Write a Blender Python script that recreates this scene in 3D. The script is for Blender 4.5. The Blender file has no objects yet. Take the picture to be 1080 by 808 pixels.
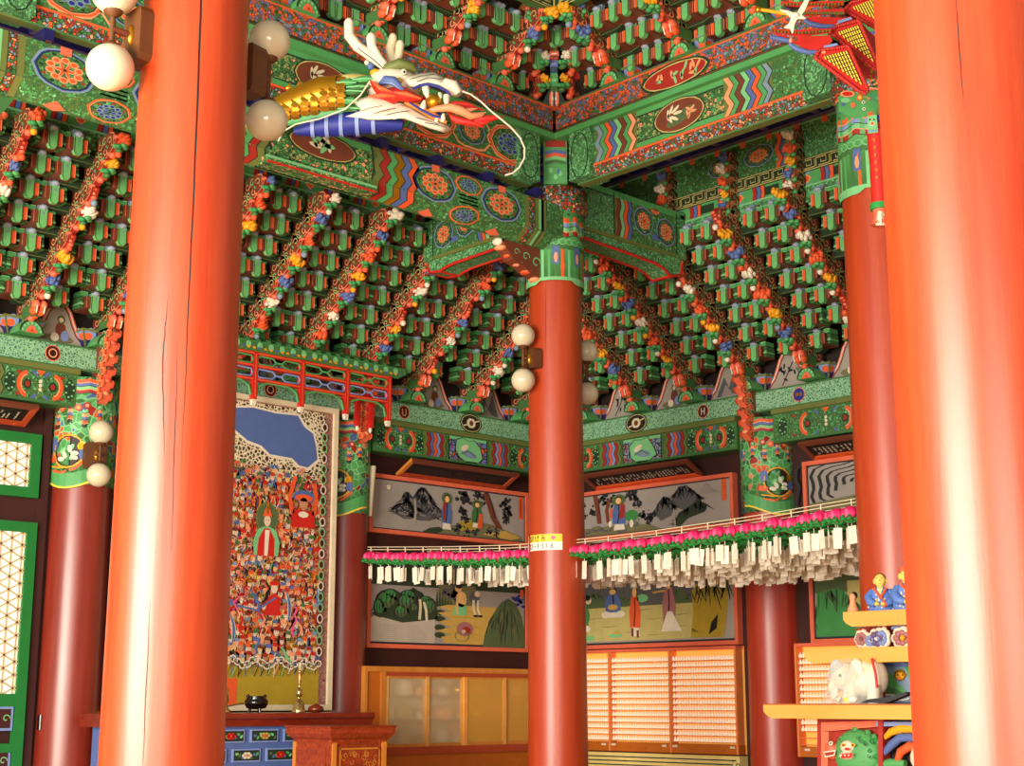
import bpy, math, random
from mathutils import Vector, Matrix
RN = random.Random(11)
COL = bpy.context.scene.collection
PI = math.pi
V = Vector
# ------------------------------------------------------------ camera geometry
FPX, PIT, AZ = 1580.0, math.radians(12.0), math.radians(46.5)
CA, SA = math.cos(AZ), math.sin(AZ)
CAM = V((-8.875, -8.810, 1.5))
def ray(u, v):
    b = 404 - v
    z = b*math.cos(PIT) + FPX*math.sin(PIT); h = FPX*math.cos(PIT) - b*math.sin(PIT); r = u - 540
    return h, r, z
def at_depth(u, v, d):
    """point seen at (u,v) lying d metres ahead of the camera (level distance)"""
    h, r, z = ray(u, v); t = d/h
    return CAM + V(((h*CA + r*SA)*t, (h*SA - r*CA)*t, z*t))
def on_y(u, v, y):
    h, r, z = ray(u, v); dx, dy = h*CA + r*SA, h*SA - r*CA; t = (y - CAM.y)/dy
    return V((CAM.x + t*dx, y, CAM.z + t*z))
def on_x(u, v, x):
    h, r, z = ray(u, v); dx, dy = h*CA + r*SA, h*SA - r*CA; t = (x - CAM.x)/dx
    return V((x, CAM.y + t*dy, CAM.z + t*z))
# ------------------------------------------------------------ materials
def lin(c):
    return tuple(((x/255)/12.92 if x/255 <= .04045 else ((x/255 + .055)/1.055)**2.4) for x in c) + (1,)
MATS = {}
def base_mat(name):
    m = bpy.data.materials.new(name); m.use_nodes = True
    nt = m.node_tree; b = nt.nodes['Principled BSDF']; return m, nt, b
PAL = dict(grnU=(108,186,112), grn=(82,162,92), grnL=(124,200,136), grnM=(66,116,62), grnD=(30,56,34), olive=(108,118,58), org=(232,92,44), pch=(240,158,112),
    red=(205,34,24), brn=(118,58,38), maroon=(66,24,20), blu=(84,108,168), bluL=(128,150,205), bluD=(30,44,140), navy=(30,26,96), gryb=(126,150,172),
    wht=(232,222,200), cream=(228,214,180), yel=(238,166,22), yelL=(246,214,70), gold=(206,150,36), blk=(14,12,12), ink=(40,42,46), inkL=(92,92,94),
    pgrey=(150,142,138), pgrey2=(168,160,150), rock=(84,104,66), rockD=(48,66,42), rockG=(60,140,72), sand=(206,168,82), tan=(196,184,112), skin=(238,190,120),
    faceW=(232,205,176), faceT=(196,140,100), pink=(240,36,110), pinkL=(250,90,150), leafg=(34,150,66), salm=(234,110,78), wood=(206,128,48), woodL=(226,158,70),
    woodD=(160,84,28), rwood=(128,40,20), rwoodL=(176,70,34), purple=(104,84,128), mauve=(170,110,110), hill=(120,116,80), hillY=(176,150,40), water=(196,184,168),
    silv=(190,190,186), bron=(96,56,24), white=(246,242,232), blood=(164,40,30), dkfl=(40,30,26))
def M(n):
    if n in MATS: return MATS[n]
    m, nt, b = base_mat(n)
    c = PAL[n]
    N = nt.nodes; L = nt.links
    tc = N.new('ShaderNodeTexCoord'); no = N.new('ShaderNodeTexNoise'); no.inputs['Scale'].default_value = 9; no.inputs['Detail'].default_value = 3
    L.new(tc.outputs['Object'], no.inputs['Vector'])
    hs = N.new('ShaderNodeHueSaturation'); hs.inputs['Color'].default_value = lin(c)
    mr = N.new('ShaderNodeMapRange'); mr.inputs['To Min'].default_value = .82; mr.inputs['To Max'].default_value = 1.16
    L.new(no.outputs['Fac'], mr.inputs['Value']); L.new(mr.outputs['Result'], hs.inputs['Value']); L.new(hs.outputs['Color'], b.inputs['Base Color'])
    b.inputs['Roughness'].default_value = .55
    if n in ('gold','silv'): b.inputs['Metallic'].default_value = .75; b.inputs['Roughness'].default_value = .3
    MATS[n] = m; return m
def ramp(nt, stops, mode='CONSTANT'):
    r = nt.nodes.new('ShaderNodeValToRGB'); r.color_ramp.interpolation = mode
    el = r.color_ramp.elements
    while len(el) < len(stops): el.new(.5)
    for e, (p, c) in zip(el, stops): e.position = p; e.color = lin(PAL[c] if isinstance(c, str) else c)
    return r
def cells(name, scale, stops, edge=None, thr=.05, stretch=(1,1,1), dot=None, dthr=.2, rough=.55):
    m, nt, b = base_mat(name); N = nt.nodes; L = nt.links
    tc = N.new('ShaderNodeTexCoord'); mp = N.new('ShaderNodeMapping'); mp.inputs['Scale'].default_value = stretch
    L.new(tc.outputs['Object'], mp.inputs['Vector'])
    v1 = N.new('ShaderNodeTexVoronoi'); v1.inputs['Scale'].default_value = scale; L.new(mp.outputs['Vector'], v1.inputs['Vector'])
    sx = N.new('ShaderNodeSeparateColor'); L.new(v1.outputs['Color'], sx.inputs['Color'])
    r = ramp(nt, stops); L.new(sx.outputs['Red'], r.inputs['Fac']); out = r.outputs['Color']
    if dot:
        lt = N.new('ShaderNodeMath'); lt.operation = 'LESS_THAN'; lt.inputs[1].default_value = dthr; L.new(v1.outputs['Distance'], lt.inputs[0])
        mx = N.new('ShaderNodeMix'); mx.data_type = 'RGBA'; L.new(lt.outputs[0], mx.inputs['Factor']); L.new(out, mx.inputs['A']); mx.inputs['B'].default_value = lin(PAL[dot]); out = mx.outputs['Result']
    if edge:
        v2 = N.new('ShaderNodeTexVoronoi'); v2.feature = 'DISTANCE_TO_EDGE'; v2.inputs['Scale'].default_value = scale; L.new(mp.outputs['Vector'], v2.inputs['Vector'])
        lt = N.new('ShaderNodeMath'); lt.operation = 'LESS_THAN'; lt.inputs[1].default_value = thr; L.new(v2.outputs['Distance'], lt.inputs[0])
        mx = N.new('ShaderNodeMix'); mx.data_type = 'RGBA'; L.new(lt.outputs[0], mx.inputs['Factor']); L.new(out, mx.inputs['A']); mx.inputs['B'].default_value = lin(PAL[edge] if isinstance(edge, str) else edge); out = mx.outputs['Result']
    L.new(out, b.inputs['Base Color']); b.inputs['Roughness'].default_value = rough
    MATS[name] = m
cells('hexred', 42, [(0,'org'),(.34,(110,110,150)),(.62,'grnM'),(.78,(150,70,50)),(.9,'gryb')], 'grnD', .06)
cells('headpat', 15, [(0,'grn'),(.4,'grnM'),(.58,'org'),(.68,'grn'),(.8,'blu'),(.88,'pch'),(.94,'blood')], 'grnL', .06)
cells('maze', 48, [(0,(52,104,78)),(.4,(64,124,92)),(.75,(120,178,142))], (146,196,156), .13)
cells('leafy', 52, [(0,'grnM'),(.4,'grn'),(.7,(96,124,62)),(.84,(70,110,60)),(.95,'grnL')], (44,78,44), .06)
cells('speck', 55, [(0,(96,164,104)),(.35,(74,128,76)),(.7,'grnL')], (48,90,54), .07)
cells('speckY', 40, [(0,'grnM'),(.4,(150,168,96)),(.7,'grn'),(.9,'pch')], 'grnD', .07)
cells('florid', 45, [(0,'blood'),(.3,'gryb'),(.5,'grnM'),(.75,'org'),(.9,'pch')], 'grnD', .1)
cells('hexdot', 17, [(0,'gryb'),(.6,(150,140,150))], 'ink', .09, dot='blood', dthr=.28)
cells('hexdotL', 17, [(0,(110,120,190)),(.4,'org'),(.7,'gryb')], 'grnD', .09, dot='blood', dthr=.2)
cells('cloudcell', 26, [(0,'maroon'),(.45,(96,90,60)),(.8,(60,70,60))], 'cream', .13)
cells('brocade', 60, [(0,'mauve'),(.4,(150,110,90)),(.7,(176,140,120))], 'maroon', .06)
cells('crowd', 34, [(0,'red'),(.35,'org'),(.5,'blood'),(.62,'gryb'),(.72,'faceW'),(.82,'grnM'),(.9,'blu')], 'maroon', .05)
def grain(name, c1, c2, stretch, rough, coat=0, scale=3., bump=.0, c3=None):
    m, nt, b = base_mat(name); N = nt.nodes; L = nt.links
    tc = N.new('ShaderNodeTexCoord'); mp = N.new('ShaderNodeMapping'); mp.inputs['Scale'].default_value = stretch
    L.new(tc.outputs['Object'], mp.inputs['Vector'])
    no = N.new('ShaderNodeTexNoise'); no.inputs['Scale'].default_value = scale; no.inputs['Detail'].default_value = 6; no.inputs['Roughness'].default_value = .6
    L.new(mp.outputs['Vector'], no.inputs['Vector'])
    st = [(.3, c1), (.7, c2)]
    if c3: st.append((.8, c3))
    r = ramp(nt, st, 'LINEAR'); L.new(no.outputs['Fac'], r.inputs['Fac']); L.new(r.outputs['Color'], b.inputs['Base Color'])
    mr = N.new('ShaderNodeMapRange'); mr.inputs['To Min'].default_value = rough*.8; mr.inputs['To Max'].default_value = rough*1.25
    L.new(no.outputs['Fac'], mr.inputs['Value']); L.new(mr.outputs['Result'], b.inputs['Roughness'])
    if coat: b.inputs['Coat Weight'].default_value = coat; b.inputs['Coat Roughness'].default_value = .3
    if bump:
        bp = N.new('ShaderNodeBump'); bp.inputs['Strength'].default_value = bump; bp.inputs['Distance'].default_value = .01
        L.new(no.outputs['Fac'], bp.inputs['Height']); L.new(bp.outputs['Normal'], b.inputs['Normal'])
    MATS[name] = m; return m
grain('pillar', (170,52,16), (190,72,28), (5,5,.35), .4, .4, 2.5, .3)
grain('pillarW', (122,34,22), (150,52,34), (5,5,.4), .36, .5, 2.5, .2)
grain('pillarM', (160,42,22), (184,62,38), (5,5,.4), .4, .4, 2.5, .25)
grain('wallp', (50,18,16), (66,26,22), (1,1,.3), .6, 0, 3)
grain('shelf', (232,158,66), (240,176,90), (.6,.6,4), .35, .2, 3)
grain('shelfD', (214,118,30), (228,136,44), (.6,.6,4), .35, .2, 3)
grain('cabw', (200,120,40), (218,144,60), (4,4,.6), .4, .1, 3)
grain('carved', (128,40,12), (168,66,22), (1,1,1), .4, .2, 30, 1.0)
grain('altarw', (112,30,16), (140,44,24), (1,4,4), .25, .4, 4)
grain('floorw', (214,164,104), (232,186,130), (.5,6,1), .4, .1, 3)
grain('paint1', (156,148,142), (172,163,155), (1,1,1), .6, 0, 2)
def emi(name, c, s, alpha=None):
    m, nt, b = base_mat(name); b.inputs['Base Color'].default_value = lin(c); b.inputs['Emission Color'].default_value = lin(c); b.inputs['Emission Strength'].default_value = s
    MATS[name] = m; return m
emi('paper', (250,246,224), .75)  # glow stands for daylight coming through the paper
m = emi('globe', (214,204,174), .0); m.node_tree.nodes['Principled BSDF'].inputs['Roughness'].default_value = .15
m = emi('tabl', (252,180,80), .45); emi('tabw', (250,232,204), .28)  # cabinet back and statues glow in place of LED shelf lighting
m, nt, b = base_mat('frost'); b.inputs['Base Color'].default_value = lin((240,214,166)); b.inputs['Roughness'].default_value = .5; b.inputs['Alpha'].default_value = .36; MATS['frost'] = m
m, nt, b = base_mat('frosty'); b.inputs['Base Color'].default_value = lin((246,190,84)); b.inputs['Roughness'].default_value = .5; b.inputs['Alpha'].default_value = .5; MATS['frosty'] = m
m, nt, b = base_mat('film'); b.inputs['Base Color'].default_value = lin((240,240,232)); b.inputs['Roughness'].default_value = .2; b.inputs['Alpha'].default_value = .3; MATS['film'] = m
m, nt, b = base_mat('slip'); b.inputs['Base Color'].default_value = lin((250,240,222)); b.inputs['Roughness'].default_value = .7; b.inputs['Subsurface Weight'].default_value = 0; MATS['slip'] = m
PAL.update(skinY=(250,214,110), robeb=(96,134,214), tdiv=(240,140,74), silvb=(150,166,186), leafm=(50,150,84), pgw=(226,220,200), silv2=(196,198,196), dgreen=(24,120,50), latt=(206,180,140), cabo=(196,104,22), creamY=(244,222,140), lacq=(20,14,12), polw=(120,44,20), brassy=(220,190,120))
for n_, met, ro in (('lacq',0,.12),('polw',0,.2),('brassy',.9,.18)):
    M(n_); b = MATS[n_].node_tree.nodes['Principled BSDF']; b.inputs['Metallic'].default_value = met; b.inputs['Roughness'].default_value = ro
# ------------------------------------------------------------ mesh builder
class MB:
    def __init__(s): s.v = []; s.f = []; s.m = []; s.sm = []
    def add(s, vs, fs, mat, smooth=False):
        o = len(s.v); s.v += [V(p) for p in vs]
        for f in fs: s.f.append([i + o for i in f]); s.m.append(mat); s.sm.append(smooth)
        return s
    def box(s, a, b, mat):
        x0,y0,z0 = [min(p,q) for p,q in zip(a,b)]; x1,y1,z1 = [max(p,q) for p,q in zip(a,b)]
        vs = [(x0,y0,z0),(x1,y0,z0),(x1,y1,z0),(x0,y1,z0),(x0,y0,z1),(x1,y0,z1),(x1,y1,z1),(x0,y1,z1)]
        return s.add(vs, [(0,3,2,1),(4,5,6,7),(0,1,5,4),(1,2,6,5),(2,3,7,6),(3,0,4,7)], mat)
    def prism(s, pts, fr, d0, d1, mat, side=None):
        """polygon pts (a,b) in frame fr(a,b,l) given thickness between d0 and d1"""
        n = len(pts); A = [fr(p[0], p[1], d0) for p in pts]; B = [fr(p[0], p[1], d1) for p in pts]
        s.add(A + B, [list(range(n))[::-1], list(range(n, 2*n))], mat)
        return s.add(A + B, [(i, (i+1) % n, n + (i+1) % n, n + i) for i in range(n)], side or mat)
    def tube(s, pts, rs, mat, n=8, cap=True, sq=(1,1)):
        pts = [V(p) for p in pts]
        if not hasattr(rs, '__len__'): rs = [rs]*len(pts)
        t0 = (pts[1]-pts[0]).normalized(); up = V((0,0,1)) if abs(t0.z) < .9 else V((1,0,0)); a = t0.cross(up).normalized(); vs = []
        for i, p in enumerate(pts):
            t = (pts[min(i+1, len(pts)-1)] - pts[max(i-1, 0)]).normalized()
            a = (a - t*a.dot(t)).normalized(); b = t.cross(a)
            for k in range(n):
                g = 2*PI*k/n; vs.append(p + (a*math.cos(g)*sq[0] + b*math.sin(g)*sq[1])*rs[i])
        fs = [(i*n+k, i*n+(k+1)%n, (i+1)*n+(k+1)%n, (i+1)*n+k) for i in range(len(pts)-1) for k in range(n)]
        s.add(vs, fs, mat, True)
        if cap: s.add(vs[:n], [list(range(n))[::-1]], mat); s.add(vs[-n:], [list(range(n))], mat)
        return s
    def lathe(s, prof, mat, c=(0,0,0), n=16, lobes=0, amp=0, M3=None):
        vs = []; c = V(c)
        for r, z in prof:
            for k in range(n):
                g = 2*PI*k/n; q = r*(1 + amp*math.cos(lobes*g)); p = V((q*math.cos(g), q*math.sin(g), z)); vs.append((M3 @ p if M3 else p) + c)
        fs = [(i*n+k, i*n+(k+1)%n, (i+1)*n+(k+1)%n, (i+1)*n+k) for i in range(len(prof)-1) for k in range(n)]
        s.add(vs, fs, mat, True)
        s.add(vs[:n], [list(range(n))[::-1]], mat); s.add(vs[-n:], [list(range(n))], mat); return s
    def ball(s, c, r, mat, n=12, lobes=0, amp=0, M3=None):
        r = (r,r,r) if not hasattr(r, '__len__') else r; h = max(4, n//2)
        vs = []; c = V(c)
        for i in range(h+1):
            t = PI*i/h
            for k in range(n):
                g = 2*PI*k/n; q = math.sin(t)*(1 + amp*math.cos(lobes*g)); p = V((r[0]*q*math.cos(g), r[1]*q*math.sin(g), -r[2]*math.cos(t))); vs.append((M3 @ p if M3 else p) + c)
        fs = [(i*n+k, i*n+(k+1)%n, (i+1)*n+(k+1)%n, (i+1)*n+k) for i in range(h) for k in range(n)]
        return s.add(vs, fs, mat, True)
    def frame4(s, x0, x1, y0, y1, z0, z1, w, mat):
        s.box((x0,y0,z0), (x1,y1,z0+w), mat); s.box((x0,y0,z1-w), (x1,y1,z1), mat); s.box((x0,y0,z0+w), (x0+w,y1,z1-w), mat); return s.box((x1-w,y0,z0+w), (x1,y1,z1-w), mat)
    # painting in a frame fr(a,b,l)
    def poly(s, fr, pts, mat, l=1): return s.add([fr(p[0], p[1], l) for p in pts], [list(range(len(pts)))], mat)
    def rect(s, fr, a0, b0, a1, b1, mat, l=1, sub=1):
        for i in range(sub):
            x0 = a0 + (a1-a0)*i/sub; x1 = a0 + (a1-a0)*(i+1)/sub
            s.poly(fr, [(x0,b0),(x1,b0),(x1,b1),(x0,b1)], mat, l)
        return s
    def disc(s, fr, cx, cy, rx, mat, l=1, ry=None, n=14, rot=0, lobes=0, amp=.0, a0=0, a1=2*PI):
        ry = ry or rx; P = []; full = a1 - a0 > 6.2
        for k in range(n if full else n+1):
            g = a0 + (a1-a0)*k/n; q = 1 + amp*math.cos(lobes*g); x, y = rx*q*math.cos(g), ry*q*math.sin(g)
            P.append((cx + x*math.cos(rot) - y*math.sin(rot), cy + x*math.sin(rot) + y*math.cos(rot)))
        return s.poly(fr, P, mat, l)
    def line(s, fr, pts, w, mat, l=1, closed=False, taper=False):
        n = len(pts); P = [V((p[0], p[1])) for p in pts]; A = []; B = []
        for i in range(n):
            if closed: t = P[(i+1) % n] - P[i-1]
            else: t = P[min(i+1, n-1)] - P[max(i-1, 0)]
            if t.length < 1e-9: t = V((1, 0))
            t.normalize(); k = V((-t.y, t.x))*w/2*(math.sin(PI*(i+.35)/(n-.3)) if taper else 1); A.append(P[i]+k); B.append(P[i]-k)
        vs = [fr(p.x, p.y, l) for p in A] + [fr(p.x, p.y, l) for p in B]; m = n if closed else n-1
        return s.add(vs, [(i, (i+1) % n, n + (i+1) % n, n+i) for i in range(m)], mat)
    def ring(s, fr, cx, cy, rx, w, mat, l=1, ry=None, n=16, lobes=0, amp=0, a0=0, a1=2*PI):
        ry = ry or rx; full = a1 - a0 > 6.2
        P = [(cx + rx*(1+amp*math.cos(lobes*g))*math.cos(g), cy + ry*(1+amp*math.cos(lobes*g))*math.sin(g)) for g in [a0 + (a1-a0)*k/n for k in range(n if full else n+1)]]
        return s.line(fr, P, w, mat, l, full)
    def mesh(s, name, org=V((0,0,0))):
        me = bpy.data.meshes.new(name); names = []
        for x in s.m:
            if x not in names: names.append(x)
        me.from_pydata([tuple(p - org) for p in s.v], [], s.f)
        for x in names: me.materials.append(MATS.get(x) or M(x))
        ix = {x: i for i, x in enumerate(names)}
        me.polygons.foreach_set('material_index', [ix[x] for x in s.m]); me.polygons.foreach_set('use_smooth', s.sm)
        me.validate(); me.update(); return me
ROT = {'L': Matrix.Identity(4), 'R': Matrix.Rotation(-PI/2, 4, 'Z')}
def put(name, data, mat4=None, parent=None, label=None, cat=None, group=None, kind=None):
    o = bpy.data.objects.new(name, data); COL.objects.link(o)
    if mat4 is not None: o.matrix_world = mat4
    if parent is not None: o.parent = parent
    if label: o['label'] = label
    if cat: o['category'] = cat
    if group: o['group'] = group
    if kind: o['kind'] = kind
    return o
class Thing:
    """authored in wall coordinates of side L or R; o is the base point in those coordinates"""
    def __init__(s, name, label, cat, o=(0,0,0), side='L', group=None):
        s.o = V(o); s.e = put(name, None, ROT[side] @ Matrix.Translation(s.o), None, label, cat, group); s.e.empty_display_size = .1
    def part(s, name, mb, parent=None, label=None, kind=None):
        return put(name, mb.mesh(name, s.o), None, parent or s.e, label, None, None, kind)
def solo(name, mb, label, cat, o=(0,0,0), side='L', group=None, kind=None):
    return put(name, mb.mesh(name, V(o)), ROT[side] @ Matrix.Translation(V(o)), None, label, cat, group, kind)
def struct(name, mb, side='L'):
    return put(name, mb.mesh(name), ROT[side], None, None, None, None, 'structure')
EPS = .0012
def fy(y): return lambda a, b, l: V((a, y - l*EPS, b))          # painted face looking along -Y
def fcyl(cx, cy, r, a_mid=0, rf=None):
    """painted face wrapped on a pillar: a = arc length from the direction facing a_mid, b = height"""
    def f(a, b, l):
        rr = (rf(b) if rf else r) + l*EPS; g = a_mid + a/(rf(b) if rf else r)
        return V((cx + rr*math.cos(g), cy + rr*math.sin(g), b))
    return f
def fplane(o, ux, uy):
    o = V(o); ux = V(ux).normalized(); uy = V(uy).normalized(); n = ux.cross(uy).normalized()
    return lambda a, b, l: o + ux*a + uy*b + n*(l*EPS)
ORD = ['first','second','third','fourth','fifth','sixth','seventh','eighth','ninth','tenth','eleventh','twelfth','thirteenth','fourteenth','fifteenth','sixteenth','seventeenth','eighteenth','nineteenth','twentieth']
# ============================================================ ornaments
def medal(mb, f, cx, cy, rx, ry, kind='o', l=2):
    """lotus medallion"""
    c1, c2 = ('org', 'pch') if kind == 'o' else ('bluD', 'gryb')
    mb.disc(f, cx, cy, rx*1.12, 'org' if kind != 'o' else 'gryb', l, ry*1.12, 20, 0, 8, .03)
    mb.disc(f, cx, cy, rx*1.02, 'bluD' if kind == 'o' else 'pch', l+1, ry*1.02, 20, 0, 8, .03)
    mb.disc(f, cx, cy, rx*.97, 'grnD', l+2, ry*.97, 20, 0, 8, .03); mb.disc(f, cx, cy, rx*.92, 'leafy', l+2.4, ry*.92, 20, 0, 8, .03)
    for k in range(12):
        g = 2*PI*k/12; mb.disc(f, cx + rx*.8*math.cos(g), cy + ry*.8*math.sin(g), rx*.09, 'blood' if k % 2 else 'grnD', l+3, ry*.07, 6)
    for k in range(10):
        g = 2*PI*k/10 + .3; x, y = cx + rx*.52*math.cos(g), cy + ry*.52*math.sin(g)
        mb.disc(f, x, y, rx*.17, c2, l+3, ry*.17, 8); mb.disc(f, x, y, rx*.11, c1, l+4, ry*.11, 8)
    for k in range(6):
        g = 2*PI*k/6; x, y = cx + rx*.2*math.cos(g), cy + ry*.2*math.sin(g)
        mb.disc(f, x, y, rx*.2, c2, l+5, ry*.1, 8, g); mb.disc(f, x, y, rx*.14, c1, l+6, ry*.06, 8, g)
    mb.disc(f, cx, cy, rx*.07, 'grnD', l+7, ry*.07, 8)
def zigs(mb, f, x0, w, y0, y1, cols, amp, n=2, l=2, flip=1):
    """upright chevron stripes of different colours side by side"""
    k = len(cols); m = 2*n
    for i, c in enumerate(cols):
        xa = x0 + w*i/k; xb = x0 + w*(i+1)/k
        P = [(xa + flip*amp*(j % 2), y0 + (y1-y0)*j/m) for j in range(m+1)] + [(xb + flip*amp*(j % 2), y0 + (y1-y0)*j/m) for j in range(m, -1, -1)]
        for j in range(m):
            a, b = P[j], P[j+1]; c2, d = P[2*m+1-j], P[2*m-j]
            mb.poly(f, [a, c2, d, b], c, l)
        mb.line(f, [(xb + flip*amp*(j % 2), y0 + (y1-y0)*j/m) for j in range(m+1)], .008, 'ink', l+1)
def waves(mb, f, a0, a1, z0, cols, h, amp, n, l=1):
    """stacked horizontal wavy stripes round a pillar"""
    m = n*2
    for i, c in enumerate(cols):
        for j in range(m):
            xa, xb = a0 + (a1-a0)*j/m, a0 + (a1-a0)*(j+1)/m; ya, yb = amp*(j % 2), amp*((j+1) % 2)
            mb.poly(f, [(xa, z0+h*i+ya), (xb, z0+h*i+yb), (xb, z0+h*(i+1)+yb), (xa, z0+h*(i+1)+ya)], c, l)
        mb.line(f, [(a0 + (a1-a0)*j/m, z0+h*i+amp*(j % 2)) for j in range(m+1)], .006, 'pch' if i % 2 else 'ink', l+1)
def meander(mb, f, x0, x1, y0, y1, l=2):
    mb.rect(f, x0, y0, x1, y1, 'grnD', l); h = y1-y0; p = h*1.25; n = max(1, int((x1-x0)/p)); p = (x1-x0)/n
    for yy in (y0+.06*h, y1-.06*h): mb.line(f, [(x0,yy),(x1,yy)], h*.07, 'tan', l+1)
    for i in range(n):
        x = x0 + p*i
        P = [(.05,.2),(.05,.8),(.72,.8),(.72,.4),(.38,.4),(.38,.6)]; mb.line(f, [(x+p*a, y0+h*b) for a, b in P], h*.08, 'tan', l+1)
        Q = [(.2,.2),(.95,.2),(.95,.8)]; mb.line(f, [(x+p*a, y0+h*b) for a, b in Q], h*.08, 'tan', l+1)
def curl(mb, f, cx, cy, r, col, l=2, w=None, turn=1, g0=0):
    w = w or r*.22
    P = [(cx + r*(1-t*.75)*math.cos(g0 + turn*t*5.6), cy + r*(1-t*.75)*math.sin(g0 + turn*t*5.6)) for t in [i/12 for i in range(13)]]
    mb.line(f, P, w, col, l)
def floral_end(mb, f, xa, xb, y0, y1, l=1):
    """green field with mirrored scrolls between xa and xb"""
    cx, cy, hw, hh = (xa+xb)/2, (y0+y1)/2, abs(xb-xa)/2, (y1-y0)/2
    mb.rect(f, xa, y0, xb, y1, 'leafy', l)
    for k in range(60):
        x, y = RN.uniform(min(xa,xb)+.01, max(xa,xb)-.01), RN.uniform(y0+.01, y1-.01); mb.disc(f, x, y, .011, 'grnD' if k % 3 else 'grnL', l+1, .006, 5, RN.uniform(0,3))
    for s in (-1, 1):
        mb.ring(f, cx + s*hw*.36, cy, hh*.62, hh*.24, 'org', l+2, hh*.78, 10, 0, 0, (-1.5 if s > 0 else PI-1.5), (1.5 if s > 0 else PI+1.5))
        mb.ring(f, cx + s*hw*.36, cy, hh*.46, hh*.09, 'pch', l+3, hh*.62, 10, 0, 0, (-1.4 if s > 0 else PI-1.4), (1.4 if s > 0 else PI+1.4))
        mb.disc(f, cx + s*hw*.36, cy, hh*.3, 'grnD', l+2, hh*.34, 10); mb.disc(f, cx + s*hw*.36, cy, hh*.17, 'blood', l+3, hh*.2, 8)
        mb.disc(f, cx + s*hw*.85, cy, hh*.4, 'grnD', l+2, hh*.7, 10); 
        for k in range(7):
            g = 2*PI*k/7; mb.disc(f, cx + s*hw*.85 + hh*.28*math.cos(g), cy + hh*.5*math.sin(g), hh*.09, 'grnL', l+3, hh*.07, 6)
        for t in (-1, 1): mb.disc(f, cx + s*hw*.18, cy + t*hh*.78, hh*.28, 'blu', l+3, hh*.1, 8, s*t*.7); mb.disc(f, cx + s*hw*.62, cy + t*hh*.72, hh*.2, 'blood', l+3, hh*.1, 6)
    for t in (-1, 0, 1): mb.disc(f, cx, cy + t*hh*.27, hh*.13, 'cream', l+3, None, 8)
    mb.poly(f, [(cx-hh*.3, y1), (cx+hh*.3, y1), (cx, cy+hh*.6)], 'org', l+3)
# ============================================================ setting
mb = MB().box((-14,-14,-.1), (6,6,0), 'floorw'); struct('floor', mb)
for side, nm, x0 in (('L','wall_left',-9), ('R','wall_right',-3.2)):
    mb = MB().box((x0,2.98,0), (3.1 if side == 'L' else 9,3.1,4.6), 'wallp')
    struct(nm, mb, side)
# dark sloping boards added behind the brackets to block light, boards above and the ceilings
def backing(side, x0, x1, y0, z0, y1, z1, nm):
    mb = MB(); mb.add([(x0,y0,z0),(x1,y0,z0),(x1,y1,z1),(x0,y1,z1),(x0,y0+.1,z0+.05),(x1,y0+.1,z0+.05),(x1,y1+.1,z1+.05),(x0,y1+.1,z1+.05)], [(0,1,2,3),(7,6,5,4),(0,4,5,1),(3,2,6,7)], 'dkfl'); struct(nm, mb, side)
mb = MB().box((-9,-9,8.3), (4,4,8.4), 'grnD'); struct('ceiling', mb)
for i, (s, x0, x1) in enumerate((('L',-7,2.9), ('R',-2.9,5.2))):
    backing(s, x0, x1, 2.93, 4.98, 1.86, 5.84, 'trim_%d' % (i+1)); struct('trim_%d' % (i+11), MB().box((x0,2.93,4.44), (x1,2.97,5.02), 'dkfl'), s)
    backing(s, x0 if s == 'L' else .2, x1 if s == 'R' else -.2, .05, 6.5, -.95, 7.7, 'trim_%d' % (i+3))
# ============================================================ wall beams
def wall_beam(side, xa, xb, cells_mat, cart, label):
    t = Thing('wall_beam', label, 'beam', ((xa+xb)/2, 2.75, 3.93), side, 'painted beams along the tops of the walls')
    mb = MB(); mb.box((xa,2.75,3.93), (xb,2.97,4.21), 'grnM'); f = fy(2.75); y0, y1 = 3.945, 4.2
    L = xb - xa
    if L > 2.4:
        e = L*.25; floral_end(mb, f, xa+.03, xa+e, y0, y1); floral_end(mb, f, xb-e, xb-.03, y0, y1)
        cs = ['olive','blood','blu','org','bluL','blood','olive']
        zigs(mb, f, xa+e, .3, y0, y1, cs, .03, 2); zigs(mb, f, xb-e-.33, .3, y0, y1, cs[::-1], .03, 2)
        xa2, xb2 = xa+e+.35, xb-e-.36
        mb.rect(f, xa2, y0, xb2, y1-.03, cells_mat, 3); mb.rect(f, xa2, y1-.03, xb2, y1, 'grnL', 4)
        for x in (xa2, xb2): mb.line(f, [(x,y0),(x,y1)], .012, 'ink', 5)
        cx, cy = (xa2+xb2)/2, (y0+y1)/2 - .01
        if cart == 'leaf': P = [(-.16,.1),(-.08,.13),(.02,.1),(.08,.12),(.17,.05),(.2,-.06),(.13,-.12),(-.02,-.12),(-.12,-.07),(-.17,.0)]; P = [(x, y-.0) for x, y in P]
        else: P = [(-.17,.06),(-.1,.12),(0,.11),(.08,.13),(.15,.04),(.2,-.06),(.08,-.12),(-.06,-.125),(-.15,-.06)]
        mb.poly(f, [(cx+x*1.08, cy+y*1.06) for x, y in P], 'ink', 5); mb.poly(f, [(cx+x, cy+y) for x, y in P], (('grnL')), 6)
        mb.disc(f, cx+.01, cy-.03, .12, 'gryb', 7, .04, 10, -.2); mb.disc(f, cx-.05, cy+.03, .06, 'cream', 8, .03, 9, .5); mb.line(f, [(cx-.1,cy-.04),(cx,cy),(cx+.1,cy-.05)], .012, 'grnM', 9)
    else: floral_end(mb, f, xa+.05, xb-.05, y0, y1)
    mb.line(f, [(xa,y0),(xb,y0)], .02, 'grnM', 6)
    t.part('beam_face', mb)
    mb = MB().box((xa,2.72,4.21), (xb,2.97,4.255), 'olive'); t.part('moulding', mb)
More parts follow.
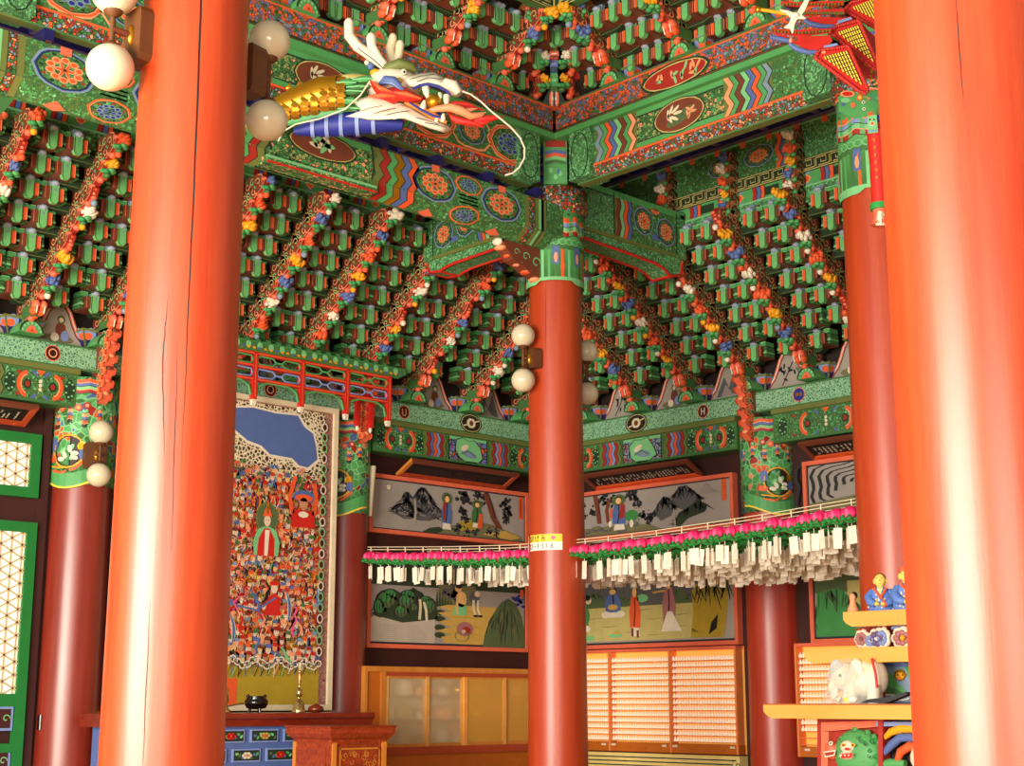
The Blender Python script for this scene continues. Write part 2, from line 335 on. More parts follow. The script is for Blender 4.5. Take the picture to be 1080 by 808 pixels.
wall_beam('L', -5.6, -2.98, 'hexdotL', 'leaf', 'painted green beam over the white lattice door at far left')
wall_beam('L', -2.6, -.22, 'hexdotL', 'leaf', 'painted green beam behind the red lattice canopy over the crowded mural')
wall_beam('L', .22, 2.7, 'hexdotL', 'leaf', 'painted green beam with leaf cartouche left of the central red pillar')
wall_beam('R', -2.7, -.22, 'hexdot', 'peach', 'painted green beam with pale green cartouche right of the central red pillar')
wall_beam('R', .22, 5.0, 'hexdot', 'peach', 'painted green beam over the picture at far right behind the red pillar')
def strip(side, xa, xb, marks, label):
    t = Thing('plate_beam', label, 'beam', ((xa+xb)/2, 2.75, 4.255), side, 'long maze patterned plate beams on the wall tops')
    mb = MB().box((xa,2.73,4.255), (xb,3.05,4.46), 'maze'); f = fy(2.73)
    for z in (4.262, 4.452): mb.line(f, [(xa,z),(xb,z)], .016, 'grnM', 1)
    t.part('plate', mb)
    for x, k in marks:
        e = MB()
        if k == 'oval':
            e.disc(f, x, 4.36, .155, 'grnD', 2, .105, 18); e.disc(f, x, 4.36, .14, 'tan', 3, .093, 18); e.disc(f, x, 4.36, .13, 'dkfl', 4, .085, 18)
            e.poly(f, [(x-.06,4.38),(x-.03,4.41),(x+.03,4.41),(x+.06,4.38),(x+.06,4.34),(x+.03,4.31),(x-.03,4.31),(x-.06,4.34)], 'cream', 5); e.disc(f, x, 4.36, .03, 'brn', 6, None, 8)
            for s in (-1,1): e.line(f, [(x+s*.05,4.36+s*.02),(x+s*.11,4.36+s*.035)], .014, 'cream', 5)
        else:
            ring_c, bg = ('org','bluD') if k == 'dots' else ('blood','maroon')
            e.disc(f, x, 4.36, .07, 'salm', 2, None, 14); e.disc(f, x, 4.36, .062, bg, 3, None, 14)
            if k == 'dots':
                for s in (-1,1): e.disc(f, x+s*.022, 4.36, .02, 'gold', 4, None, 8)
            elif k == 'H':
                for s in (-1,1): e.line(f, [(x+s*.02,4.325),(x+s*.02,4.395)], .011, 'wht', 4)
                e.line(f, [(x-.02,4.36),(x+.02,4.36)], .011, 'wht', 4)
            elif k == 'U': e.line(f, [(x-.022,4.395),(x-.022,4.34),(x-.01,4.325),(x+.01,4.325),(x+.022,4.34),(x+.022,4.395)], .011, 'pch', 4)
            else:
                e.ring(f, x, 4.36, .035, .01, 'pch', 4); e.ring(f, x, 4.36, .018, .008, 'blk', 5)
        t.part('emblem', e)
strip('L', -6.5, 2.74, [(-3.24,'ring'),(-1.05,'ring'),(.57,'U'),(1.48,'oval'),(2.38,'ring')], 'maze patterned plate beam along the left wall with round emblems')
strip('R', -2.74, 5, [(-1.52,'oval'),(-.62,'H'),(.55,'dots')], 'maze patterned plate beam along the right wall with round emblems')
# ============================================================ inner beams (under the upper brackets)
def inner_beam(side, xa, xb, xc, label, low):
    """upper beam: patterned strip, moulding, panelled face; xc = centre of the panel"""
    t = Thing('upper_beam', label, 'beam', ((xa+xb)/2, 0, 5.8), side, 'carved beams of the high inner frame')
    f = fy(-.22); mb = MB().box((xa,-.22,6.285), (xb,.0,6.54), 'hexred')
    for z, c in ((6.53,'grnM'),(6.515,'org'),(6.296,'org'),(6.31,'grnD')): mb.line(f, [(xa,z),(xb,z)], .014, c, 1)
    if side == 'R':
        e = xc-.02
        mb.disc(f, e, 6.4, .36, 'grnD', 2, .115, 22, 0, 8, .02); mb.disc(f, e, 6.4, .33, 'tan', 3, .1, 22, 0, 8, .02); mb.disc(f, e, 6.4, .32, 'blood', 4, .09, 22)
        for k in range(14): mb.disc(f, e+RN.uniform(-.25,.25), 6.4+RN.uniform(-.05,.05), .04, 'pch' if k % 2 else 'grnL', 5, .014, 7, RN.uniform(0,3))
    t.part('patterned_plate', mb)
    mb = MB().box((xa,-.25,6.225), (xb,.0,6.285), 'grn'); g = fy(-.25); mb.line(g, [(xa,6.28),(xb,6.28)], .008, 'grnD', 1); t.part('moulding', mb)
    # face 5.88..6.225 with chamfer down to 5.78
    f = fy(-.2); mb = MB(); prof = [(-.2,6.225),(-.2,5.9),(-.14,5.79),(-.06,5.79),(-.02,5.84),(-.02,6.225)]
    mb.prism(prof, lambda a, b, l: V((l, a, b)), xa + (.18 if side == 'R' else 0), xb - (.18 if side == 'L' else 0), 'olive')
    y0, y1 = 5.905, 6.22
    hw = .45; g0 = .36 if side == 'R' else .3
    mb.rect(f, xc-hw, y0, xc+hw, y1-.045, 'speckY', 1); mb.rect(f, xc-hw, y1-.045, xc+hw, y1, 'grn', 2); mb.rect(f, xc-hw, y0, xc+hw, y0+.04, 'grn', 2)
    mb.line(f, [(xc-hw,y1-.05),(xc+hw,y1-.05)], .012, 'ink', 3); mb.line(f, [(xc-hw,y0+.045),(xc+hw,y0+.045)], .01, 'ink', 3)
    mb.disc(f, xc, 6.06, .27, 'grnD', 3, .145, 22, 0, 8, .015); mb.disc(f, xc, 6.06, .255, 'tan', 4, .135, 22, 0, 8, .015); mb.disc(f, xc, 6.06, .245, 'brn', 5, .126, 22)
    mb.disc(f, xc+.02, 6.04, .16, 'rock', 6, .05, 12, .3)
    for k in range(6): mb.disc(f, xc-.06+.05*math.cos(k), 6.08+.04*math.sin(k), .05, 'cream', 7, .014, 7, k*PI/6)
    for k in range(5): mb.disc(f, xc+.12+.03*math.cos(k), 6.05+.03*math.sin(k*2), .035, 'pch', 7, .012, 7, k*PI/5)
    cs = ['pch','grn','brn','grnL','blu','org','grn','gryb']
    zigs(mb, f, xc+hw, .42, y0, y1, cs, .05, 2, 3); zigs(mb, f, xc-hw-.47, .42, y0, y1, cs[::-1], .05, 2, 3, 1)
    e1, e2 = xb-.26, xa+.26
    for s, end in ((1, e1), (-1, e2)):
        x = end - s*.24
        mb.rect(f, min(xc+s*(hw+.46), end), y0, max(xc+s*(hw+.46), end), y1, 'leafy', 1)
        n = 0
        while s*(x - (xc + s*(hw+.46))) > .12 and n < 4:
            mb.ring(f, x, 6.06, .235, .018, 'pch', 3, .15, 20, 6, .05); medal(mb, f, x, 6.06, .2 if n != 1 else .13, .135 if n != 1 else .1, 'b' if n != 1 else 'o', 4); x -= s*.42; n += 1
    # painted chamfer
    c = fplane((0,-.2,5.9), (1,0,0), (0,-.06,.11)); c2 = lambda a, b, l: V((a, -.14-.06*b-l*EPS*.9, 5.79+.11*b-l*EPS*.5))
    mb.rect(c2, xa+.18, 0, xb-.18, 1, 'florid', 1); mb.line(c2, [(xa+.18,.95),(xb-.18,.95)], .12, 'org', 2); mb.line(c2, [(xa+.18,.06),(xb-.18,.06)], .12, 'grnM', 2)
    t.part('beam_face', mb)
    for x in ((xa+.12, xb-.3) if side == 'L' else (xa+.3, xb-.12)):
        p = MB().box((x-.12,-.245,5.8), (x+.12,.0,6.222), 'speck'); g = fy(-.245); p.ring(g, x, 6.0, .1, .012, 'grnD', 2, .2, 12); t.part('end_block', p)
    return t
inner_beam('L', -5.2, -.24, -2.66, 'high green beam with oval flower panel behind the dragon head', True)
inner_beam('R', .24, 3.05, 1.6, 'high green beam with two oval panels right of the central pillar', False)
# lower beam on the left
t = Thing('tie_beam', 'wide lower green beam with lotus medallions under the dragon head', 'beam', (-2.7,0,5.25))
mb = MB(); prof = [(-.22,5.655),(-.22,5.38),(-.1,5.28),(-.06,5.28),(.0,5.36),(.0,5.655)]; mb.prism(prof, lambda a, b, l: V((l, a, b)), -5.4, -.1, 'leafy')
f = fy(-.221); c2 = lambda a, b, l: V((a, -.1-.12*b-l*EPS*.6, 5.28+.1*b-l*EPS)); y0, y1 = 5.38, 5.65; xc = -2.66
mb.rect(f, xc-.46, y0, xc+.46, y1, 'speckY', 1); mb.rect(c2, xc-.46, .1, xc+.46, 1, 'speckY', 1)
mb.rect(f, xc-.46, y1-.05, xc+.46, y1, 'grn', 2)
mb.disc(f, xc, 5.53, .32, 'grnD', 3, .115, 22, 0, 8, .015); mb.disc(f, xc, 5.53, .3, 'tan', 4, .1, 22, 0, 8, .015); mb.disc(f, xc, 5.53, .29, 'brn', 5, .095, 22)
for k in range(7): mb.disc(f, xc-.02+.07*math.cos(k*1.3), 5.54+.03*math.sin(k*1.3), .06, 'cream' if k % 2 else 'grnL', 6, .02, 8, k)
cs = ['olive','blood','grn','gold','blu','org']
for s in (1, -1):
    xs = xc + (.46 if s > 0 else -.46-.47); cc = cs if s > 0 else cs[::-1]
    zigs(mb, f, xs, .42, y0, y1, cc, .05, 2, 3); zigs(mb, c2, xs, .42, 0, 1, cc, .05, 1, 3)
    mb.line(f, [(xc+s*.46,y0),(xc+s*.48,y0+.1),(xc+s*.45,y1)], .014, 'ink', 5)
    a = xc + (.94 if s > 0 else -1.2); b = (-.24-.24) if s > 0 else -5.1
    mb.rect(f, min(a,b), y0, max(a,b), y1, 'leafy', 1); mb.rect(c2, min(a,b), 0, max(a,b), 1, 'leafy', 1)
    medal(mb, f, a + s*.15, 5.5, .2, .13, 'o', 3); medal(mb, f, a + s*.87, 5.5, .2, .13, 'o', 3)
    medal(mb, f, a + s*.51, 5.575, .13, .07, 'b', 3); medal(mb, c2, a + s*.51, .6, .14, .5, 'b', 3)
    for q in (-1, 1):
        for t_ in (5.42, 5.45, 5.48): mb.line(f, [(a+s*.51-.1, t_),(a+s*.51+.1, t_)], .012, 'gryb' if t_ != 5.45 else 'org', 3)
    for x in (a+s*.15, a+s*.87): mb.rect(f, x-.04, 5.6, x+.04, 5.655, 'salm', 12); mb.poly(c2, [(x-.08,.05),(x,.4),(x+.08,.05),(x,-.1)], 'salm', 5)
    x0 = a + s*1.14
    for q, cq in ((0,'olive'),(.05,'florid'),(.12,'olive'),(.16,'grnL'),(.19,'olive')): mb.rect(f, x0+s*q, y0, x0+s*(q+.06), y1, cq, 3 + int(q*20)); mb.rect(c2, x0+s*q, 0, x0+s*(q+.06), 1, cq, 3 + int(q*20))
t.part('beam_face', mb)
mb = MB(); mb.prism([(-.24,5.335),(-.24,5.28),(-.08,5.28),(-.08,5.335)], lambda a, b, l: V((l,a,b)), xc-.5, xc+.5, 'speckY'); g = fy(-.24); mb.rect(g, xc-.5, 5.315, xc+.5, 5.335, 'grnL', 1); mb.rect(g, xc-.5, 5.278, xc+.5, 5.295, 'red', 1); t.part('edge_moulding', mb, None, 'green strip with a bright red lower edge')
# short blocks carrying the upper beam over the lower one
for k in range(9):
    x = -4.85 + .56*k
    mb = MB().box((x,-.15,5.655), (x+.07,.0,5.79), 'navy'); g = fy(-.15); mb.rect(g, x+.015, 5.66, x+.055, 5.71, 'brn', 1)
    solo('spacer_block', mb, '%s spacer block between the two left beams, counted from the left' % ORD[k], 'block', (x,0,5.655), 'L', 'navy spacer blocks between the two left beams')
# coffered ceiling between the inner beam and the boards
def coffers(side, xa, xb, ordn):
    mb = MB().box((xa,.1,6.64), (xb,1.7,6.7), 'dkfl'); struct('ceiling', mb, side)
    nm = 'left' if side == 'L' else 'right'; n = int((xb-xa)/.52); p = (xb-xa)/n
    for i in range(n+1):
        x = xa + p*i
        m2 = MB().box((x-.035,.15,6.54), (x+.035,1.62,6.64), 'bluD'); m2.rect(lambda a, b, l: V((a, b, 6.54-l*EPS)), x-.03, .2, x+.03, 1.66, 'purple', 1)
        for k in range(3): m2.rect(lambda a, b, l: V((a, b, 6.54-l*EPS)), x-.03, .3+k*.5, x+.03, .42+k*.5, 'org' if k % 2 else 'grnM', 2)
        solo('ceiling_rib', m2, '%s purple and navy coffer rib over the %s brackets, counted from the left end' % (ORD[i % 20], nm), 'ceiling rib', (x,.9,6.52), side, 'cross ribs of the coffered ceilings')
    for k, y in enumerate((.2, .86, 1.58)):
        m2 = MB().box((xa,y-.03,6.53), (xb,y+.03,6.64), 'navy'); m2.rect(lambda a, b, l: V((a, b, 6.53-l*EPS)), xa, y-.03, xb, y+.03, 'purple', 1)
        solo('ceiling_rib', m2, 'long navy coffer rib above the %s beam, %s from the beam' % (nm, ORD[k]), 'ceiling rib', ((xa+xb)/2,y,6.53), side, 'long ribs of the coffered ceilings')
    for i in range(n):
        for k in range(2):
            x, y = xa + p*(i+.5), (.52, 1.22)[k]; m2 = MB().box((x-.2,y-.3,6.615), (x+.2,y+.3,6.64), 'dkfl'); f = lambda a, b, l: V((x+a, y+b, 6.615-l*EPS))
            c = ('org','blu','gold','salm')[(i+k) % 4]; c3 = ('pch','bluL','yel','wht')[(i+k) % 4]
            m2.disc(f, 0, 0, .18, 'wht', 1, .24, 20, 0, 5, .16); m2.disc(f, 0, 0, .16, 'ink', 2, .215, 20, 0, 5, .16); m2.disc(f, 0, 0, .13, c, 3, .17, 20, 0, 5, .2)
            m2.ring(f, 0, 0, .08, .018, c3, 4, .1, 12)
            solo('coffer_panel', m2, 'dark coffer panel with a %s cloud, %s bay, %s row over the %s side' % ({'org':'orange','blu':'blue','gold':'gold','salm':'pink'}[c], ORD[i], ORD[k], nm), 'ceiling panel', (x,y,6.615), side, 'painted coffer panels of the ceiling')
coffers('L', -5.2, 1.6, 0); coffers('R', -1.6, 5.0, 0)
# boards standing above the wall brackets
def boards(side, xa, xb):
    nm = 'left' if side == 'L' else 'right'
    f = fy(1.62); yb = 1.62
    def piece(name, z0, z1, fn, lab, dy=0):
        mb = MB().box((xa,yb+dy,z0), (xb,yb+dy+.12,z1), 'grnM'); fn(mb, fy(yb+dy), z0, z1); solo(name, mb, lab, 'board', ((xa+xb)/2,yb+dy,z0), side, 'painted boards above the wall brackets')
    def plain(mb, f, z0, z1): mb.rect(f, xa, z0, xb, z1, 'speck', 1); mb.line(f, [(xa,z1-.01),(xb,z1-.01)], .015, 'grnL', 2)
    def motif(mb, f, z0, z1):
        mb.rect(f, xa, z0, xb, z1, 'grn', 1); n = int((xb-xa)/.72)
        for i in range(n+1):
            x = -7 + .74*(i + int((xa+7)/.74)) + .37
            if x-.3 < xa or x+.3 > xb: continue
            for s in (-1, 1):
                zigs(mb, f, x+s*.2-.06, .14, z0, z1, ['blood','blu','org'], .012, 1, 2); mb.rect(f, x+s*.33-.05, z0+.02, x+s*.33+.03, z1-.02, 'grnD', 2)
            mb.disc(f, x, (z0+z1)/2, .05, 'pch', 2, .045, 4); mb.disc(f, x, (z0+z1)/2, .03, 'org', 3, .028, 8)
            for s in (-1,1): mb.disc(f, x, (z0+z1)/2+s*.055, .05, 'gryb', 2, .016, 8)
    def mea(mb, f, z0, z1): meander(mb, f, xa, xb, z0, z1)
    def big(mb, f, z0, z1):
        z1 = 6.53
        mb.rect(f, xa, z0, xb, z1, 'leafy', 1); x = xa; xs = .38 if side == 'R' else -4
        x = xs
        while x < xb - .3:
            medal(mb, f, x+.2, (z0+z1)/2, .15, .09, 'o', 3); medal(mb, f, x+.62, (z0+z1)/2, .15, .09, 'o', 3)
            if x+1.1 < xb: zigs(mb, f, x+.8, .25, z0, z1, ['org','blu','gold','grnL','blood'], .04, 2, 3)
            if x+2 < xb: mb.rect(f, x+1.1, z0+.02, x+2.0, z1-.02, 'speck', 3); mb.line(f, [(x+1.1,z0),(x+1.12,z0+.1),(x+1.09,z1)], .012, 'ink', 5)
            x += 2.2
        mb.rect(f, xa, z1-.02, xb, z1, 'grnL', 6)
        n = int((xb-xa)/.3)
        for i in range(n): mb.rect(f, xa+.3*i, z1-.06, xa+.3*i+.06, z1-.0, 'org' if i % 2 else 'salm', 7)
    piece('ceiling_board', 5.78, 5.94, plain, 'plain speckled green board just above the %s wall brackets' % nm)
    piece('ceiling_board', 5.94, 6.06, motif, 'green board with little blossoms and chevrons above the %s wall brackets' % nm, .01)
    piece('ceiling_board', 6.06, 6.18, mea, 'dark board with pale key pattern above the %s wall brackets' % nm, -.01)
    piece('ceiling_board', 6.18, 6.66, big, 'top board with lotus medallions above the %s wall brackets' % nm, .01)
boards('L', -5.2, 1.6); boards('R', -1.6, 5.0)
# boards over the upper brackets
for side, xa, xb, nm in (('L',-5,-.78,'left'), ('R',.78,5.0,'right')):
    for z0, z1, fn, lb in ((7.05,7.19,'mea','dark key patterned board'), (7.19,7.4,'pl','speckled green board'), (7.4,8.2,'pl','topmost tall green board')):
        mb = MB().box((xa,-.78,z0), (xb,-.7,z1), 'grnM'); f = fy(-.78)
        if fn == 'mea': meander(mb, f, xa, xb, z0, z1)
        else: mb.rect(f, xa, z0, xb, z1, 'speck', 1); mb.line(f, [(xa,z0+.01),(xb,z0+.01)], .02, 'grnL', 2)
        solo('ceiling_board', mb, '%s over the %s upper brackets' % (lb, nm), 'board', ((xa+xb)/2,-.74,z0), side, 'painted boards over the upper brackets')
# short brackets / tie pieces from the central pillar to the wall brackets
for side, nm in (('R','right'), ('L','left')):
    # authored looking at the face that the camera sees
    t = Thing('cross_tie_beam', 'short green tie beam with two lotus medallions running from the central pillar %s' % ('to the right wall' if side == 'R' else 'behind the lower left beam'), 'beam', (0,.3,5.36), side)
    # runs along +Y of the wall frame (towards the wall) ; visible face normal is (side R: +x ; side L: -x)
    s = 1 if side == 'L' else -1
    X0 = -.13*s
    mb = MB().box((-.13,.2,5.55), (.13,1.62,6.00), 'olive')
    f = lambda a, b, l: V((X0 - s*l*EPS, a, b))
    mb.rect(f, .2, 5.58, .62, 5.96, 'speck', 1); mb.rect(f, .2, 5.94, 1.6, 6.00, 'grn', 3); mb.line(f, [(.62,5.58),(.62,5.98)], .014, 'ink', 4); mb.line(f, [(.2,5.94),(.62,5.94)], .012, 'ink', 4)
    zigs(mb, f, .64, .2, 5.58, 5.98, ['brn','grnL','org','blu'], .03, 2, 2)
    mb.rect(f, .86, 5.58, 1.48, 5.94, 'leafy', 1); medal(mb, f, 1.02, 5.80, .12, .12, 'o', 3); medal(mb, f, 1.33, 5.76, .12, .12, 'o', 3); mb.disc(f, 1.18, 5.93, .06, 'salm', 3, .03, 8); mb.disc(f, 1.18, 5.68, .06, 'blu', 3, .03, 8)
    mb.rect(f, 1.48, 5.55, 1.6, 5.98, 'speck', 3); mb.line(f, [(1.48,5.58),(1.48,5.98)], .012, 'grnD', 5)
    t.part('beam_face', mb)
    P = [(.2,5.48),(.2,5.55),(1.6,5.55),(1.55,5.40),(1.4,5.36),(1.32,5.41),(1.2,5.44),(.8,5.46)]
    Q = [(.2,5.48),(.8,5.46),(1.2,5.44),(1.32,5.41),(1.4,5.36),(1.55,5.40),(1.58,5.53)]; zz = lambda b: b if side == 'R' or b > 5.47 else 5.47-(5.47-b)*.45
    P = [(a, zz(b)) for a, b in P]; Q = [(a, zz(b)) for a, b in Q]
    mb = MB().prism(P, lambda a, b, l: V((l, a, b)), -.11, .11, 'speck')
    for xx in (-.112, .112): mb.tube([(xx,a,b) for a, b in Q], .014, 'red', 6)
    mb.tube([(-.112,1.4,zz(5.36)),(.112,1.4,zz(5.36))], .014, 'red', 6); mb.tube([(-.112,1.56,zz(5.41)),(.112,1.56,zz(5.41))], .014, 'red', 6)
    t.part('curved_underside', mb, None, 'green underside edged in bright red')
    # scroll bracket under the tie at the pillar
    mb = MB(); P = [(-.2,5.28),(-.2,5.02),(-.34,5.05),(-.45,5.1),(-.55,5.13),(-.64,5.22),(-.68,5.28)]
    if side == 'L':
        mb.prism(P, lambda a, b, l: V((a, l, b)), -.06, .06, 'brn'); f2 = fy(-.06)
        for a, b, r in ((-.29,5.15,.055),(-.41,5.18,.045),(-.52,5.2,.035)): curl(mb, f2, a, b, r, 'grnL', 2)
        for i in range(5): mb.ball((-.25-.1*i, 0, 5.02+.05*i), (.05,.065,.022), 'org' if i % 2 else 'pch', 8)
        mb.ball((-.68,0,5.27), (.035,.062,.035), 'wht', 8); mb.disc(f2, -.68, 5.27, .015, 'blk', 5)
        solo('scroll_bracket', mb, 'brown scroll bracket with orange edge left of the central pillar head', 'bracket', (-.24,0,4.98), side)
# scroll bracket at the left end of the lower beam
mb = MB(); P = [(-5.4,5.28),(-5.4,5.0),(-5.3,5.02),(-5.2,5.07),(-5.12,5.09),(-5.04,5.18),(-4.98,5.28)]
mb.prism(P, lambda a, b, l: V((a, l, b)), -.06, .06, 'grnM'); f2 = fy(-.06)
for a, b, r in ((-5.28,5.15,.06),(-5.16,5.18,.045)): curl(mb, f2, a, b, r, 'grnL', 2)
for i in range(4): mb.ball((-5.34+.1*i, 0, 5.01+.055*i), (.055,.065,.024), 'salm', 8)
solo('scroll_bracket', mb, 'green scroll bracket with pink edge at the upper left corner', 'bracket', (-5.2,0,5.0))

for k, (z0, z1, c, nm) in enumerate(((5.29,5.655,'grnM','lower'),(5.79,6.225,'olive','upper'),(6.285,6.54,'hexred','topmost'))):
    mb = MB().box((-8,-.2,z0), (-5.4,.0,z1), c); solo('beam_stub', mb, '%s beam continuing beyond the upper left corner' % nm, 'beam', (-6,0,z0))
# ============================================================ pillars
def pillar(name, label, x, y, r0, r1, z1, mat='pillar', cracks=()):
    t = Thing(name, label, 'pillar', (x,y,0)); mb = MB(); H = 12
    rf = lambda z: r0 + (r1-r0)*max(0, min(1, z/z1))
    mb.lathe([(rf(z1*i/H), z1*i/H) for i in range(H+1)], mat, (x,y,0), 64)
    f = fcyl(x, y, r0, math.radians(226.5), rf)
    for P, w in cracks:
        Q = []
        for (a, b), (c, d) in zip(P, P[1:]):
            for k in range(8): u = k/8; Q.append((a+(c-a)*u + RN.uniform(-.0018,.0018), b+(d-b)*u))
        mb.line(f, Q + [P[-1]], w, 'blk', .6, False, True)
    t.part('shaft', mb); mb = MB().lathe([(r0*1.35,0),(r0*1.45,.1),(r0*1.2,.22)], 'paint1', (x,y,0), 32); t.part('base_stone', mb)
    return t, f
# cracks placed by arc length from the side facing the camera
tl, fl = pillar('round_pillar', 'large glossy orange-red pillar in the left foreground with long dark cracks', -5.525, -3.17, .262, .228, 6.5, 'pillar',
    [([(.06,6.4),(.062,5.6),(.062,5.0),(.072,4.3),(.078,3.3),(.08,2.4)], .009), ([(-.01,3.2),(-.02,2.9),(.01,2.5)], .007), ([(-.02,1.9),(-.015,1.2)], .005), ([(.04,3.0),(.055,2.1)], .004)])
tr, frr = pillar('round_pillar', 'huge orange-red pillar at the right edge in the foreground', -4.81, -6.60, .274, .27, 6, 'pillar', [([(-.1,3.6),(-.1,3.2)], .003)])
tc_, fc = pillar('round_pillar', 'central red pillar carrying a white and yellow paper label', 0, 0, .25, .222, 5.08, 'pillar', [([(-.09,5.0),(-.09,4.3)], .004)])
tR, fR = pillar('round_pillar', 'orange-red pillar with painted head partly behind the right foreground pillar', 0, -3.24, .262, .25, 5.3, 'pillar')
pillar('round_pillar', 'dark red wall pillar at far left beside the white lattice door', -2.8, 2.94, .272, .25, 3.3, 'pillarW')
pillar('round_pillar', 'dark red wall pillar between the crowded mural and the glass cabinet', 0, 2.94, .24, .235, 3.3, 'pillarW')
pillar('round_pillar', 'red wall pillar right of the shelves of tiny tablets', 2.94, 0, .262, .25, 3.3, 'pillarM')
# painted heads
def head_cloth(cx, cy, r, z0, z1, label, org, top):
    t = Thing('painted_pillar_head', label, 'pillar head', (cx,cy,z0)); mb = MB(); mb.lathe([(r,z0+.02),(r+.008,z0),(r+.008,z1),(r,z1)], 'grn', (cx,cy,0), 48); mb.lathe([(r+.01,z1-.16),(r+.045,z1-.13),(r+.05,z1+.05),(r,z1+.06)], 'florid', (cx,cy,0), 48)
    f = fcyl(cx, cy, r+.008, math.radians(226.5)); W = PI*(r)*.62
    n = 17
    for i in range(n):
        a = -W + 2*W*i/(n-1); c = ('grnM','org','grnL','grn')[i % 4]; mb.rect(f, a-.012, z0+.02, a+.012, z0+.3, c, 1)
        if i % 4 == 1: mb.disc(f, a, z0+.12+.05*(i % 3), .02, 'org', 3, .05, 8)
        mb.disc(f, a, z0+.3, .035, 'grnM', 2, .03, 8); mb.ring(f, a, z0+.34, .03, .008, 'grnL', 3, .025, 8)
    for a in (-.2, 0, .2): mb.rect(f, a-.03, z0+.14, a+.03, z0+.3, 'blu', 4); mb.disc(f, a, z0+.2, .018, 'pch', 5, .05, 6)
    z = z0+.38; h = (z1-z0-.38)
    waves(mb, f, -W, W, z, ['blood','grnL','bluL','org'], .042, .03, 5, 3)
    mb.rect(f, -W, z+.2, W, z+.215, 'grnD', 2, 8)
    mb.disc(f, 0, z+.23, .03, 'wht', 8, None, 10)
    for i in range(7):
        a = -W + 2*W*i/6
        if z+.24 < z1: mb.disc(f, a, min(z+.27, z1-.05), .09, 'blu' if i % 2 else 'org', 4, .04, 4); mb.disc(f, a, min(z+.27, z1-.05), .05, 'grn', 5, .022, 8)
    if z1 - z > .42:
        mb.rect(f, -W, z+.33, W, z1-.03, 'florid', 5, 12)
        mb.line(f, [(-W+2*W*i/12, z+.33+.02*(i % 2)) for i in range(13)], .012, 'pch', 6)
    t.part('painted_band', mb)
    mb = MB()
    P = [(-W*1.2 + 2.4*W*i/24) for i in range(25)]
    for a, b in zip(P, P[1:]): mb.poly(f, [(a, z0-.03 if abs(a) > W*.3 else z0), (b, z0-.03 if abs(b) > W*.3 else z0), (b, z0+.03), (a, z0+.03)], 'grnL', 3)
    t.part('hem', mb)
head_cloth(0, 0, .24, 5.0, 5.78, 'green painted head of the central pillar with hanging stripe pattern', 0, 0)
head_cloth(0, -3.24, .255, 5.0, 5.9, 'green painted head of the pillar at right below the red canopy', 0, 0)
# stepped post head between the two upper beams
for x, y, nm in ((0,0,'central'), (0,-3.24,'right')):
    mb = MB(); a = math.radians(226.5); d = V((math.cos(a), math.sin(a), 0)); s = V((-d.y, d.x, 0))
    o = V((x,y,0)) + d*.3
    f = fplane(o, s, (0,0,1))
    mb.prism([(-.1,5.84),(.1,5.84),(.1,6.29),(-.1,6.29)], f, -240, 0, 'grn')
    mb.rect(f, -.09, 6.17, .09, 6.285, 'blood', 1)
    for i, c in enumerate(('blu','org','grnL','grnM')): mb.poly(f, [(-.09,6.13-.03*i),(0,6.15-.03*i),(.09,6.13-.03*i),(.09,6.1-.03*i),(0,6.12-.03*i),(-.09,6.1-.03*i)], c, 2)
    for q, zz in ((-.04,5.96),(.04,5.93),(0,5.9)): mb.disc(f, q, zz, .018, 'grnL', 2, .025, 8)
    mb.disc(f, .025, 5.95, .014, 'blu', 3, .03, 6)
    solo('post_head', mb, 'narrow painted post head with red square above the %s pillar head' % nm, 'post', (x,y,5.76))
# wall pillar heads (painted from 3.3 to 4.2)
def wall_head(cx, cy, r, label, side):
    t = Thing('painted_pillar_head', label, 'pillar head', (cx,cy,3.3)); mb = MB().lathe([(r,3.3),(r+.008,3.28),(r+.008,4.2),(r,4.2)], 'headpat', (cx,cy,0), 40)
    f = fcyl(cx, cy, r+.008, math.radians(226.5) + (.2 if side == 'R' else -.2)); W = r*1.45
    n = 12
    for i in range(n):
        a, b = -W+2*W*i/n, -W+2*W*(i+1)/n; g = lambda q: 3.3 - .1*math.cos(q/W*PI)*.5
        mb.poly(f, [(a,g(a)),(b,g(b)),(b,g(b)+.12),(a,g(a)+.12)], 'grn', 2)
    mb.line(f, [(-W+2*W*i/n, 3.3-.05*math.cos((-1+2*i/n)*PI)) for i in range(n+1)], .016, 'yelL', 3)
    mb.disc(f, 0, 3.56, .13, 'dkfl', 3, .13, 14); mb.ring(f, 0, 3.56, .14, .014, 'yel', 4, .14)
    for k in range(8): mb.disc(f, .06*math.cos(k), 3.54+.05*math.sin(k*1.7), .035, ('wht','grnL','wht')[k % 3], 5, .02, 8, k)
    mb.disc(f, .12, 3.6, .04, 'gold', 5, None, 8); mb.disc(f, .13, 3.53, .035, 'blu', 6, .05, 8); mb.disc(f, -.15, 3.5, .05, 'org', 5, .03, 8); mb.disc(f, -.14, 3.62, .04, 'blu', 5, .06, 8)
    mb.line(f, [(-.15,3.4),(-.05,3.38),(.07,3.41),(.15,3.48)], .02, 'org', 5); mb.line(f, [(-.17,3.44),(-.05,3.42),(.1,3.46),(.17,3.52)], .012, 'yel', 6)
    waves(mb, f, -W, W, 3.76, ['grnD','org','blu','pch','grnL'], .03, .05, 3, 3)
    for k in range(5): mb.disc(f, -.14+.07*k, 3.95 - .02*(k % 2), .032, 'org' if k % 2 else 'blood', 8, None, 8); mb.disc(f, -.14+.07*k, 3.95 - .02*(k % 2), .016, 'pch', 9, None, 6)
    waves(mb, f, -W, W, 4.05, ['blood','grnL','blu','org'], .03, .015, 5, 3)
    t.part('painted_band', mb)
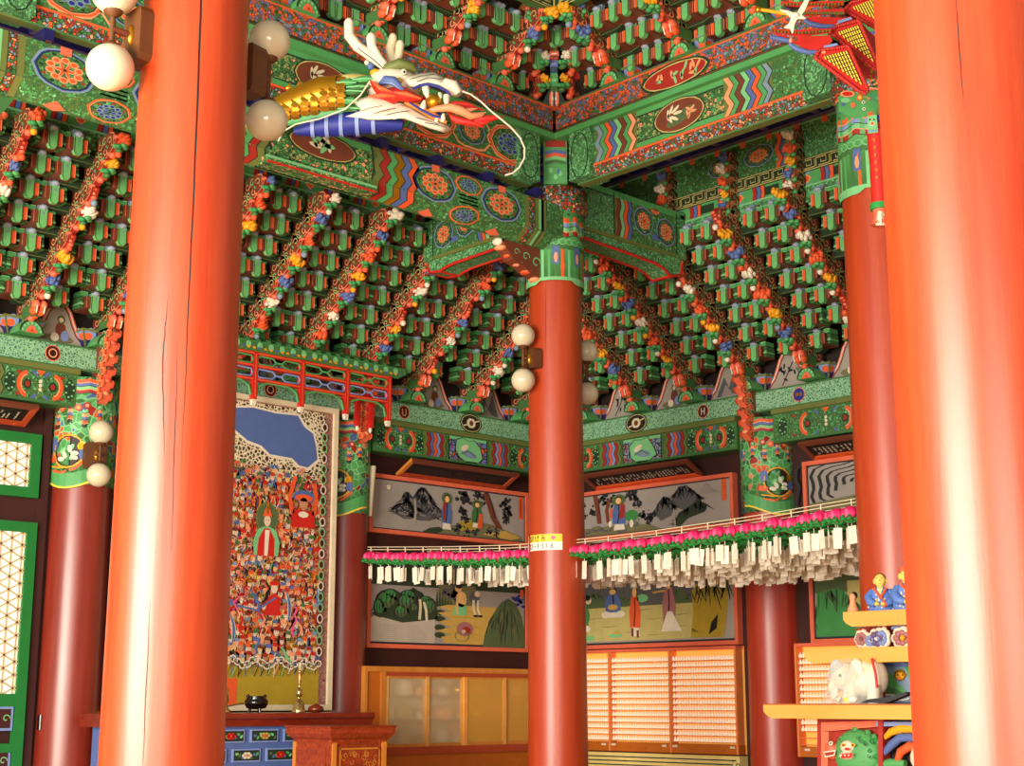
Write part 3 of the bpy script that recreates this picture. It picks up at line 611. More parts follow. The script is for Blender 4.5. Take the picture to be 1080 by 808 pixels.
wall_head(-2.8, 2.94, .262, 'green painted head of the far left wall pillar behind white lamps', 'L')
wall_head(0, 2.94, .242, 'green painted head with white rabbit shape on the pillar beside the mural', 'L')
wall_head(2.94, 0, .258, 'green painted head of the wall pillar above the paper tags', 'R')
# scroll plates in front of the wall pillars' tops
def scroll_plate(x, side, label):
    mb = MB(); n = 13; E = []
    for i in range(n): z = 3.98 + .64*i/(n-1); E.append((2.62 - .12*(i/(n-1)) + .03*math.cos(i*PI), z))
    P = [(2.78,3.94)] + E + [(2.78,4.62)]
    fr = lambda a, b, l: V((x + l, a, b)); mb.prism(P, fr, -.04, .04, 'brn', 'salm')
    for sgn in (-1, 1):
        g = lambda a, b, l, q=sgn: V((x + q*(.045 + l*EPS), a, b))
        for i in range(1, n-1):
            y, z = E[i]; mb.disc(g, y+.03, z, .04, 'org', 1, .035, 8); mb.ring(g, y+.055, z, .03, .009, 'pch', 2, .03, 8)
            if i % 2: curl(mb, g, y+.12, z, .035, 'grnL', 2, .01)
    for i in range(0, n-1): mb.ball((x, E[i][0]+.024, E[i][1]+.02), (.038,.022,.026), ('salm','pch','brn')[i % 3], 8)
    solo('scroll_bracket', mb, label, 'bracket', (x,2.7,3.94), side)
scroll_plate(0, 'R', 'brown scroll bracket with orange scalloped edge on the wall pillar at right')
scroll_plate(0, 'L', 'brown scroll bracket with orange edge behind the end of the red canopy')
scroll_plate(-2.8, 'L', 'brown scroll bracket with orange scalloped edge on the far left wall pillar')
# ============================================================ bracket sets
def m_unit(cs):
    mb = MB(); mb.box((-.08,.012,-.012), (.08,.22,.092), 'brn')
    for q in (-1, 1): mb.box((q*.03,.0,-.012), (q*.08,.014,.09), 'org' if q == cs else 'brn'); mb.line(fy(0), [(q*.076,-.01),(q*.076,.088)], .005, 'pch' if q == cs else 'salm', 1)  # brown strip paints the shaded side of the orange
    P = [(-.02,-.045),(.02,-.045),(.036,-.025)] + [(.036*math.cos(g), .1+.034*math.sin(g)) for g in [PI*i/8 for i in range(9)]] + [(-.036,-.025)]
    mb.prism(P, lambda a, b, l: V((a, l, b)), -.009, .03, 'grnU')
    f2 = fy(-.009); mb.ring(f2, 0, .1, .029, .013, 'silvb', 2, .028, 8, 0, 0, -.1, PI+.1); mb.line(f2, [(-.02,-.043),(-.034,-.024),(-.034,.09)], .006, 'grnD', 2); mb.line(f2, [(.02,-.043),(.034,-.024),(.034,.09)], .006, 'grnD', 2); mb.disc(f2, 0, .07, .01, 'gryb', 2, .016, 6)
    mb.ball((0,-.002,.12), (.04,.045,.024), 'silvb', 8)
    mb.box((-.034,.02,.1), (.034,.2,.165), 'gryb'); mb.box((-.04,.05,.11), (-.034,.2,.155), 'org'); mb.box((.034,.05,.11), (.04,.2,.155), 'org')
    for s in (-1, 1):
        mb.box((s*.05,.03,.092), (s*.118,.16,.134), 'grn'); g = fy(.03); mb.line(g, [(s*.05,.13),(s*.118,.13)], .008, 'grnL', 1)
        mb.box((s*.09,.035,-.01), (s*.122,.16,.08), 'grnM'); mb.box((s*.088,.03,.02), (s*.124,.16,.032), 'grnL')
        for k in range(3): mb.line(fy(.035), [(s*.09,.005+.026*k),(s*.122,.01+.026*k)], .007, 'blk' if k != 1 else 'grnL', 1)
    return mb.mesh('bracket_block')
def m_arm():
    mb = MB(); P = [(-.3,.02),(-.28,.04),(.28,.04),(.3,.02),(.28,-.005),(.2,-.04),(-.2,-.04),(-.28,-.005)]
    mb.prism(P, lambda a, b, l: V((a, l, b)), .15, .24, 'grnD'); f = fy(.15); mb.line(f, [(-.28,.036),(.28,.036)], .01, 'grnM', 1); mb.line(f, [(-.33,.0),(-.2,-.032),(.2,-.032),(.33,.0)], .005, 'olive', 1)  # arm coloured dark to paint the shade in gaps between blocks
    mb.line(f, [(-.3,.02),(.3,.02)], .006, 'ink', 1)
    for x in (-.12,.12): mb.disc(f, x, .01, .02, 'blood', 2, .014, 6)
    return mb.mesh('cross_arm')
def m_tongue(vert=False):
    mb = MB(); P = [(.22,.1),(.22,-.12),(.05,-.1),(-.02,-.06),(-.08,-.02),(-.11,.03),(-.06,.1),(.0,.115)] if not vert else [(.11,.1),(.11,-.1),(.02,-.09),(-.03,-.04),(-.02,.04),(.02,.1)]
    mb.prism(P, lambda a, b, l: V((l, a, b)), -.032, .032, 'brn', 'blood')
    R3 = random.Random(4)
    for q in (-1, 1):
        g = lambda a, b, l, q=q: V((q*(.032 + l*EPS), a, b))
        for a, b, r_, c, tn, g0 in ((.0,.04,.04,'tan',1,0),(.08,.05,.035,'grnL',-1,2),(.15,.03,.04,'pch',1,3),(.05,-.04,.035,'pch',-1,1),(.13,-.05,.04,'grnL',1,4),(-.04,.01,.03,'salm',1,2),(.19,-.02,.03,'tan',-1,0)): curl(mb, g, a, b, r_, c, 2, .009, tn, g0)
        for a, b, c in ((.04,.0,'grn'),(.1,.0,'grnD'),(.17,.07,'grn'),(.02,-.06,'salm'),(.09,-.08,'grn'),(-.06,.05,'salm')): mb.disc(g, a, b, .022, c, 1, .012, 6, R3.uniform(0,3))
        mb.line(g, [(p[0]*.93+.004, p[1]*.93) for p in P[2:]], .007, 'pch', 1)
    for k in range(7): mb.ball((R3.uniform(-.02,.02), -.02-.012*k+R3.uniform(-.01,.01), -.08+.022*k+R3.uniform(-.01,.01)), (R3.uniform(.02,.036), R3.uniform(.02,.036), R3.uniform(.015,.03)), ('salm','org','salm','pch')[k % 4], 7)
    return mb.mesh('tongue_bracket')
def m_flower(c):
    mb = MB(); R3 = random.Random(hash_(c))
    for k in range(9):
        g = 2*PI*k/9; rr = R3.uniform(.028,.046); mb.ball((rr*math.cos(g), rr*math.sin(g)*.9, R3.uniform(0,.04)), (R3.uniform(.014,.024),R3.uniform(.014,.024),R3.uniform(.022,.036)), c, 7)
    mb.ball((0,0,.02), (.034,.034,.034), c, 8)
    return mb.mesh('lotus_bud')
def hash_(c): return sum(ord(x) for x in c)
def m_calyx():
    mb = MB()
    for k in range(5):
        g = 2*PI*k/5; mb.ball((.036*math.cos(g), .036*math.sin(g), -.012-.012*(k%2)), (.034,.026,.02), 'leafm' if k % 2 else 'grn', 7)
    mb.ball((0,.03,-.045), (.03,.045,.022), 'grnM', 8)
    return mb.mesh('calyx')
def m_small(c):
    mb = MB().ball((0,0,0), (.03,.03,.03), c, 8); return mb.mesh('small_bud')
def m_judu():
    mb = MB(); a, b = .12, .19
    vs = [(-a,-a,0),(a,-a,0),(a,a,0),(-a,a,0),(-b,-b,.15),(b,-b,.15),(b,b,.15),(-b,b,.15)]; mb.add(vs, [(0,3,2,1),(4,5,6,7),(0,1,5,4),(1,2,6,5),(2,3,7,6),(3,0,4,7)], 'navy')
    f = lambda q: (lambda u, v, l: V(((u), -a - (b-a)*v/.15 - l*EPS, v)))
    g = f(0); g2 = lambda u, v, l: V((-a - (b-a)*v/.15 - l*EPS, u, v)); g3 = lambda u, v, l: V((a + (b-a)*v/.15 + l*EPS, u, v))
    for h in (g, g2, g3):
        mb.rect(h, -.015, 0, .015, .15, 'olive', 2); mb.rect(h, -b+.01, .13, b-.01, .15, 'olive', 2)
        for s in (-1, 1): mb.disc(h, s*.115, .11, .06, 'bluL', 1, .05, 8); mb.disc(h, s*.125, .09, .04, 'org', 2, .03, 8); mb.line(h, [(s*a, 0), (s*b, .15)], .016, 'olive', 3)
    mb.box((-a,-a,-.0), (a,a,.012), 'grn')
    return mb.mesh('capital_block')
def m_rosette():
    mb = MB(); T = lambda a, b, l: V((a, -.3 - l*EPS, b))
    P = [(.11*math.cos(g), .115*math.sin(g)) for g in [PI*i/10 for i in range(11)]]
    mb.prism(P, lambda a, b, l: V((a, l, b)), -.3, -.12, 'grn')
    mb.ring(T, 0, 0, .1, .016, 'grnD', 1, .105, 10, 0, 0, .05, PI-.05)
    for k in range(7): g = PI*(k+.5)/7; mb.disc(T, .08*math.cos(g), .08*math.sin(g), .013, 'grnL', 2, None, 6)
    mb.poly(T, [(-.055,.0),(.055,.0),(.03,.045),(0,.065),(-.03,.045)], 'salm', 2); mb.poly(T, [(-.03,.0),(.03,.0),(0,.035)], 'org', 3); mb.disc(T, 0, .02, .008, 'blood', 4, None, 6)
    return mb.mesh('rosette')
def m_lips():
    mb = MB()
    for s in (-1, 1):
        for k in range(2): mb.ball((s*.032, -.0-.03*k, .0+.045*k), (.034,.05,.04), 'salm' if k else 'org', 10)
        mb.tube([(s*.032,-.05,-.03),(s*.034,-.07,.03),(s*.03,-.06,.07)], .006, 'wht', 5)
    mb.box((-.04,.03,-.04), (.04,.2,.05), 'grnM')
    return mb.mesh('tongue_tip')
MU2 = {'L': m_unit(1), 'R': m_unit(-1)}; MA, MT, MTV, MC, MJ, MR, ML = m_arm(), m_tongue(), m_tongue(True), m_calyx(), m_judu(), m_rosette(), m_lips()
MF = {c: m_flower(c) for c in ('org','wht','yel','blu')}; MS = {c: m_small(c) for c in ('yel','wht','gryb','org')}
SEQ = ['org','wht','blu','yel','org','wht','blu','yel','org','blu','wht','yel','org','yel']
def sub(par, name, me, loc, rot=(0,0,0), sc=(1,1,1)):
    o = bpy.data.objects.new(name, me); COL.objects.link(o); o.parent = par; o.location = loc; o.rotation_euler = rot; o.scale = sc; return o
def bracket_set(x, side, label, y0, z0, dy, dz, n, nv=0, corner=99, seed=0, rot45=False, group='bracket sets', both=True, kmin=0):
    """corner: along-wall coordinate of the room corner mitre (blocks beyond it are cut)"""
    M4 = ROT[side] @ Matrix.Translation((x, y0+.12, z0-.14))
    if rot45: M4 = Matrix.Rotation(-PI/4, 4, 'Z') @ Matrix.Translation((0, y0+.12, z0-.14))
    MU = MU2[side]; root = put('bracket_set', None, M4, None, label, 'bracket', group); root.empty_display_size = .1
    sgn = 1 if side == 'L' else -1
    R2 = random.Random(seed); off = R2.randrange(4)
    ok = lambda q, k: sgn*(x + q) < (y0 - dy*k) + corner
    sub(root, 'capital_block', MJ, (0,.06,0)); sub(root, 'rosette', MR, (0,.06,-.0)); 
    for k in range(n):
        Y, Z = -.12 - dy*k, .14 + dz*k
        q0 = .2 if k == 0 else (.18 if k == 1 else (.22 if k == 2 else .245))
        if not rot45:
            for q in ((-q0, q0) if z0 < 6 else (-.31, -.14, .14, .31)):
                if ok(q, k) and (k > 0 or z0 > 6): sub(root, 'bracket_block', MU, (q, Y, Z), (0,0,0), (1,1,1) if z0 < 6 else (1,1,.95))
            if ok(0, k): sub(root, 'cross_arm', MA, (0, Y, Z), (0,0,0), (.5 if k < 2 and z0 < 6 else 1, 1, 1) if ok(.35*sgn, k) else (.5,1,1))
        if ok(0, k):
            sub(root, 'tongue_bracket', MT, (0, Y-.1, Z+.06))
            if k == 0: sub(root, 'tongue_tip', ML, (0, Y-.2, Z+.03)); continue
            c = SEQ[(k + off) % 14]; fs = R2.uniform(.95,1.4)
            if R2.random() < .85: 
                sub(root, 'lotus_bud', MF[c], (0, Y-.24, Z+.07), (R2.uniform(.3,1.1), R2.uniform(-.3,.3), R2.uniform(0,2)), [fs, fs*R2.uniform(.8,1.1), fs*R2.uniform(.8,1.2)]); sub(root, 'calyx', MC, (0, Y-.22, Z+.04))
            if R2.random() < .6: sub(root, 'small_bud', MS[R2.choice(['yel','wht','gryb','org'])], (0, Y-.19, Z-.03))
    for j in range(nv):
        Y, Z = -.12 - dy*(n-1), .14 + dz*n + .115*j
        sub(root, 'tongue_bracket', MTV, (0, Y+.02, Z+.03)); c = SEQ[(j + off + 1) % 14]
        sub(root, 'lotus_bud', MF[c], (0, Y-.07, Z+.03), (R2.uniform(.4,1.7), R2.uniform(-.4,.4), R2.uniform(0,2)), [R2.uniform(.7,1.15) for _ in range(3)]); sub(root, 'calyx', MC, (0, Y-.06, Z-.01), (1.2,0,0))
    return root
LW = [-4.2,-3.5,-2.8,-2.12,-1.47,-.79,-.05,.65,1.45,2.2]; i = 0
for k, x in enumerate(LW):
    bracket_set(x, 'L', 'flower tipped bracket set on the left wall, %s counted from the left edge' % ORD[k], 2.72, 4.61, .175, .155, 8, 0, -.1, 20+k, False, 'bracket sets on the left wall')
RW = [-2.2,-1.47,-.735,0,.735,1.47,2.2,2.94,3.68,4.42]
for k, x in enumerate(RW):
    bracket_set(x, 'R', 'flower tipped bracket set on the right wall, %s counted from the corner' % ORD[k], 2.72, 4.61, .175, .155, 8, 5, -.1, 50+k, False, 'bracket sets on the right wall')
UL = [-4.3,-3.6,-2.87,-2.2,-1.52,-.86]
for k, x in enumerate(UL):
    bracket_set(x, 'L', 'flower tipped upper bracket set on the left high beam, %s from the left' % ORD[k], -.16, 6.66, .2, .13, 3, 5, .1, 80+k, False, 'bracket sets on the left high beam')
UR = [.92,1.68,2.43,3.15,3.9]
for k, x in enumerate(UR):
    bracket_set(x, 'R', 'flower tipped upper bracket set on the right high beam, %s from the central corner' % ORD[k], -.16, 6.66, .2, .13, 3, 5, .1, 95+k, False, 'bracket sets on the right high beam')
# corner bracket seen edge on above the central pillar: a column of painted lumps
t = Thing('corner_bracket', 'narrow column of painted beads rising in the corner over the central pillar', 'bracket', (-.25,-.25,6.5))
cols = [('salm',.13,.2),('grn',.14,.0),('blu',.08,0),('salm',.06,0),('grn',.1,0),('org',.09,0),('salm',.06,0),('grn',.17,0),('wht',.06,0),('blu',.13,0),('org',.1,0),('grn',.14,0)]
z = 6.5; u = V((-.7071,-.7071,0)); w = V((.7071,-.7071,0)); dd = .42
for i, (c, h, _) in enumerate(cols):
    mb = MB(); a = (V((0,0,0)) + u*dd); g = fplane(a, w, (0,0,1)); hw = .034 if c != 'salm' else .042
    P = [(-hw*.8,z),(hw*.8,z),(hw,z+h*.3),(hw,z+h*.75),(hw*.8,z+h-.004),(-hw*.8,z+h-.004),(-hw,z+h*.75),(-hw,z+h*.3)]
    mb.prism(P, g, -120, 0, c); mb.disc(g, 0, z+h*.5, hw*.7, {'grn':'grnL','salm':'wht','blu':'bluL','org':'salm','wht':'pch'}[c], 1, h*.12, 8); mb.line(g, [(-hw*.8,z+.006),(hw*.8,z+.006)], .01, 'ink', 2)
    if i == 0: mb.line(g, [(0,z),(0,z+h)], .012, 'ink', 3); mb.line(g, [(-.02,z),(-.02,z+h)], .008, 'wht', 3); mb.line(g, [(.02,z),(.02,z+h)], .008, 'wht', 3)
    t.part('bead', mb); z += h; dd += h*.62
mb = MB().prism([(0,6.5),(-.3,6.5),(-1.1,7.78),(0,7.78)], lambda a, b, l: u*(-a) + w*l + V((0,0,b)), -.03, .03, 'brn'); t.part('backing_plate', mb)
for s_ in (-1, 1):
    for k in range(6):
        p = u*(.0+.13*k) + w*(s_*(.16+.01*k)) + V((0,0,.2+.155*k)); rz = -PI/4 - s_*.5
        sub(t.e, 'side_scroll', MT, p, (0,0,rz), (1,1.15,1.15)); q = p + Matrix.Rotation(rz, 3, 'Z') @ V((0,-.16,.0))
        sub(t.e, 'lotus_bud', MF[('yel','wht','org')[k % 3]], q, (.8,0,k), (.9,.9,.9)); sub(t.e, 'calyx', MC, q - V((0,0,.035)))
    for k in range(4):
        for m_ in range(2): sub(t.e, 'bracket_block', MU2['L' if s_ < 0 else 'R'], u*(-.02+.14*k) + w*(s_*(.34+.13*m_+.02*k)) + V((0,0,.2+.15*k)), (0,0,-PI/4 - s_*.6), (1.1,1,1.1))
# painted panels between the bracket sets on the wall
def wall_panel(x, side, k, nm):
    mb = MB(); f = fy(2.84); P = [(-.26,4.46),(-.24,4.52),(-.18,4.58),(-.14,4.66),(-.1,4.76),(-.05,4.83),(-.03,4.92),(0,4.97),(.03,4.92),(.05,4.83),(.1,4.76),(.14,4.66),(.18,4.58),(.24,4.52),(.26,4.46)]
    Q = [(x+a, b) for a, b in P]; mb.prism(Q, fy(0), -2.88/EPS, -2.84/EPS, 'pgrey2'); 
    mb.line(f, Q, .05, 'blk', 1); mb.line(f, Q, .034, 'salm', 2); mb.line(f, Q, .012, 'wht', 3)
    r = random.Random(k)
    if k % 3 == 0:
        for i in range(9): mb.disc(f, x+r.uniform(-.1,.1), 4.55+r.uniform(0,.14), .03, 'ink', 2, .012, 7, r.uniform(0,3))
        mb.line(f, [(x-.08,4.5),(x-.02,4.6),(x+.05,4.72)], .012, 'ink', 3)
    elif k % 3 == 1:
        mb.disc(f, x, 4.52, .15, 'hill', 2, .04, 10); mb.disc(f, x+.02, 4.6, .05, 'brn', 3, .07, 10); mb.disc(f, x+.06, 4.55, .04, 'bluL', 4, .05, 8); mb.disc(f, x-.03, 4.53, .04, 'wht', 4, .04, 8); mb.disc(f, x+.02, 4.69, .038, 'rock', 4, None, 10); mb.disc(f, x+.02, 4.685, .022, 'faceW', 5, None, 8)
    else:
        mb.poly(f, [(x-.16,4.5),(x-.06,4.7),(x,4.58),(x+.06,4.74),(x+.15,4.5)], 'inkL', 2); mb.poly(f, [(x-.1,4.5),(x-.04,4.62),(x+.04,4.52),(x+.1,4.5)], 'pgrey', 3)
    solo('wall_panel', mb, 'grey pointed painted panel between bracket feet on the %s wall, %s %s' % (nm, ORD[k], 'from the left' if side == 'L' else 'from the corner'), 'panel', (x,2.84,4.46), side, 'grey pointed panels between the bracket feet')
for k, (a, b) in enumerate(zip(LW, LW[1:])): wall_panel((a+b)/2, 'L', k, 'left')
for k, (a, b) in enumerate(zip(RW, RW[1:])): wall_panel((a+b)/2, 'R', k, 'right')
# ============================================================ framed wall paintings
AR = [1]
def mount(x0, x1, z0, z1):
    W, H = x1-x0, z1-z0; AR[0] = W/H
    return lambda a, b, l: V((x0 + a*W, 2.925 - l*EPS, z0 + b*H))
def hills(mb, f, pts, c, l, lines=0, lc='ink', seed=0):
    mb.poly(f, pts, c, l); r = random.Random(seed)
    xs = [p[0] for p in pts]; top = max(p[1] for p in pts); x0, x1 = min(xs), max(xs); y0 = min(p[1] for p in pts)
    def h(x):
        best = y0
        for a, b in zip(pts, pts[1:]):
            if min(a[0],b[0]) <= x <= max(a[0],b[0]) and a[0] != b[0]: best = max(best, a[1] + (b[1]-a[1])*(x-a[0])/(b[0]-a[0]))
        return best
    for i in range(lines):
        x = r.uniform(x0, x1); t = h(x); 
        if t - y0 < .06: continue
        L = (t-y0)*r.uniform(.2,.55); s = r.uniform(-.03,.03)
        mb.line(f, [(x,t-.01),(x+s*.5,t-L*.5),(x+s*1.4,t-L)], r.uniform(.004,.014), lc, l+1, False, True)
def blob(mb, f, cx, cy, r, c, l, asp=1, seed=0, n=10, sp=.6, k=12):
    R = random.Random(seed)
    for i in range(k*2):
        q = r*R.uniform(.12,.34); mb.disc(f, cx+R.gauss(0,r*.42), cy+R.gauss(0,r*.42)*AR[0], q, c, l + .3*(i % 3), q*AR[0]*.8, 7)
def person(mb, f, x, y, h, robe, l, w=.05, halo=None, face='skin', legs='wht', hair='blk', bare=None):
    mb.poly(f, [(x-w*.5,y),(x+w*.55,y),(x+w*.35,y+h*.3),(x-w*.3,y+h*.3)], legs, l)
    mb.poly(f, [(x-w*.55,y+h*.18),(x+w*.55,y+h*.16),(x+w*.6,y+h*.5),(x+w*.35,y+h*.78),(x-w*.35,y+h*.78),(x-w*.6,y+h*.5)], robe, l+1)
    mb.line(f, [(x-w*.1,y+h*.2),(x+w*.05,y+h*.5),(x,y+h*.75)], w*.12, bare or 'ink', l+2)
    if halo: mb.disc(f, x, y+h*.88, w*.62, halo, l+2, h*.17, 14)
    mb.disc(f, x, y+h*.88, w*.3, hair, l+3, h*.11, 10); mb.disc(f, x, y+h*.855, w*.26, face, l+4, h*.095, 10)
def fig_a(mb, f):   # mountains with moon, two monks, pine
    for pk, w_, hh, sd in ((.215,.1,.8,1),(.315,.15,.93,2)):
        P = [(pk-w_,.36),(pk-w_*.7,.5),(pk-w_*.45,hh*.72),(pk-w_*.25,hh*.92),(pk-w_*.08,hh),(pk+w_*.1,hh*.98),(pk+w_*.3,hh*.85),(pk+w_*.5,hh*.66),(pk+w_*.8,.5),(pk+w_,.4),(pk+w_*.5,.3),(pk-w_*.3,.28)]
        hills(mb, f, P, 'inkL', 3, 90, 'ink', sd); hills(mb, f, [(pk+(x-pk)*.8, y*.93) for x, y in P], 'inkL', 3.4, 50, 'pgrey', sd+5); hills(mb, f, [(pk+(x-pk)*.6, y*.86) for x, y in P], 'inkL', 3.8, 40, 'ink', sd+9)
    mb.line(f, [(.262,.66),(.268,.4),(.258,.1)], .014, 'pgrey2', 6)
    mb.disc(f, .1,.84, .017, 'ink', 3, .064, 14); mb.disc(f, .1,.84, .015, 'cream', 4, .056, 14)
    mb.poly(f, [(.3,.0),(.42,.14),(.5,.2),(.58,.32),(.66,.36),(.8,.3),(.97,.12),(.99,.0)], 'hill', 3); mb.poly(f, [(.54,.28),(.6,.36),(.68,.33),(.66,.16),(.56,.12)], 'hillY', 4); mb.poly(f, [(.7,.1),(.86,.22),(.97,.1),(.9,.03)], 'sand', 4)
    mb.poly(f, [(.3,.0),(.36,.12),(.42,.16),(.45,.1),(.4,.0)], 'rockD', 4)
    for s, (a, b, rr) in enumerate(((.58,.82,.045),(.57,.55,.035),(.59,.4,.03),(.72,.85,.035),(.86,.8,.04),(.88,.62,.04),(.86,.45,.03),(.67,.9,.03))): blob(mb, f, a, b, rr, 'ink', 5, 3.0, s)
    mb.line(f, [(.725,.95),(.755,.7),(.78,.45),(.82,.25)], .04, 'brn', 8, False); mb.line(f, [(.74,.95),(.77,.7),(.79,.45)], .008, 'ink', 9)
    person(mb, f, .465, .12, .72, 'blu', 8, .055, 'rock'); mb.poly(f, [(.44,.3),(.455,.3),(.46,.7),(.44,.66)], 'blood', 11)
    person(mb, f, .665, .22, .55, 'grnM', 8, .06, 'rock'); mb.poly(f, [(.665,.2),(.7,.22),(.7,.5),(.68,.52)], 'org', 11)
    for s, (a, b) in enumerate(((.55,.22),(.6,.12),(.53,.14),(.66,.12),(.75,.16),(.8,.14))): blob(mb, f, a, b, .022, 'ink', 7, 2.2, s+30); mb.line(f, [(a-.02,b),(a,b+.04),(a+.02,b)], .004, 'gryb', 9)
    mb.rect(f, .955,.5,.985,.98,'org', 5); mb.line(f, [(.97,.55),(.97,.92)], .006, 'blood', 6)
def fig_b(mb, f):   # waterfall cliffs, cliff ledges, two men
    fo = f; f = lambda a, b, l: fo(a, b*.74, l); mb.rect(fo, 0, .68, 1, 1, 'rockD', 1)
    mb.rect(f, 0,0,.4,.42,'water',2); 
    for i in range(9): mb.line(f, [(.03,.05+.03*i),(.38-.01*i,.06+.03*i)], .004, 'pgrey', 3)
    hills(mb, f, [(.02,.44),(.04,.62),(.08,.8),(.14,.86),(.2,.78),(.26,.9),(.32,.82),(.36,.62),(.4,.6),(.42,.42),(.2,.34)], 'rockD', 4, 30, 'ink', 5)
    for x, y, a, b, c in ((.1,.66,.07,.18,'rock'),(.06,.56,.04,.16,'rockG'),(.12,.76,.05,.1,'rockG'),(.22,.66,.06,.16,'rock'),(.27,.55,.05,.13,'rockD'),(.23,.78,.05,.08,'rockG'),(.36,.6,.05,.16,'rock'),(.34,.72,.04,.06,'rockG'),(.19,.5,.05,.13,'rock')):
        mb.disc(f, x, y, a, 'ink', 6, b, 12); mb.disc(f, x+.004, y-.01, a*.9, 'rockD', 6.5, b*.93, 12); mb.disc(f, x-.003, y+b*.12, a*.72, c, 7, b*.7, 12); mb.disc(f, x-.008, y+b*.3, a*.45, 'rockG' if c != 'rockD' else 'rock', 7.5, b*.4, 10)
        for k in range(3): mb.line(f, [(x-a*.4+a*.4*k,y+b*.6),(x-a*.5+a*.4*k,y),(x-a*.3+a*.4*k,y-b*.7)], .006, 'ink', 8, False, True)
    mb.line(f, [(.3,.72),(.305,.62),(.3,.4)], .016, 'cream', 9); mb.line(f, [(.325,.68),(.34,.55),(.345,.38)], .016, 'cream', 9)
    mb.rect(f, .42,.6,.66,.98,'hill',2); blob(mb, f, .5, .8, .07, 'inkL', 3, 2.5, 9)
    for s in range(6): mb.poly(f, [(.4+.018*s,.62),(.41+.018*s,.9-.03*s),(.42+.018*s,.62)], 'rockD', 4)
    mb.poly(f, [(.42,.62),(.48,.66),(.8,.66),(.82,.0),(.46,.05),(.44,.14),(.5,.18),(.41,.24),(.5,.3),(.42,.38),(.5,.44),(.41,.52),(.5,.56)], 'sand', 5)
    for y in (.2,.32,.46,.56): mb.line(f, [(.44,y),(.6,y+.01),(.7,y-.01)], .01, 'hillY', 6, False, True); mb.disc(f, .43, y-.03, .035, 'rockD', 4, .05, 8)
    for q, (cx_, cy_, rx_, ry_) in enumerate(((.88,.55,.1,.3),(.8,.3,.07,.26),(.93,.3,.07,.28),(.86,.18,.07,.18),(.84,.5,.06,.22))):
        pass
    mb.poly(f, [(.71,0),(.72,.2),(.75,.42),(.79,.6),(.83,.74),(.88,.82),(.93,.74),(.97,.55),(.99,.3),(1,0)], 'rock', 7)
    rq = random.Random(12)
    for q in range(46):
        x_ = rq.uniform(.78,.95); y_ = rq.uniform(.35,.8); k_ = (x_-.88)*2.2; w_ = rq.uniform(.004,.014); L_ = rq.uniform(.15,.34)
        P_ = [(x_+k_*.0,y_),(x_+k_*.12,y_-L_*.35),(x_+k_*.2,y_-L_*.7),(x_+k_*.22,y_-L_)]
        if y_ < .84 - abs(x_-.87)*3.2: mb.line(f, P_, w_, ('rockD','ink','hill','rockD')[q % 4], 7.5+q*.01, False, True)
    blob(mb, f, .95, .8, .04, 'bluD', 9, 2.5, 3); mb.rect(f, .96,.85,.985,.98,'org',12)
    mb.poly(f, [(.51,.5),(.6,.5),(.6,.66),(.55,.7),(.52,.64)], 'grnL', 8); mb.disc(f, .565,.76,.035,'skin',8,.13,12); mb.disc(f, .545,.93,.022,'skin',9,.06,10); mb.disc(f, .548,.965,.02,'blk',10,.035,10); mb.line(f, [(.545,.8),(.535,.65),(.54,.52)], .016, 'skin', 9)
    mb.disc(f, .65,.8,.035,'inkL',8,.1,10); mb.disc(f, .67,.86,.02,'faceW',9,.05,8)
    for a, b in ((.645,.66),(.675,.66)): mb.line(f, [(a,b+.1),(a,b-.05),(a+.012,b-.14)], .016, 'cream', 9); mb.disc(f, a+.015, b-.16, .016, 'blk', 10, .02, 8)
    mb.disc(f, .59,.28,.055,'mauve',8,.12,12); mb.disc(f, .6,.26,.03,'blood',9,.06,10); mb.ring(f, .57,.16,.045,.006,'olive',10,.08); mb.disc(f,.58,.24,.015,'faceW',10,.03,8)
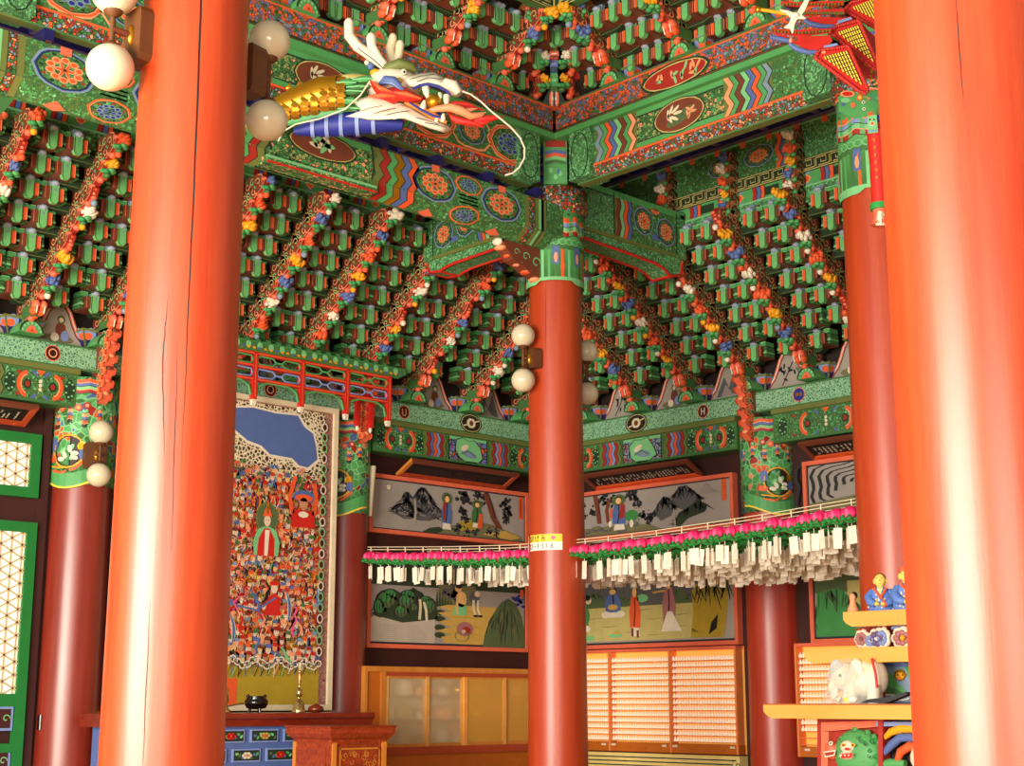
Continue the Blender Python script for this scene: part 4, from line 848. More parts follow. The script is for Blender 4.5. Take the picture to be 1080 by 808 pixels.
def fig_c(mb, f):   # pine trees, blue robed figure, karst mountains
    mb.poly(f, [(0,0),(0,.2),(.25,.22),(.4,.2),(.5,.14),(.58,0)], 'hill', 3)
    for s, (a, b, r_) in enumerate(((.02,.85,.03),(.1,.6,.03),(.03,.55,.03),(.24,.8,.035),(.18,.9,.04),(.39,.82,.04),(.35,.95,.04),(.42,.65,.025),(.02,.7,.03),(.44,.35,.03),(.48,.25,.03),(.5,.35,.03))): blob(mb, f, a, b, r_, 'ink', 4, 3, s)
    mb.line(f, [(.12,.98),(.14,.6),(.15,.3)], .03, 'brn', 7); mb.line(f, [(.22,.85),(.2,.6),(.21,.3)], .022, 'brn', 7); mb.line(f, [(.145,.9),(.15,.5)], .006, 'ink', 8)
    for a, b in ((.05,.14),(.13,.18),(.2,.15),(.3,.1),(.38,.2)): mb.disc(f, a, b, .04, 'inkL', 5, .07, 9); mb.disc(f, a, b+.02, .028, 'hill', 6, .04, 8)
    person(mb, f, .285, .1, .8, 'blu', 8, .075, 'rock'); mb.poly(f, [(.29,.35),(.325,.38),(.325,.68),(.3,.74)], 'blood', 11)
    mb.disc(f, .37,.4,.045,'rockG',7,.14,10); mb.disc(f, .235,.5,.015,'org',8,.12,8); mb.disc(f, .225,.26,.012,'wht',8,.08,8); mb.disc(f,.37,.22,.014,'wht',8,.1,8)
    hills(mb, f, [(.52,.4),(.54,.6),(.58,.76),(.62,.72),(.65,.5),(.63,.3),(.56,.2)], 'inkL', 4, 40, 'ink', 2); hills(mb, f, [(.62,.55),(.65,.75),(.68,.94),(.73,.95),(.78,.78),(.82,.62),(.78,.45),(.7,.4)], 'inkL', 5, 50, 'ink', 4)
    hills(mb, f, [(.64,.1),(.68,.35),(.74,.45),(.8,.58),(.86,.45),(.84,.3),(.74,.2),(.68,.02)], 'rockD', 7, 40, 'ink', 6)
    mb.poly(f, [(.8,.72),(.85,.95),(.9,.78),(.95,.68)], 'pgrey', 3); mb.line(f, [(.65,.4),(.655,.02)], .01, 'pgrey2', 9); mb.rect(f, .945,.5,.975,.98,'org',5)
def fig_d(mb, f):   # sandy ground, four figures, ochre cliff
    fo = f; f = lambda a, b, l: fo(a, b*.76, l); mb.rect(fo, 0, .7, 1, 1, 'inkL', 1)
    mb.rect(f, 0,.06,.82,.66,'tan',2); mb.rect(f, 0,.62,.75,1,'inkL',2); hills(mb, f, [(0,.62),(.05,.85),(.12,.9),(.2,.7),(.3,.8),(.42,.66),(.55,.82),(.68,.85),(.75,.62)], 'rock', 3, 50, 'ink', 9)
    mb.rect(f, .38,.64,.58,.98,'inkL',5)
    for a, b in ((.1,.45),(.35,.2),(.5,.4),(.6,.55),(.2,.3),(.5,.14),(.66,.45),(.44,.56),(.64,.26)): mb.line(f, [(a-.05,b),(a,b-.01),(a+.06,b+.005)], .01, 'hill', 3, False, True)
    hills(mb, f, [(.73,.06),(.75,.5),(.74,.8),(.8,.98),(.97,.98),(.95,.4),(.93,.06)], 'hillY', 5, 34, 'rockD', 12); mb.poly(f, [(.84,.1),(.86,.3),(.9,.42),(.89,.2)], 'blk', 8)
    person(mb, f, .235, .45, .5, 'blu', 7, .09); mb.disc(f, .185,.5,.03,'wht',9,.06,8); mb.disc(f,.285,.5,.03,'wht',9,.06,8); mb.disc(f,.235,.62,.035,'sand',11,.05,8)
    person(mb, f, .38, .12, .85, 'org', 7, .06); mb.rect(f, .355,.12,.37,.26,'brn',9); mb.rect(f,.39,.1,.405,.22,'brn',9)
    person(mb, f, .6, .18, .9, 'mauve', 7, .07, None, 'skin', 'wht'); mb.poly(f, [(.55,.18),(.68,.18),(.62,.5),(.59,.5)], 'wht', 10); mb.line(f, [(.5,.82),(.58,.84)], .03, 'sand', 10)
    mb.poly(f, [(0,.2),(.05,.2),(.075,.5),(.05,.72),(0,.74)], 'rockG', 8); mb.disc(f,.065,.76,.024,'faceW',9,.07,8); mb.disc(f,.06,.8,.022,'blk',10,.05,8); mb.disc(f,.05,.28,.03,'wht',9,.06,8)
    mb.disc(f,.07,.12,.035,'grnL',6,.05,8); mb.disc(f,.02,.12,.03,'sand',6,.04,8); mb.disc(f,.25,.15,.045,'grnL',6,.04,8); mb.disc(f,.26,.19,.03,'sand',7,.03,8); mb.disc(f,.43,.74,.04,'grnL',8,.07,8)
def fig_e(mb, f):
    for k in range(8): mb.ring(f, .3, .55, .04+.05*k, .02, 'ink', 3, .1+.09*k, 12, 5, .1, .3*k, 3+.3*k)
    mb.poly(f, [(0,0),(0,.2),(.3,.3),(.5,.2),(.8,.25),(1,0)], 'hill', 4); blob(mb, f, .35, .2, .12, 'rock', 6, 1, 4)
def fig_f(mb, f):
    mb.rect(f, 0,.5,1,1,'rock',2); mb.rect(f,.2,.3,1,.62,'tan',3); mb.disc(f,.2,.8,.2,'mauve',4,.1,12); hills(mb, f, [(0,.0),(.02,.5),(.15,.55),(.3,.3),(.35,0)], 'rockG', 5, 30, 'rockD', 3); hills(mb, f, [(.4,.7),(.5,.9),(.8,.8),(1,.6)], 'rockD', 5, 20, 'ink', 3)
    person(mb, f, .6, .1, .6, 'mauve', 7, .14); mb.disc(f,.6,.3,.07,'pch',9,.14,10)
def picture(x0, x1, z0, z1, side, fn, label):
    t = Thing('framed_painting', label, 'painting', ((x0+x1)/2, 2.93, z0), side); mb = MB(); w = .04
    mb.frame4(x0, x1, 2.9, 2.98, z0, z1, w, 'salm')
    t.part('frame', mb); mb = MB().box((x0+w,2.925,z0+w), (x1-w,2.96,z1-w), 'paint1'); f = mount(x0+w, x1-w, z0+w, z1-w)
    for P in ([(.002,.01),(.998,.01)], [(.002,.99),(.998,.99)]): mb.line(f, P, .03, 'ink', 6)
    for P in ([(.004,.0),(.004,1)], [(.996,0),(.996,1)]): mb.line(f, P, .006, 'ink', 6)
    fn(mb, f); t.part('canvas', mb)
picture(.29, 2.49, 3.145, 3.735, 'L', fig_a, 'long framed painting of ink mountains, moon and two robed figures, left of central pillar')
picture(.29, 2.49, 2.015, 2.95, 'L', fig_b, 'framed painting of green cliffs, waterfall and bare-backed man below the paper tags')
picture(-2.6, -.41, 3.2, 3.735, 'R', fig_c, 'long framed painting of pines, haloed figure in blue and ink peaks right of central pillar')
picture(-2.6, -.4, 2.045, 2.95, 'R', fig_d, 'framed painting of figures on sandy ground above the shelves of tiny tablets')
picture(.43, 2.4, 3.2, 3.74, 'R', fig_e, 'long framed painting of swirling grey rocks at far right above the lanterns')
picture(.45, 2.4, 2.025, 2.95, 'R', fig_f, 'framed painting of green rocks at far right behind the blue robed figurines')
# tilted calligraphy boards above the pictures
def plaque(xa, xb, side, label, marks, key):
    t = Thing('calligraphy_board', label, 'board', ((xa+xb)/2,2.9,3.75), side)
    zt, zb, yt, yb_ = 3.885, 3.755, 2.68, 2.93
    ux = V((1,0,0)); uy = V((0,yt-yb_,zt-zb)).normalized(); L = V((0,yt-yb_,zt-zb)).length; f = fplane((xa,yb_,zb), ux, uy); W = xb-xa
    e = .05
    mb = MB(); mb.prism([(e,e),(W-e,e),(W-e,L-e),(e,L-e)], f, -12, 0, 'blk')
    n = 30
    r = random.Random(key)
    for i in range(n):
        x = .1 + (W-.2)*i/n
        for j in range(4 if marks else 3):
            y = .075 + (L-.15)*j/4; w = (W-.2)/n*.6
            if r.random() < .3 or j == 3: continue
            c = 'wht' if marks else 'inkL'
            mb.line(f, [(x,y),(x+w,y+r.uniform(0,.02))], .004 if marks else .003, c, 1); mb.line(f, [(x+w*.5,y-.012),(x+w*.5,y+.022)], .004 if marks else .0025, c, 1)
            if marks and r.random() < .6: mb.line(f, [(x,y+.024),(x+w,y+.026)], .004, c, 1)
    t.part('panel', mb); mb = MB()
    for P, cc in (([(0,0),(W,0),(W-e,e),(e,e)], 'rwoodL' if side == 'L' else 'org'), ([(0,L),(W,L),(W-e,L-e),(e,L-e)], 'brn'), ([(0,0),(e,e),(e,L-e),(0,L)], 'wood' if side == 'L' else 'brn'), ([(W,0),(W,L),(W-e,L-e),(W-e,e)], 'rwoodL' if side == 'L' else 'brn')): mb.prism(P, f, -10, 14, cc)
    for k in range(6): mb.disc(f, W*(k+.5)/6, .025, .02, 'gold' if side == 'R' else 'org', 15, .01, 8)
    t.part('frame', mb)
plaque(.64, 2.14, 'L', 'tilted dark board with faint pale lettering above the moon painting', False, 3)
plaque(-2.3, -.8, 'R', 'tilted black board with white calligraphy above the pine painting', True, 5)
plaque(.55, 2.2, 'R', 'tilted black board with white calligraphy at far right by the red pillar', True, 7)
plaque(-4.6, -3.35, 'L', 'tilted black board with white calligraphy above the lattice window at far left', True, 9)
# white tube and switch at the left of the pictures
mb = MB().tube([(.2,2.8,3.28),(.24,2.8,3.78)], .035, 'cream', 10); solo('rolled_tube', mb, 'pale upright tube leaning beside the moon painting', 'tube', (.2,2.8,3.28))
mb = MB().box((.13,2.95,3.55), (.18,2.98,3.66), 'cream'); solo('wall_switch', mb, 'small cream switch plate beside the pale tube', 'switch', (.15,2.97,3.55))
# ============================================================ crowded mural
t = Thing('hanging_mural', 'tall painting of a dense crowd of red robed guardians under a blue sky', 'painting', (-1.3,2.62,1.42))
xa, xb, z0, z1 = -2.2, -.34, 1.42, 4.25; mb = MB(); w = .05
mb.frame4(xa, xb, 2.6, 2.68, z0, z1, w, 'cream')
t.part('frame', mb)
mb = MB().box((xa+w,2.63,z0+w), (xb-w,2.66,z1-w), 'brocade'); f = fy(2.63); X0, X1, Y0, Y1 = xa+.15, xb-.14, z0+.05, z1-.06
mb.rect(f, X0, Y0, X1, Y1, 'cloudcell', 1)
mb.poly(f, [(X0,3.85),(-1.85,4.0),(-1.62,3.98),(-1.55,4.13),(-1.3,4.16),(-1.05,4.14),(-.78,4.15),(-.7,4.05),(-.6,4.0),(-.56,3.86),(-.54,3.72),(-.66,3.62),(-.78,3.64),(-.86,3.7),(-1.1,3.7),(-1.22,3.78),(-1.35,3.8),(-1.5,3.9),(-1.65,3.86),(X0,3.8)], 'wht', 2)
mb.poly(f, [(X0+.02,3.86),(-1.84,3.98),(-1.6,3.96),(-1.53,4.11),(-1.3,4.14),(-1.05,4.12),(-.8,4.13),(-.72,4.03),(-.62,3.98),(-.58,3.86),(-.56,3.74),(-.67,3.65),(-.77,3.66),(-.85,3.72),(-1.1,3.73),(-1.2,3.8),(-1.35,3.83),(-1.5,3.92),(-1.65,3.88)], 'blu', 3)
mb.rect(f, X0, Y0, X1, 1.82, 'hillY', 2); mb.rect(f, X0, Y0, -1.36, 1.7, 'org', 3)
mb.rect(f, X0, 1.84, X1-.02, 3.5, 'crowd', 3)
r = random.Random(5); row = 0; z = 3.58
robes = ['red','org','red','salm','grnM','blu','org','gryb','red','blood','sand','org']
while z > 1.86:
    x = X0 + .03 + (.06 if row % 2 else 0)
    while x < X1 - .05:
        if not (abs(x+1.12) < .13 and 2.95 < z < 3.35) and not (z > 3.42 and x > -1.0 and r.random() < .4) and not (z > 3.5 and x < -1.25 and False):
            q = z + r.uniform(-.025,.025); xx = x + r.uniform(-.015,.015); l = 4 + row*.7; c = r.choice(robes); s = r.uniform(.72,1.02)
            lo = max(q-.2, 1.86)
            mb.poly(f, [(xx-.075*s,lo),(xx+.075*s,lo),(xx+.065*s,q-.05),(xx+.025,q-.02),(xx-.025,q-.02),(xx-.065*s,q-.05)], c, l)
            mb.line(f, [(xx-.04,q-.15),(xx-.01,q-.09),(xx+.01,q-.04)], .009, r.choice(['wht','grnL','pch','ink','yel']), l+.4); mb.line(f, [(xx+.03,q-.15),(xx+.04,q-.09),(xx+.02,q-.04)], .009, r.choice(['wht','blu','gold','maroon']), l+.4)
            mb.disc(f, xx, q, .034*s, 'maroon', l+.6, .042*s, 9); mb.disc(f, xx, q, .03*s, r.choice(['faceW','faceW','faceT','skin','pch']), l+.9, .038*s, 9)
            mb.disc(f, xx, q+.035*s, .036*s, r.choice(['red','blood','grnM','brn','blu','gold','org','gryb','org','pch']), l+1.2, .022*s, 8, r.uniform(-.2,.2))
            if r.random() < .4: mb.disc(f, xx, q-.034*s, .016, r.choice(['wht','ink','brn']), l+1.3, .026, 6)
            for e in (-1,1): mb.disc(f, xx+e*.011, q+.003, .004, 'ink', l+1.3, .003, 5)
            mb.disc(f, xx, q-.018, .006, 'red', l+1.3, .003, 5)
        x += r.uniform(.062,.082)
    z -= .074; row += 1
for i in range(1500):
    x, z = r.uniform(X0+.05, X1-.05), r.uniform(1.88, 3.6); c = r.choice(['maroon','maroon','wht','org','red','gold','grnM','pch','blu','ink','sand']); a_ = r.uniform(0,3.1); q = r.uniform(.015,.04)
    mb.line(f, [(x,z),(x+q*math.cos(a_),z+q*math.sin(a_)),(x+2*q*math.cos(a_+.4),z+2*q*math.sin(a_+.4))], r.uniform(.005,.011), c, 19, False, True)
L = 20
f0 = f; f = lambda a, b, l: f0(-1.12+(a+1.12)*.72, 3.12+(b-3.12)*.78, l)
mb.disc(f, -1.12, 3.14, .17, 'olive', L, .19, 20); mb.disc(f, -1.12, 3.14, .15, 'rock', L+1, .165, 20)
mb.poly(f, [(-1.3,2.7),(-.94,2.7),(-.92,2.86),(-.98,3.0),(-1.08,3.04),(-1.16,3.04),(-1.26,3.0),(-1.32,2.86)], 'grnL', L+2); mb.poly(f, [(-1.26,2.7),(-1.0,2.7),(-1.0,2.9),(-1.08,3.02),(-1.16,3.02),(-1.24,2.9)], 'red', L+3); mb.poly(f, [(-1.15,2.7),(-1.1,2.7),(-1.08,3.0),(-1.15,3.0)], 'wht', L+4)
mb.disc(f, -1.12, 3.11, .052, 'faceW', L+5, .07, 12); mb.poly(f, [(-1.19,3.16),(-1.05,3.16),(-1.07,3.22),(-1.1,3.27),(-1.12,3.36),(-1.14,3.27),(-1.17,3.22)], 'org', L+6); mb.disc(f,-1.12,3.24,.02,'gold',L+7,.05,8)
for e in (-1,1): mb.disc(f, -1.12+e*.018, 3.115, .008, 'ink', L+6, .004, 6)
f = f0
# large guardian upper right, raised arms; curved blades, staff, flame ribbons
mb.disc(f, -.72, 3.3, .05, 'faceT', L+3, .06, 10); mb.disc(f, -.72, 3.37, .12, 'blu', L+2, .06, 12); mb.disc(f, -.72, 3.355, .1, 'org', L+3, .035, 12); mb.poly(f, [(-.86,3.08),(-.58,3.08),(-.6,3.24),(-.84,3.24)], 'red', L+1); mb.disc(f,-.72,3.2,.06,'wht',L+2,.03,8)
for P in ([(-.84,3.2),(-.88,3.35),(-.82,3.55)], [(-.6,3.2),(-.58,3.35),(-.6,3.5)]): mb.line(f, P, .045, 'org', L+1)
for cx, cz, s in ((-.86,2.2,1),(-1.45,1.98,1)): 
    P = [(cx+.05*math.sin(i*.35)*s - .03*i*.3, cz+.04*i) for i in range(8)]; mb.line(f, P, .045, 'wht', L+3, False, True); mb.line(f, P, .03, 'blu', L+4, False, True)
mb.line(f, [(X0+.02,3.3),(X0+.16,3.15),(X0+.14,2.9),(X0+.05,2.7),(X0+.08,2.4)], .06, 'blu', L+2); mb.line(f, [(X0+.02,3.3),(X0+.16,3.15),(X0+.14,2.9),(X0+.05,2.7)], .02, 'bluL', L+3); mb.disc(f, X0+.05, 3.05, .1, 'org', L+1, .13, 12)
for i in range(26):
    x, z = r.uniform(X0+.1, X1-.1), r.uniform(1.95,2.6); c = r.choice(['org','red','blu','pch','grnL','blk','pinkL']); P = [(x,z)]
    for k in range(4): P.append((P[-1][0]+r.uniform(-.06,.06), P[-1][1]-.045))
    mb.line(f, P, r.uniform(.015,.035), c, L+r.uniform(0,4), False, True)
mb.line(f, [(-1.75,2.5),(-1.5,2.35),(-1.2,2.3),(-1.0,2.42)], .018, 'blu', L+3); mb.poly(f, [(-1.12,2.26),(-.94,2.26),(-.96,2.42),(-1.0,2.47),(-1.08,2.42)], 'red', L); mb.disc(f, -1.02, 2.5, .036, 'faceW', L+5, .044, 10); mb.disc(f, -1.02, 2.55, .055, 'red', L+6, .022, 10)
for i in range(30):
    x = X0+.05+(X1-X0-.08)*i/29; mb.ring(f, x, 1.84+.03*math.sin(i*1.3), .034, .013, 'wht', L+6, .028, 8)
for i in range(22): z = 1.95+.1*i; mb.ring(f, X1-.02, z, .03, .012, 'grnL' if i % 3 else 'wht', L+2, .04, 8); mb.disc(f, X1-.02, z, .02, 'maroon', L+2, .028, 8)
t.part('canvas', mb)
# ============================================================ red lattice canopy over the mural
t = Thing('lattice_canopy', 'red lattice canopy with green scalloped eave above the crowded mural', 'canopy', (-1.2,2.4,4.1))
mb = MB(); xa, xb, yf = -2.6, .1, 2.4
P = [(yf-.12,4.62),(yf-.1,4.68),(yf+.1,4.76),(yf+.3,4.78),(yf+.3,4.7),(yf,4.6)]; mb.prism(P, lambda a, b, l: V((l,a,b)), xa-.02, xb+.12, 'grn')
g = fy(yf-.12)
n = 46
for i in range(n): x = xa + (xb+.08-xa)*i/n; mb.disc(g, x+.03, 4.635, .034, 'grnM' if i % 2 else 'grnL', 1+i % 2, .03, 8); mb.disc(g, x+.03, 4.61, .02, 'blu' if i % 3 == 0 else 'yel', 3, .012, 6)
for i in range(24):
    x = xa + (xb-xa)*i/24; mb.tube([(x,yf-.1,4.69),(x,yf+.12,4.77)], .014, 'grnM', 6)
t.part('eave', mb)
mb = MB(); posts = [-2.5,-1.98,-1.46,-.94,-.42,.09]
for z in (4.585, 4.47, 4.345): mb.box((xa,yf-.03,z-.014), (xb+.02,yf+.02,z+.014), 'red'); mb.line(fy(yf-.03), [(xa,z),(xb,z)], .012, 'org', 1)
for a, b in zip(posts, posts[1:]):
    for z, c in ((4.527,'grn'),(4.407,'bluL')):
        cx = (a+b)/2; hw = (b-a)/2-.04; 
        for s in (-1,1):
            Q = [(cx+s*.03,z),(cx+s*.07,z+.036),(cx+s*hw,z+.036),(cx+s*(hw+.015),z),(cx+s*hw,z-.036),(cx+s*.07,z-.036)]
            m = len(Q); A = [V((x, yf-.02, y)) for x, y in Q]; mb.tube(A + [A[0]], .009, c, 6)
        mb.box((cx-.03,yf-.025,z-.008), (cx+.03,yf-.01,z+.008), c)
    # arched apron
    A = [(a+.03,4.2),(a+.05,4.28),(a+.1,4.31),(a+.16,4.33)]; 
    for Q in ([V((x,yf-.01,z)) for x, z in A] + [V((b-(x-a),yf-.01,z)) for x, z in A[::-1]],): mb.tube(Q, .012, 'grn', 6)
t.part('lattice', mb)
for k, x in enumerate(posts):
    mb = MB().box((x-.022,yf-.035,4.16), (x+.022,yf+.02,4.6), 'red'); mb.line(fy(yf-.035), [(x,4.18),(x,4.58)], .014, 'org', 1); t.part('post', mb)
    mb = MB().box((x-.02,yf-.03,4.13), (x+.02,yf+.015,4.165), 'wht')
    for s in (-1,0,1): mb.ball((x+s*.016,yf-.01,4.125), (.014,.02,.02), 'wht', 6)
    t.part('lotus_foot', mb, None, 'white carved foot')
for k, (x, y) in enumerate(((.0,2.72),(-.16,2.72))):
    mb = MB().box((x-.022,y-.2,4.1), (x+.022,y-.15,4.38), 'red'); t.part('post', mb); mb = MB().ball((x,y-.175,4.08), (.02,.02,.03), 'wht', 6); t.part('lotus_foot', mb)
mb = MB().box((-.22,2.5,4.36), (.1,2.75,4.42), 'red'); t.part('side_rail', mb)
# ============================================================ altar, objects on it, lectern
t = Thing('altar_table', 'dark red altar table with blue drawer front below the crowded mural', 'altar', (-1.6,2.0,0))
mb = MB(); P = [(1.75,1.365),(1.78,1.35),(1.8,1.3),(2.55,1.3),(2.55,1.405),(1.76,1.405)]; mb.prism(P, lambda a, b, l: V((l,a,b)), -2.9, -.5, 'altarw'); t.part('top', mb)
mb = MB().box((-2.8,1.85,0), (-.6,2.5,1.3), 'blu'); t.part('body', mb)
for r_ in range(6):
    for c in range(7):
        x = -2.72 + .33*c + (.16 if r_ % 2 else 0); z = 1.17 - .155*r_
        if x + .26 > -.6: continue
        mb = MB(); f = fy(1.85); mb.box((x,1.835,z), (x+.27,1.86,z+.105), 'bluL'); f = fy(1.835); mb.rect(f, x+.012, z+.012, x+.258, z+.093, 'blk', 1); mb.rect(f, x+.02, z+.018, x+.25, z+.087, 'grnD', 2)
        k = (r_*3 + c) % 4; cx = x+.135; cz = z+.052
        for q in range(8): mb.disc(f, x+.04+.028*q, cz+.015*math.sin(q*2+k), .018, ('grn','grnL','rock','blu')[(q+k) % 4], 3, .012, 7, q)
        cc = ('yel','wht','red','sand')[k]
        for q in range(6): g = q*PI/3; mb.disc(f, cx+.03*math.cos(g), cz+.016*math.sin(g), .02, cc, 5, .013, 7)
        mb.disc(f, cx, cz, .012, 'org', 6, .009, 7); t.part('painted_drawer', mb)
def lathed(name, label, cat, prof, mat, c, n=20):
    mb = MB().lathe(prof, mat, c, n); return solo(name, mb, label, cat, c)
AY = 1.98
def ax(u, v=752): return on_y(u, v, AY).x
c = (ax(315), AY, 1.405)
t = Thing('candlestick', 'tall brass candlestick on the altar in front of the mural', 'candlestick', c)
mb = MB().lathe([(.055,0),(.06,.01),(.05,.03),(.045,.08),(.03,.1),(.012,.12),(.012,.13),(.025,.14),(.028,.17),(.022,.2),(.01,.21),(.01,.23),(.014,.24),(.018,.3),(.02,.34),(.026,.35),(.01,.36)], 'brassy', c, 20); t.part('stem', mb)
mb = MB().lathe([(.006,.36),(.006,.42),(.001,.425)], 'cream', c, 10); t.part('spike', mb)
c = (ax(237), AY, 1.405); t = Thing('candlestick', 'brass ewer stand at the left end of the altar by the big pillar', 'candlestick', c)
t.part('stem', MB().lathe([(.04,0),(.045,.02),(.02,.05),(.02,.08),(.03,.1),(.025,.15),(.03,.17),(.02,.2),(.008,.22),(.002,.23)], 'brassy', c, 16)); t.part('spout', MB().tube([(c[0]+.02,AY,1.46),(c[0]+.1,AY,1.475),(c[0]+.18,AY,1.485)], .008, 'brassy', 8))
c = (ax(270), AY, 1.405); t = Thing('incense_burner', 'glossy black round three legged incense burner on the altar', 'incense burner', c)
t.part('bowl', MB().lathe([(.03,.03),(.08,.04),(.1,.075),(.1,.1),(.08,.125),(.09,.135),(.085,.14),(.06,.12)], 'lacq', c, 24))
for k in range(3): g = 2*PI*k/3+.5; t.part('leg', MB().tube([(c[0]+.05*math.cos(g),AY+.05*math.sin(g),1.45),(c[0]+.06*math.cos(g),AY+.06*math.sin(g),1.405)], [.016,.01], 'lacq', 8))
for s in (-1,1): t.part('ear', MB().ball((c[0]+s*.085,AY,1.545), (.016,.016,.014), 'lacq', 8))
c = (ax(333), AY, 1.405); t = Thing('wooden_gong', 'small brown polished wooden gong beside the tall candlestick', 'gong', c)
t.part('body', MB().lathe([(.03,0),(.065,.015),(.07,.03),(.06,.05),(.03,.065),(.012,.07),(.01,.078)], 'polw', c, 20)); t.part('slit', MB().box((c[0]-.05,AY-.068,1.42), (c[0]+.05,AY-.05,1.425), 'blk'))
# lectern
cy0 = 1.0; p = on_y(349, 775, cy0); xL = p.x; xR = on_y(417, 775, cy0).x; zt = on_y(349, 766, cy0).z
t = Thing('carved_lectern', 'reddish carved wooden lectern in front of the altar', 'lectern', ((xL+xR)/2, cy0+.3, 0))
d = 0
for k in range(40):
    d = .02*k
    h = V((xL, cy0+d, zt)) - CAM; u_ = 540 + FPX*(h.x*SA - h.y*CA)/((h.x*CA + h.y*SA)*math.cos(PIT) + h.z*math.sin(PIT))
    if u_ < 309: break
dep = d + .04
mb = MB().box((xL+.05,cy0+.06,0), (xR-.05,cy0+dep,zt-.12), 'carved'); t.part('body', mb)
mb = MB(); prof = [(.05,-.14),(.045,-.11),(.02,-.09),(.0,-.06),(.0,-.02),(-.015,0)]
ring = lambda o, z: [(xL+o,cy0+o,zt+z),(xR-o,cy0+o,zt+z),(xR-o,cy0+dep+.05-o,zt+z),(xL+o,cy0+dep+.05-o,zt+z)]
vs = [q for o, z in prof for q in ring(o, z)]; mb.add(vs, [(4*i+j, 4*i+(j+1)%4, 4*i+4+(j+1)%4, 4*i+4+j) for i in range(len(prof)-1) for j in range(4)] + [(20,21,22,23),(3,2,1,0)], 'carved')
f = fy(cy0+.0)
for k in range(3):
    for q in range(5): mb.disc(f, xL+.1+(xR-xL-.2)*k/2+(q-2)*.025, zt-.045, .01, 'rwoodL', 2, .012, 6)
t.part('top', mb)
for x in (xL+.055, xR-.095): t.part('corner_post', MB().box((x,cy0+.045,0), (x+.04,cy0+.09,zt-.13), 'cabw'))
mb = MB().box((xL+.12,cy0+.05,zt-.9), (xR-.12,cy0+.06,zt-.17), 'carved'); f = fy(cy0+.05); r = random.Random(8)
for k in range(90): 
    x, z = r.uniform(xL+.16,xR-.16), r.uniform(zt-.8,zt-.2); curl(mb, f, x, z, r.uniform(.015,.03), 'wood', 2+r.random(), .006, 1 if k % 2 else -1, r.uniform(0,6))
for P in ([(xL+.12,zt-.18),(xR-.12,zt-.18)], [(xL+.13,zt-.9),(xL+.13,zt-.17)], [(xR-.13,zt-.9),(xR-.13,zt-.17)]): mb.line(f, P, .014, 'wood', 5)
t.part('carved_panel', mb)
mb = MB().box((xL+.04,cy0+.12,zt-.9), (xL+.05,cy0+dep-.04,zt-.17), 'carved'); g = lambda a, b, l: V((xL+.04-l*EPS, a, b))
for k in range(40): curl(mb, g, r.uniform(cy0+.15,cy0+dep-.08), r.uniform(zt-.8,zt-.22), r.uniform(.012,.025), 'rwoodL', 2, .005, 1, r.uniform(0,6))
t.part('carved_panel', mb)
t.part('corner_post', MB().box((xL+.035,cy0+dep-.04,0), (xL+.075,cy0+dep,zt-.13), 'cabw'))
# ============================================================ glass cabinet
t = Thing('glass_cabinet', 'honey coloured wooden cabinet with frosted sliding glass doors', 'cabinet', (1.4,2.8,0))
mb = MB(); xa, xb, yf = .09, 2.5, 2.66
mb.box((xa,yf+.06,0), (xb,2.97,1.0), 'cabo'); mb.box((xa,yf,1.78), (xb,2.97,1.83), 'cabw'); mb.box((xa,yf,0), (xa+.03,2.93,1.78), 'cabw'); mb.box((xb-.03,yf,0), (xb,2.93,1.78), 'cabw'); mb.box((xa,2.93,1.0), (1.4,2.97,1.8), 'cream'); mb.box((1.4,2.93,1.0), (xb,2.97,1.8), 'shelf')
mb.box((xa+.03,yf+.02,1.0), (xa+.2,yf+.05,1.78), 'cabo'); mb.box((xa+.2,yf+.001,1.0), (xa+.25,2.9,1.779), 'cabw'); mb.box((xa+.25,yf,1.0), (xb-.03,yf+.06,1.07), 'rwoodL'); mb.box((xa+.25,yf,1.74), (xb-.03,yf+.05,1.78), 'rwoodL')
t.part('body', mb)
for z in (1.3, 1.54): t.part('shelf', MB().box((xa+.25,yf+.12,z-.012), (xb-.03,2.93,z+.012), 'rwood'))
xs = [xa+.25, .87, 1.36, 1.42, 2.0, 2.47]
for k, (a, b, o) in enumerate(((xa+.25,.9,0),(.84,1.38,.02),(1.36,1.94,0),(1.9,2.47,.02))):
    d = t.part('sliding_door', MB().box((a,yf+.01+o,1.07), (a+.045,yf+.035+o,1.76), 'shelf').box((b-.045,yf+.01+o,1.07), (b,yf+.035+o,1.76), 'shelf').box((a+.045,yf+.01+o,1.07), (b-.045,yf+.035+o,1.1), 'cabw').box((a+.045,yf+.01+o,1.72), (b-.045,yf+.035+o,1.76), 'cabw'))
    t.part('glass_pane', MB().box((a+.045,yf+.018+o,1.1), (b-.045,yf+.026+o,1.72), 'frost' if k < 2 else 'frosty'), d)
r = random.Random(3)
for sh, z in enumerate((1.07,1.312,1.552)):
    for k in range(8):
        x = .45+.25*k; w = r.uniform(.08,.14); hgt = r.uniform(.1,.19); cc = ('pch','cream','hillY','wht')[(k+sh) % 4] if k < 4 else ('yel','gold','salm','rockG','cream')[(k+sh) % 5]
        mb = MB().lathe([(w*.6,0),(w,.02),(w,hgt*.7),(w*.5,hgt*.9),(w*.2,hgt)], cc, (x,2.84,z), 12); mb.lathe([(w*.22,hgt),(w*.1,hgt+.015)], cc, (x,2.84,z), 10)
        solo('lidded_jar', mb, '%s jar on the %s shelf behind the frosted glass' % (ORD[k], ('bottom','middle','upper')[sh]), 'jar', (x,2.84,z), 'L', 'blurred jars behind the frosted glass')
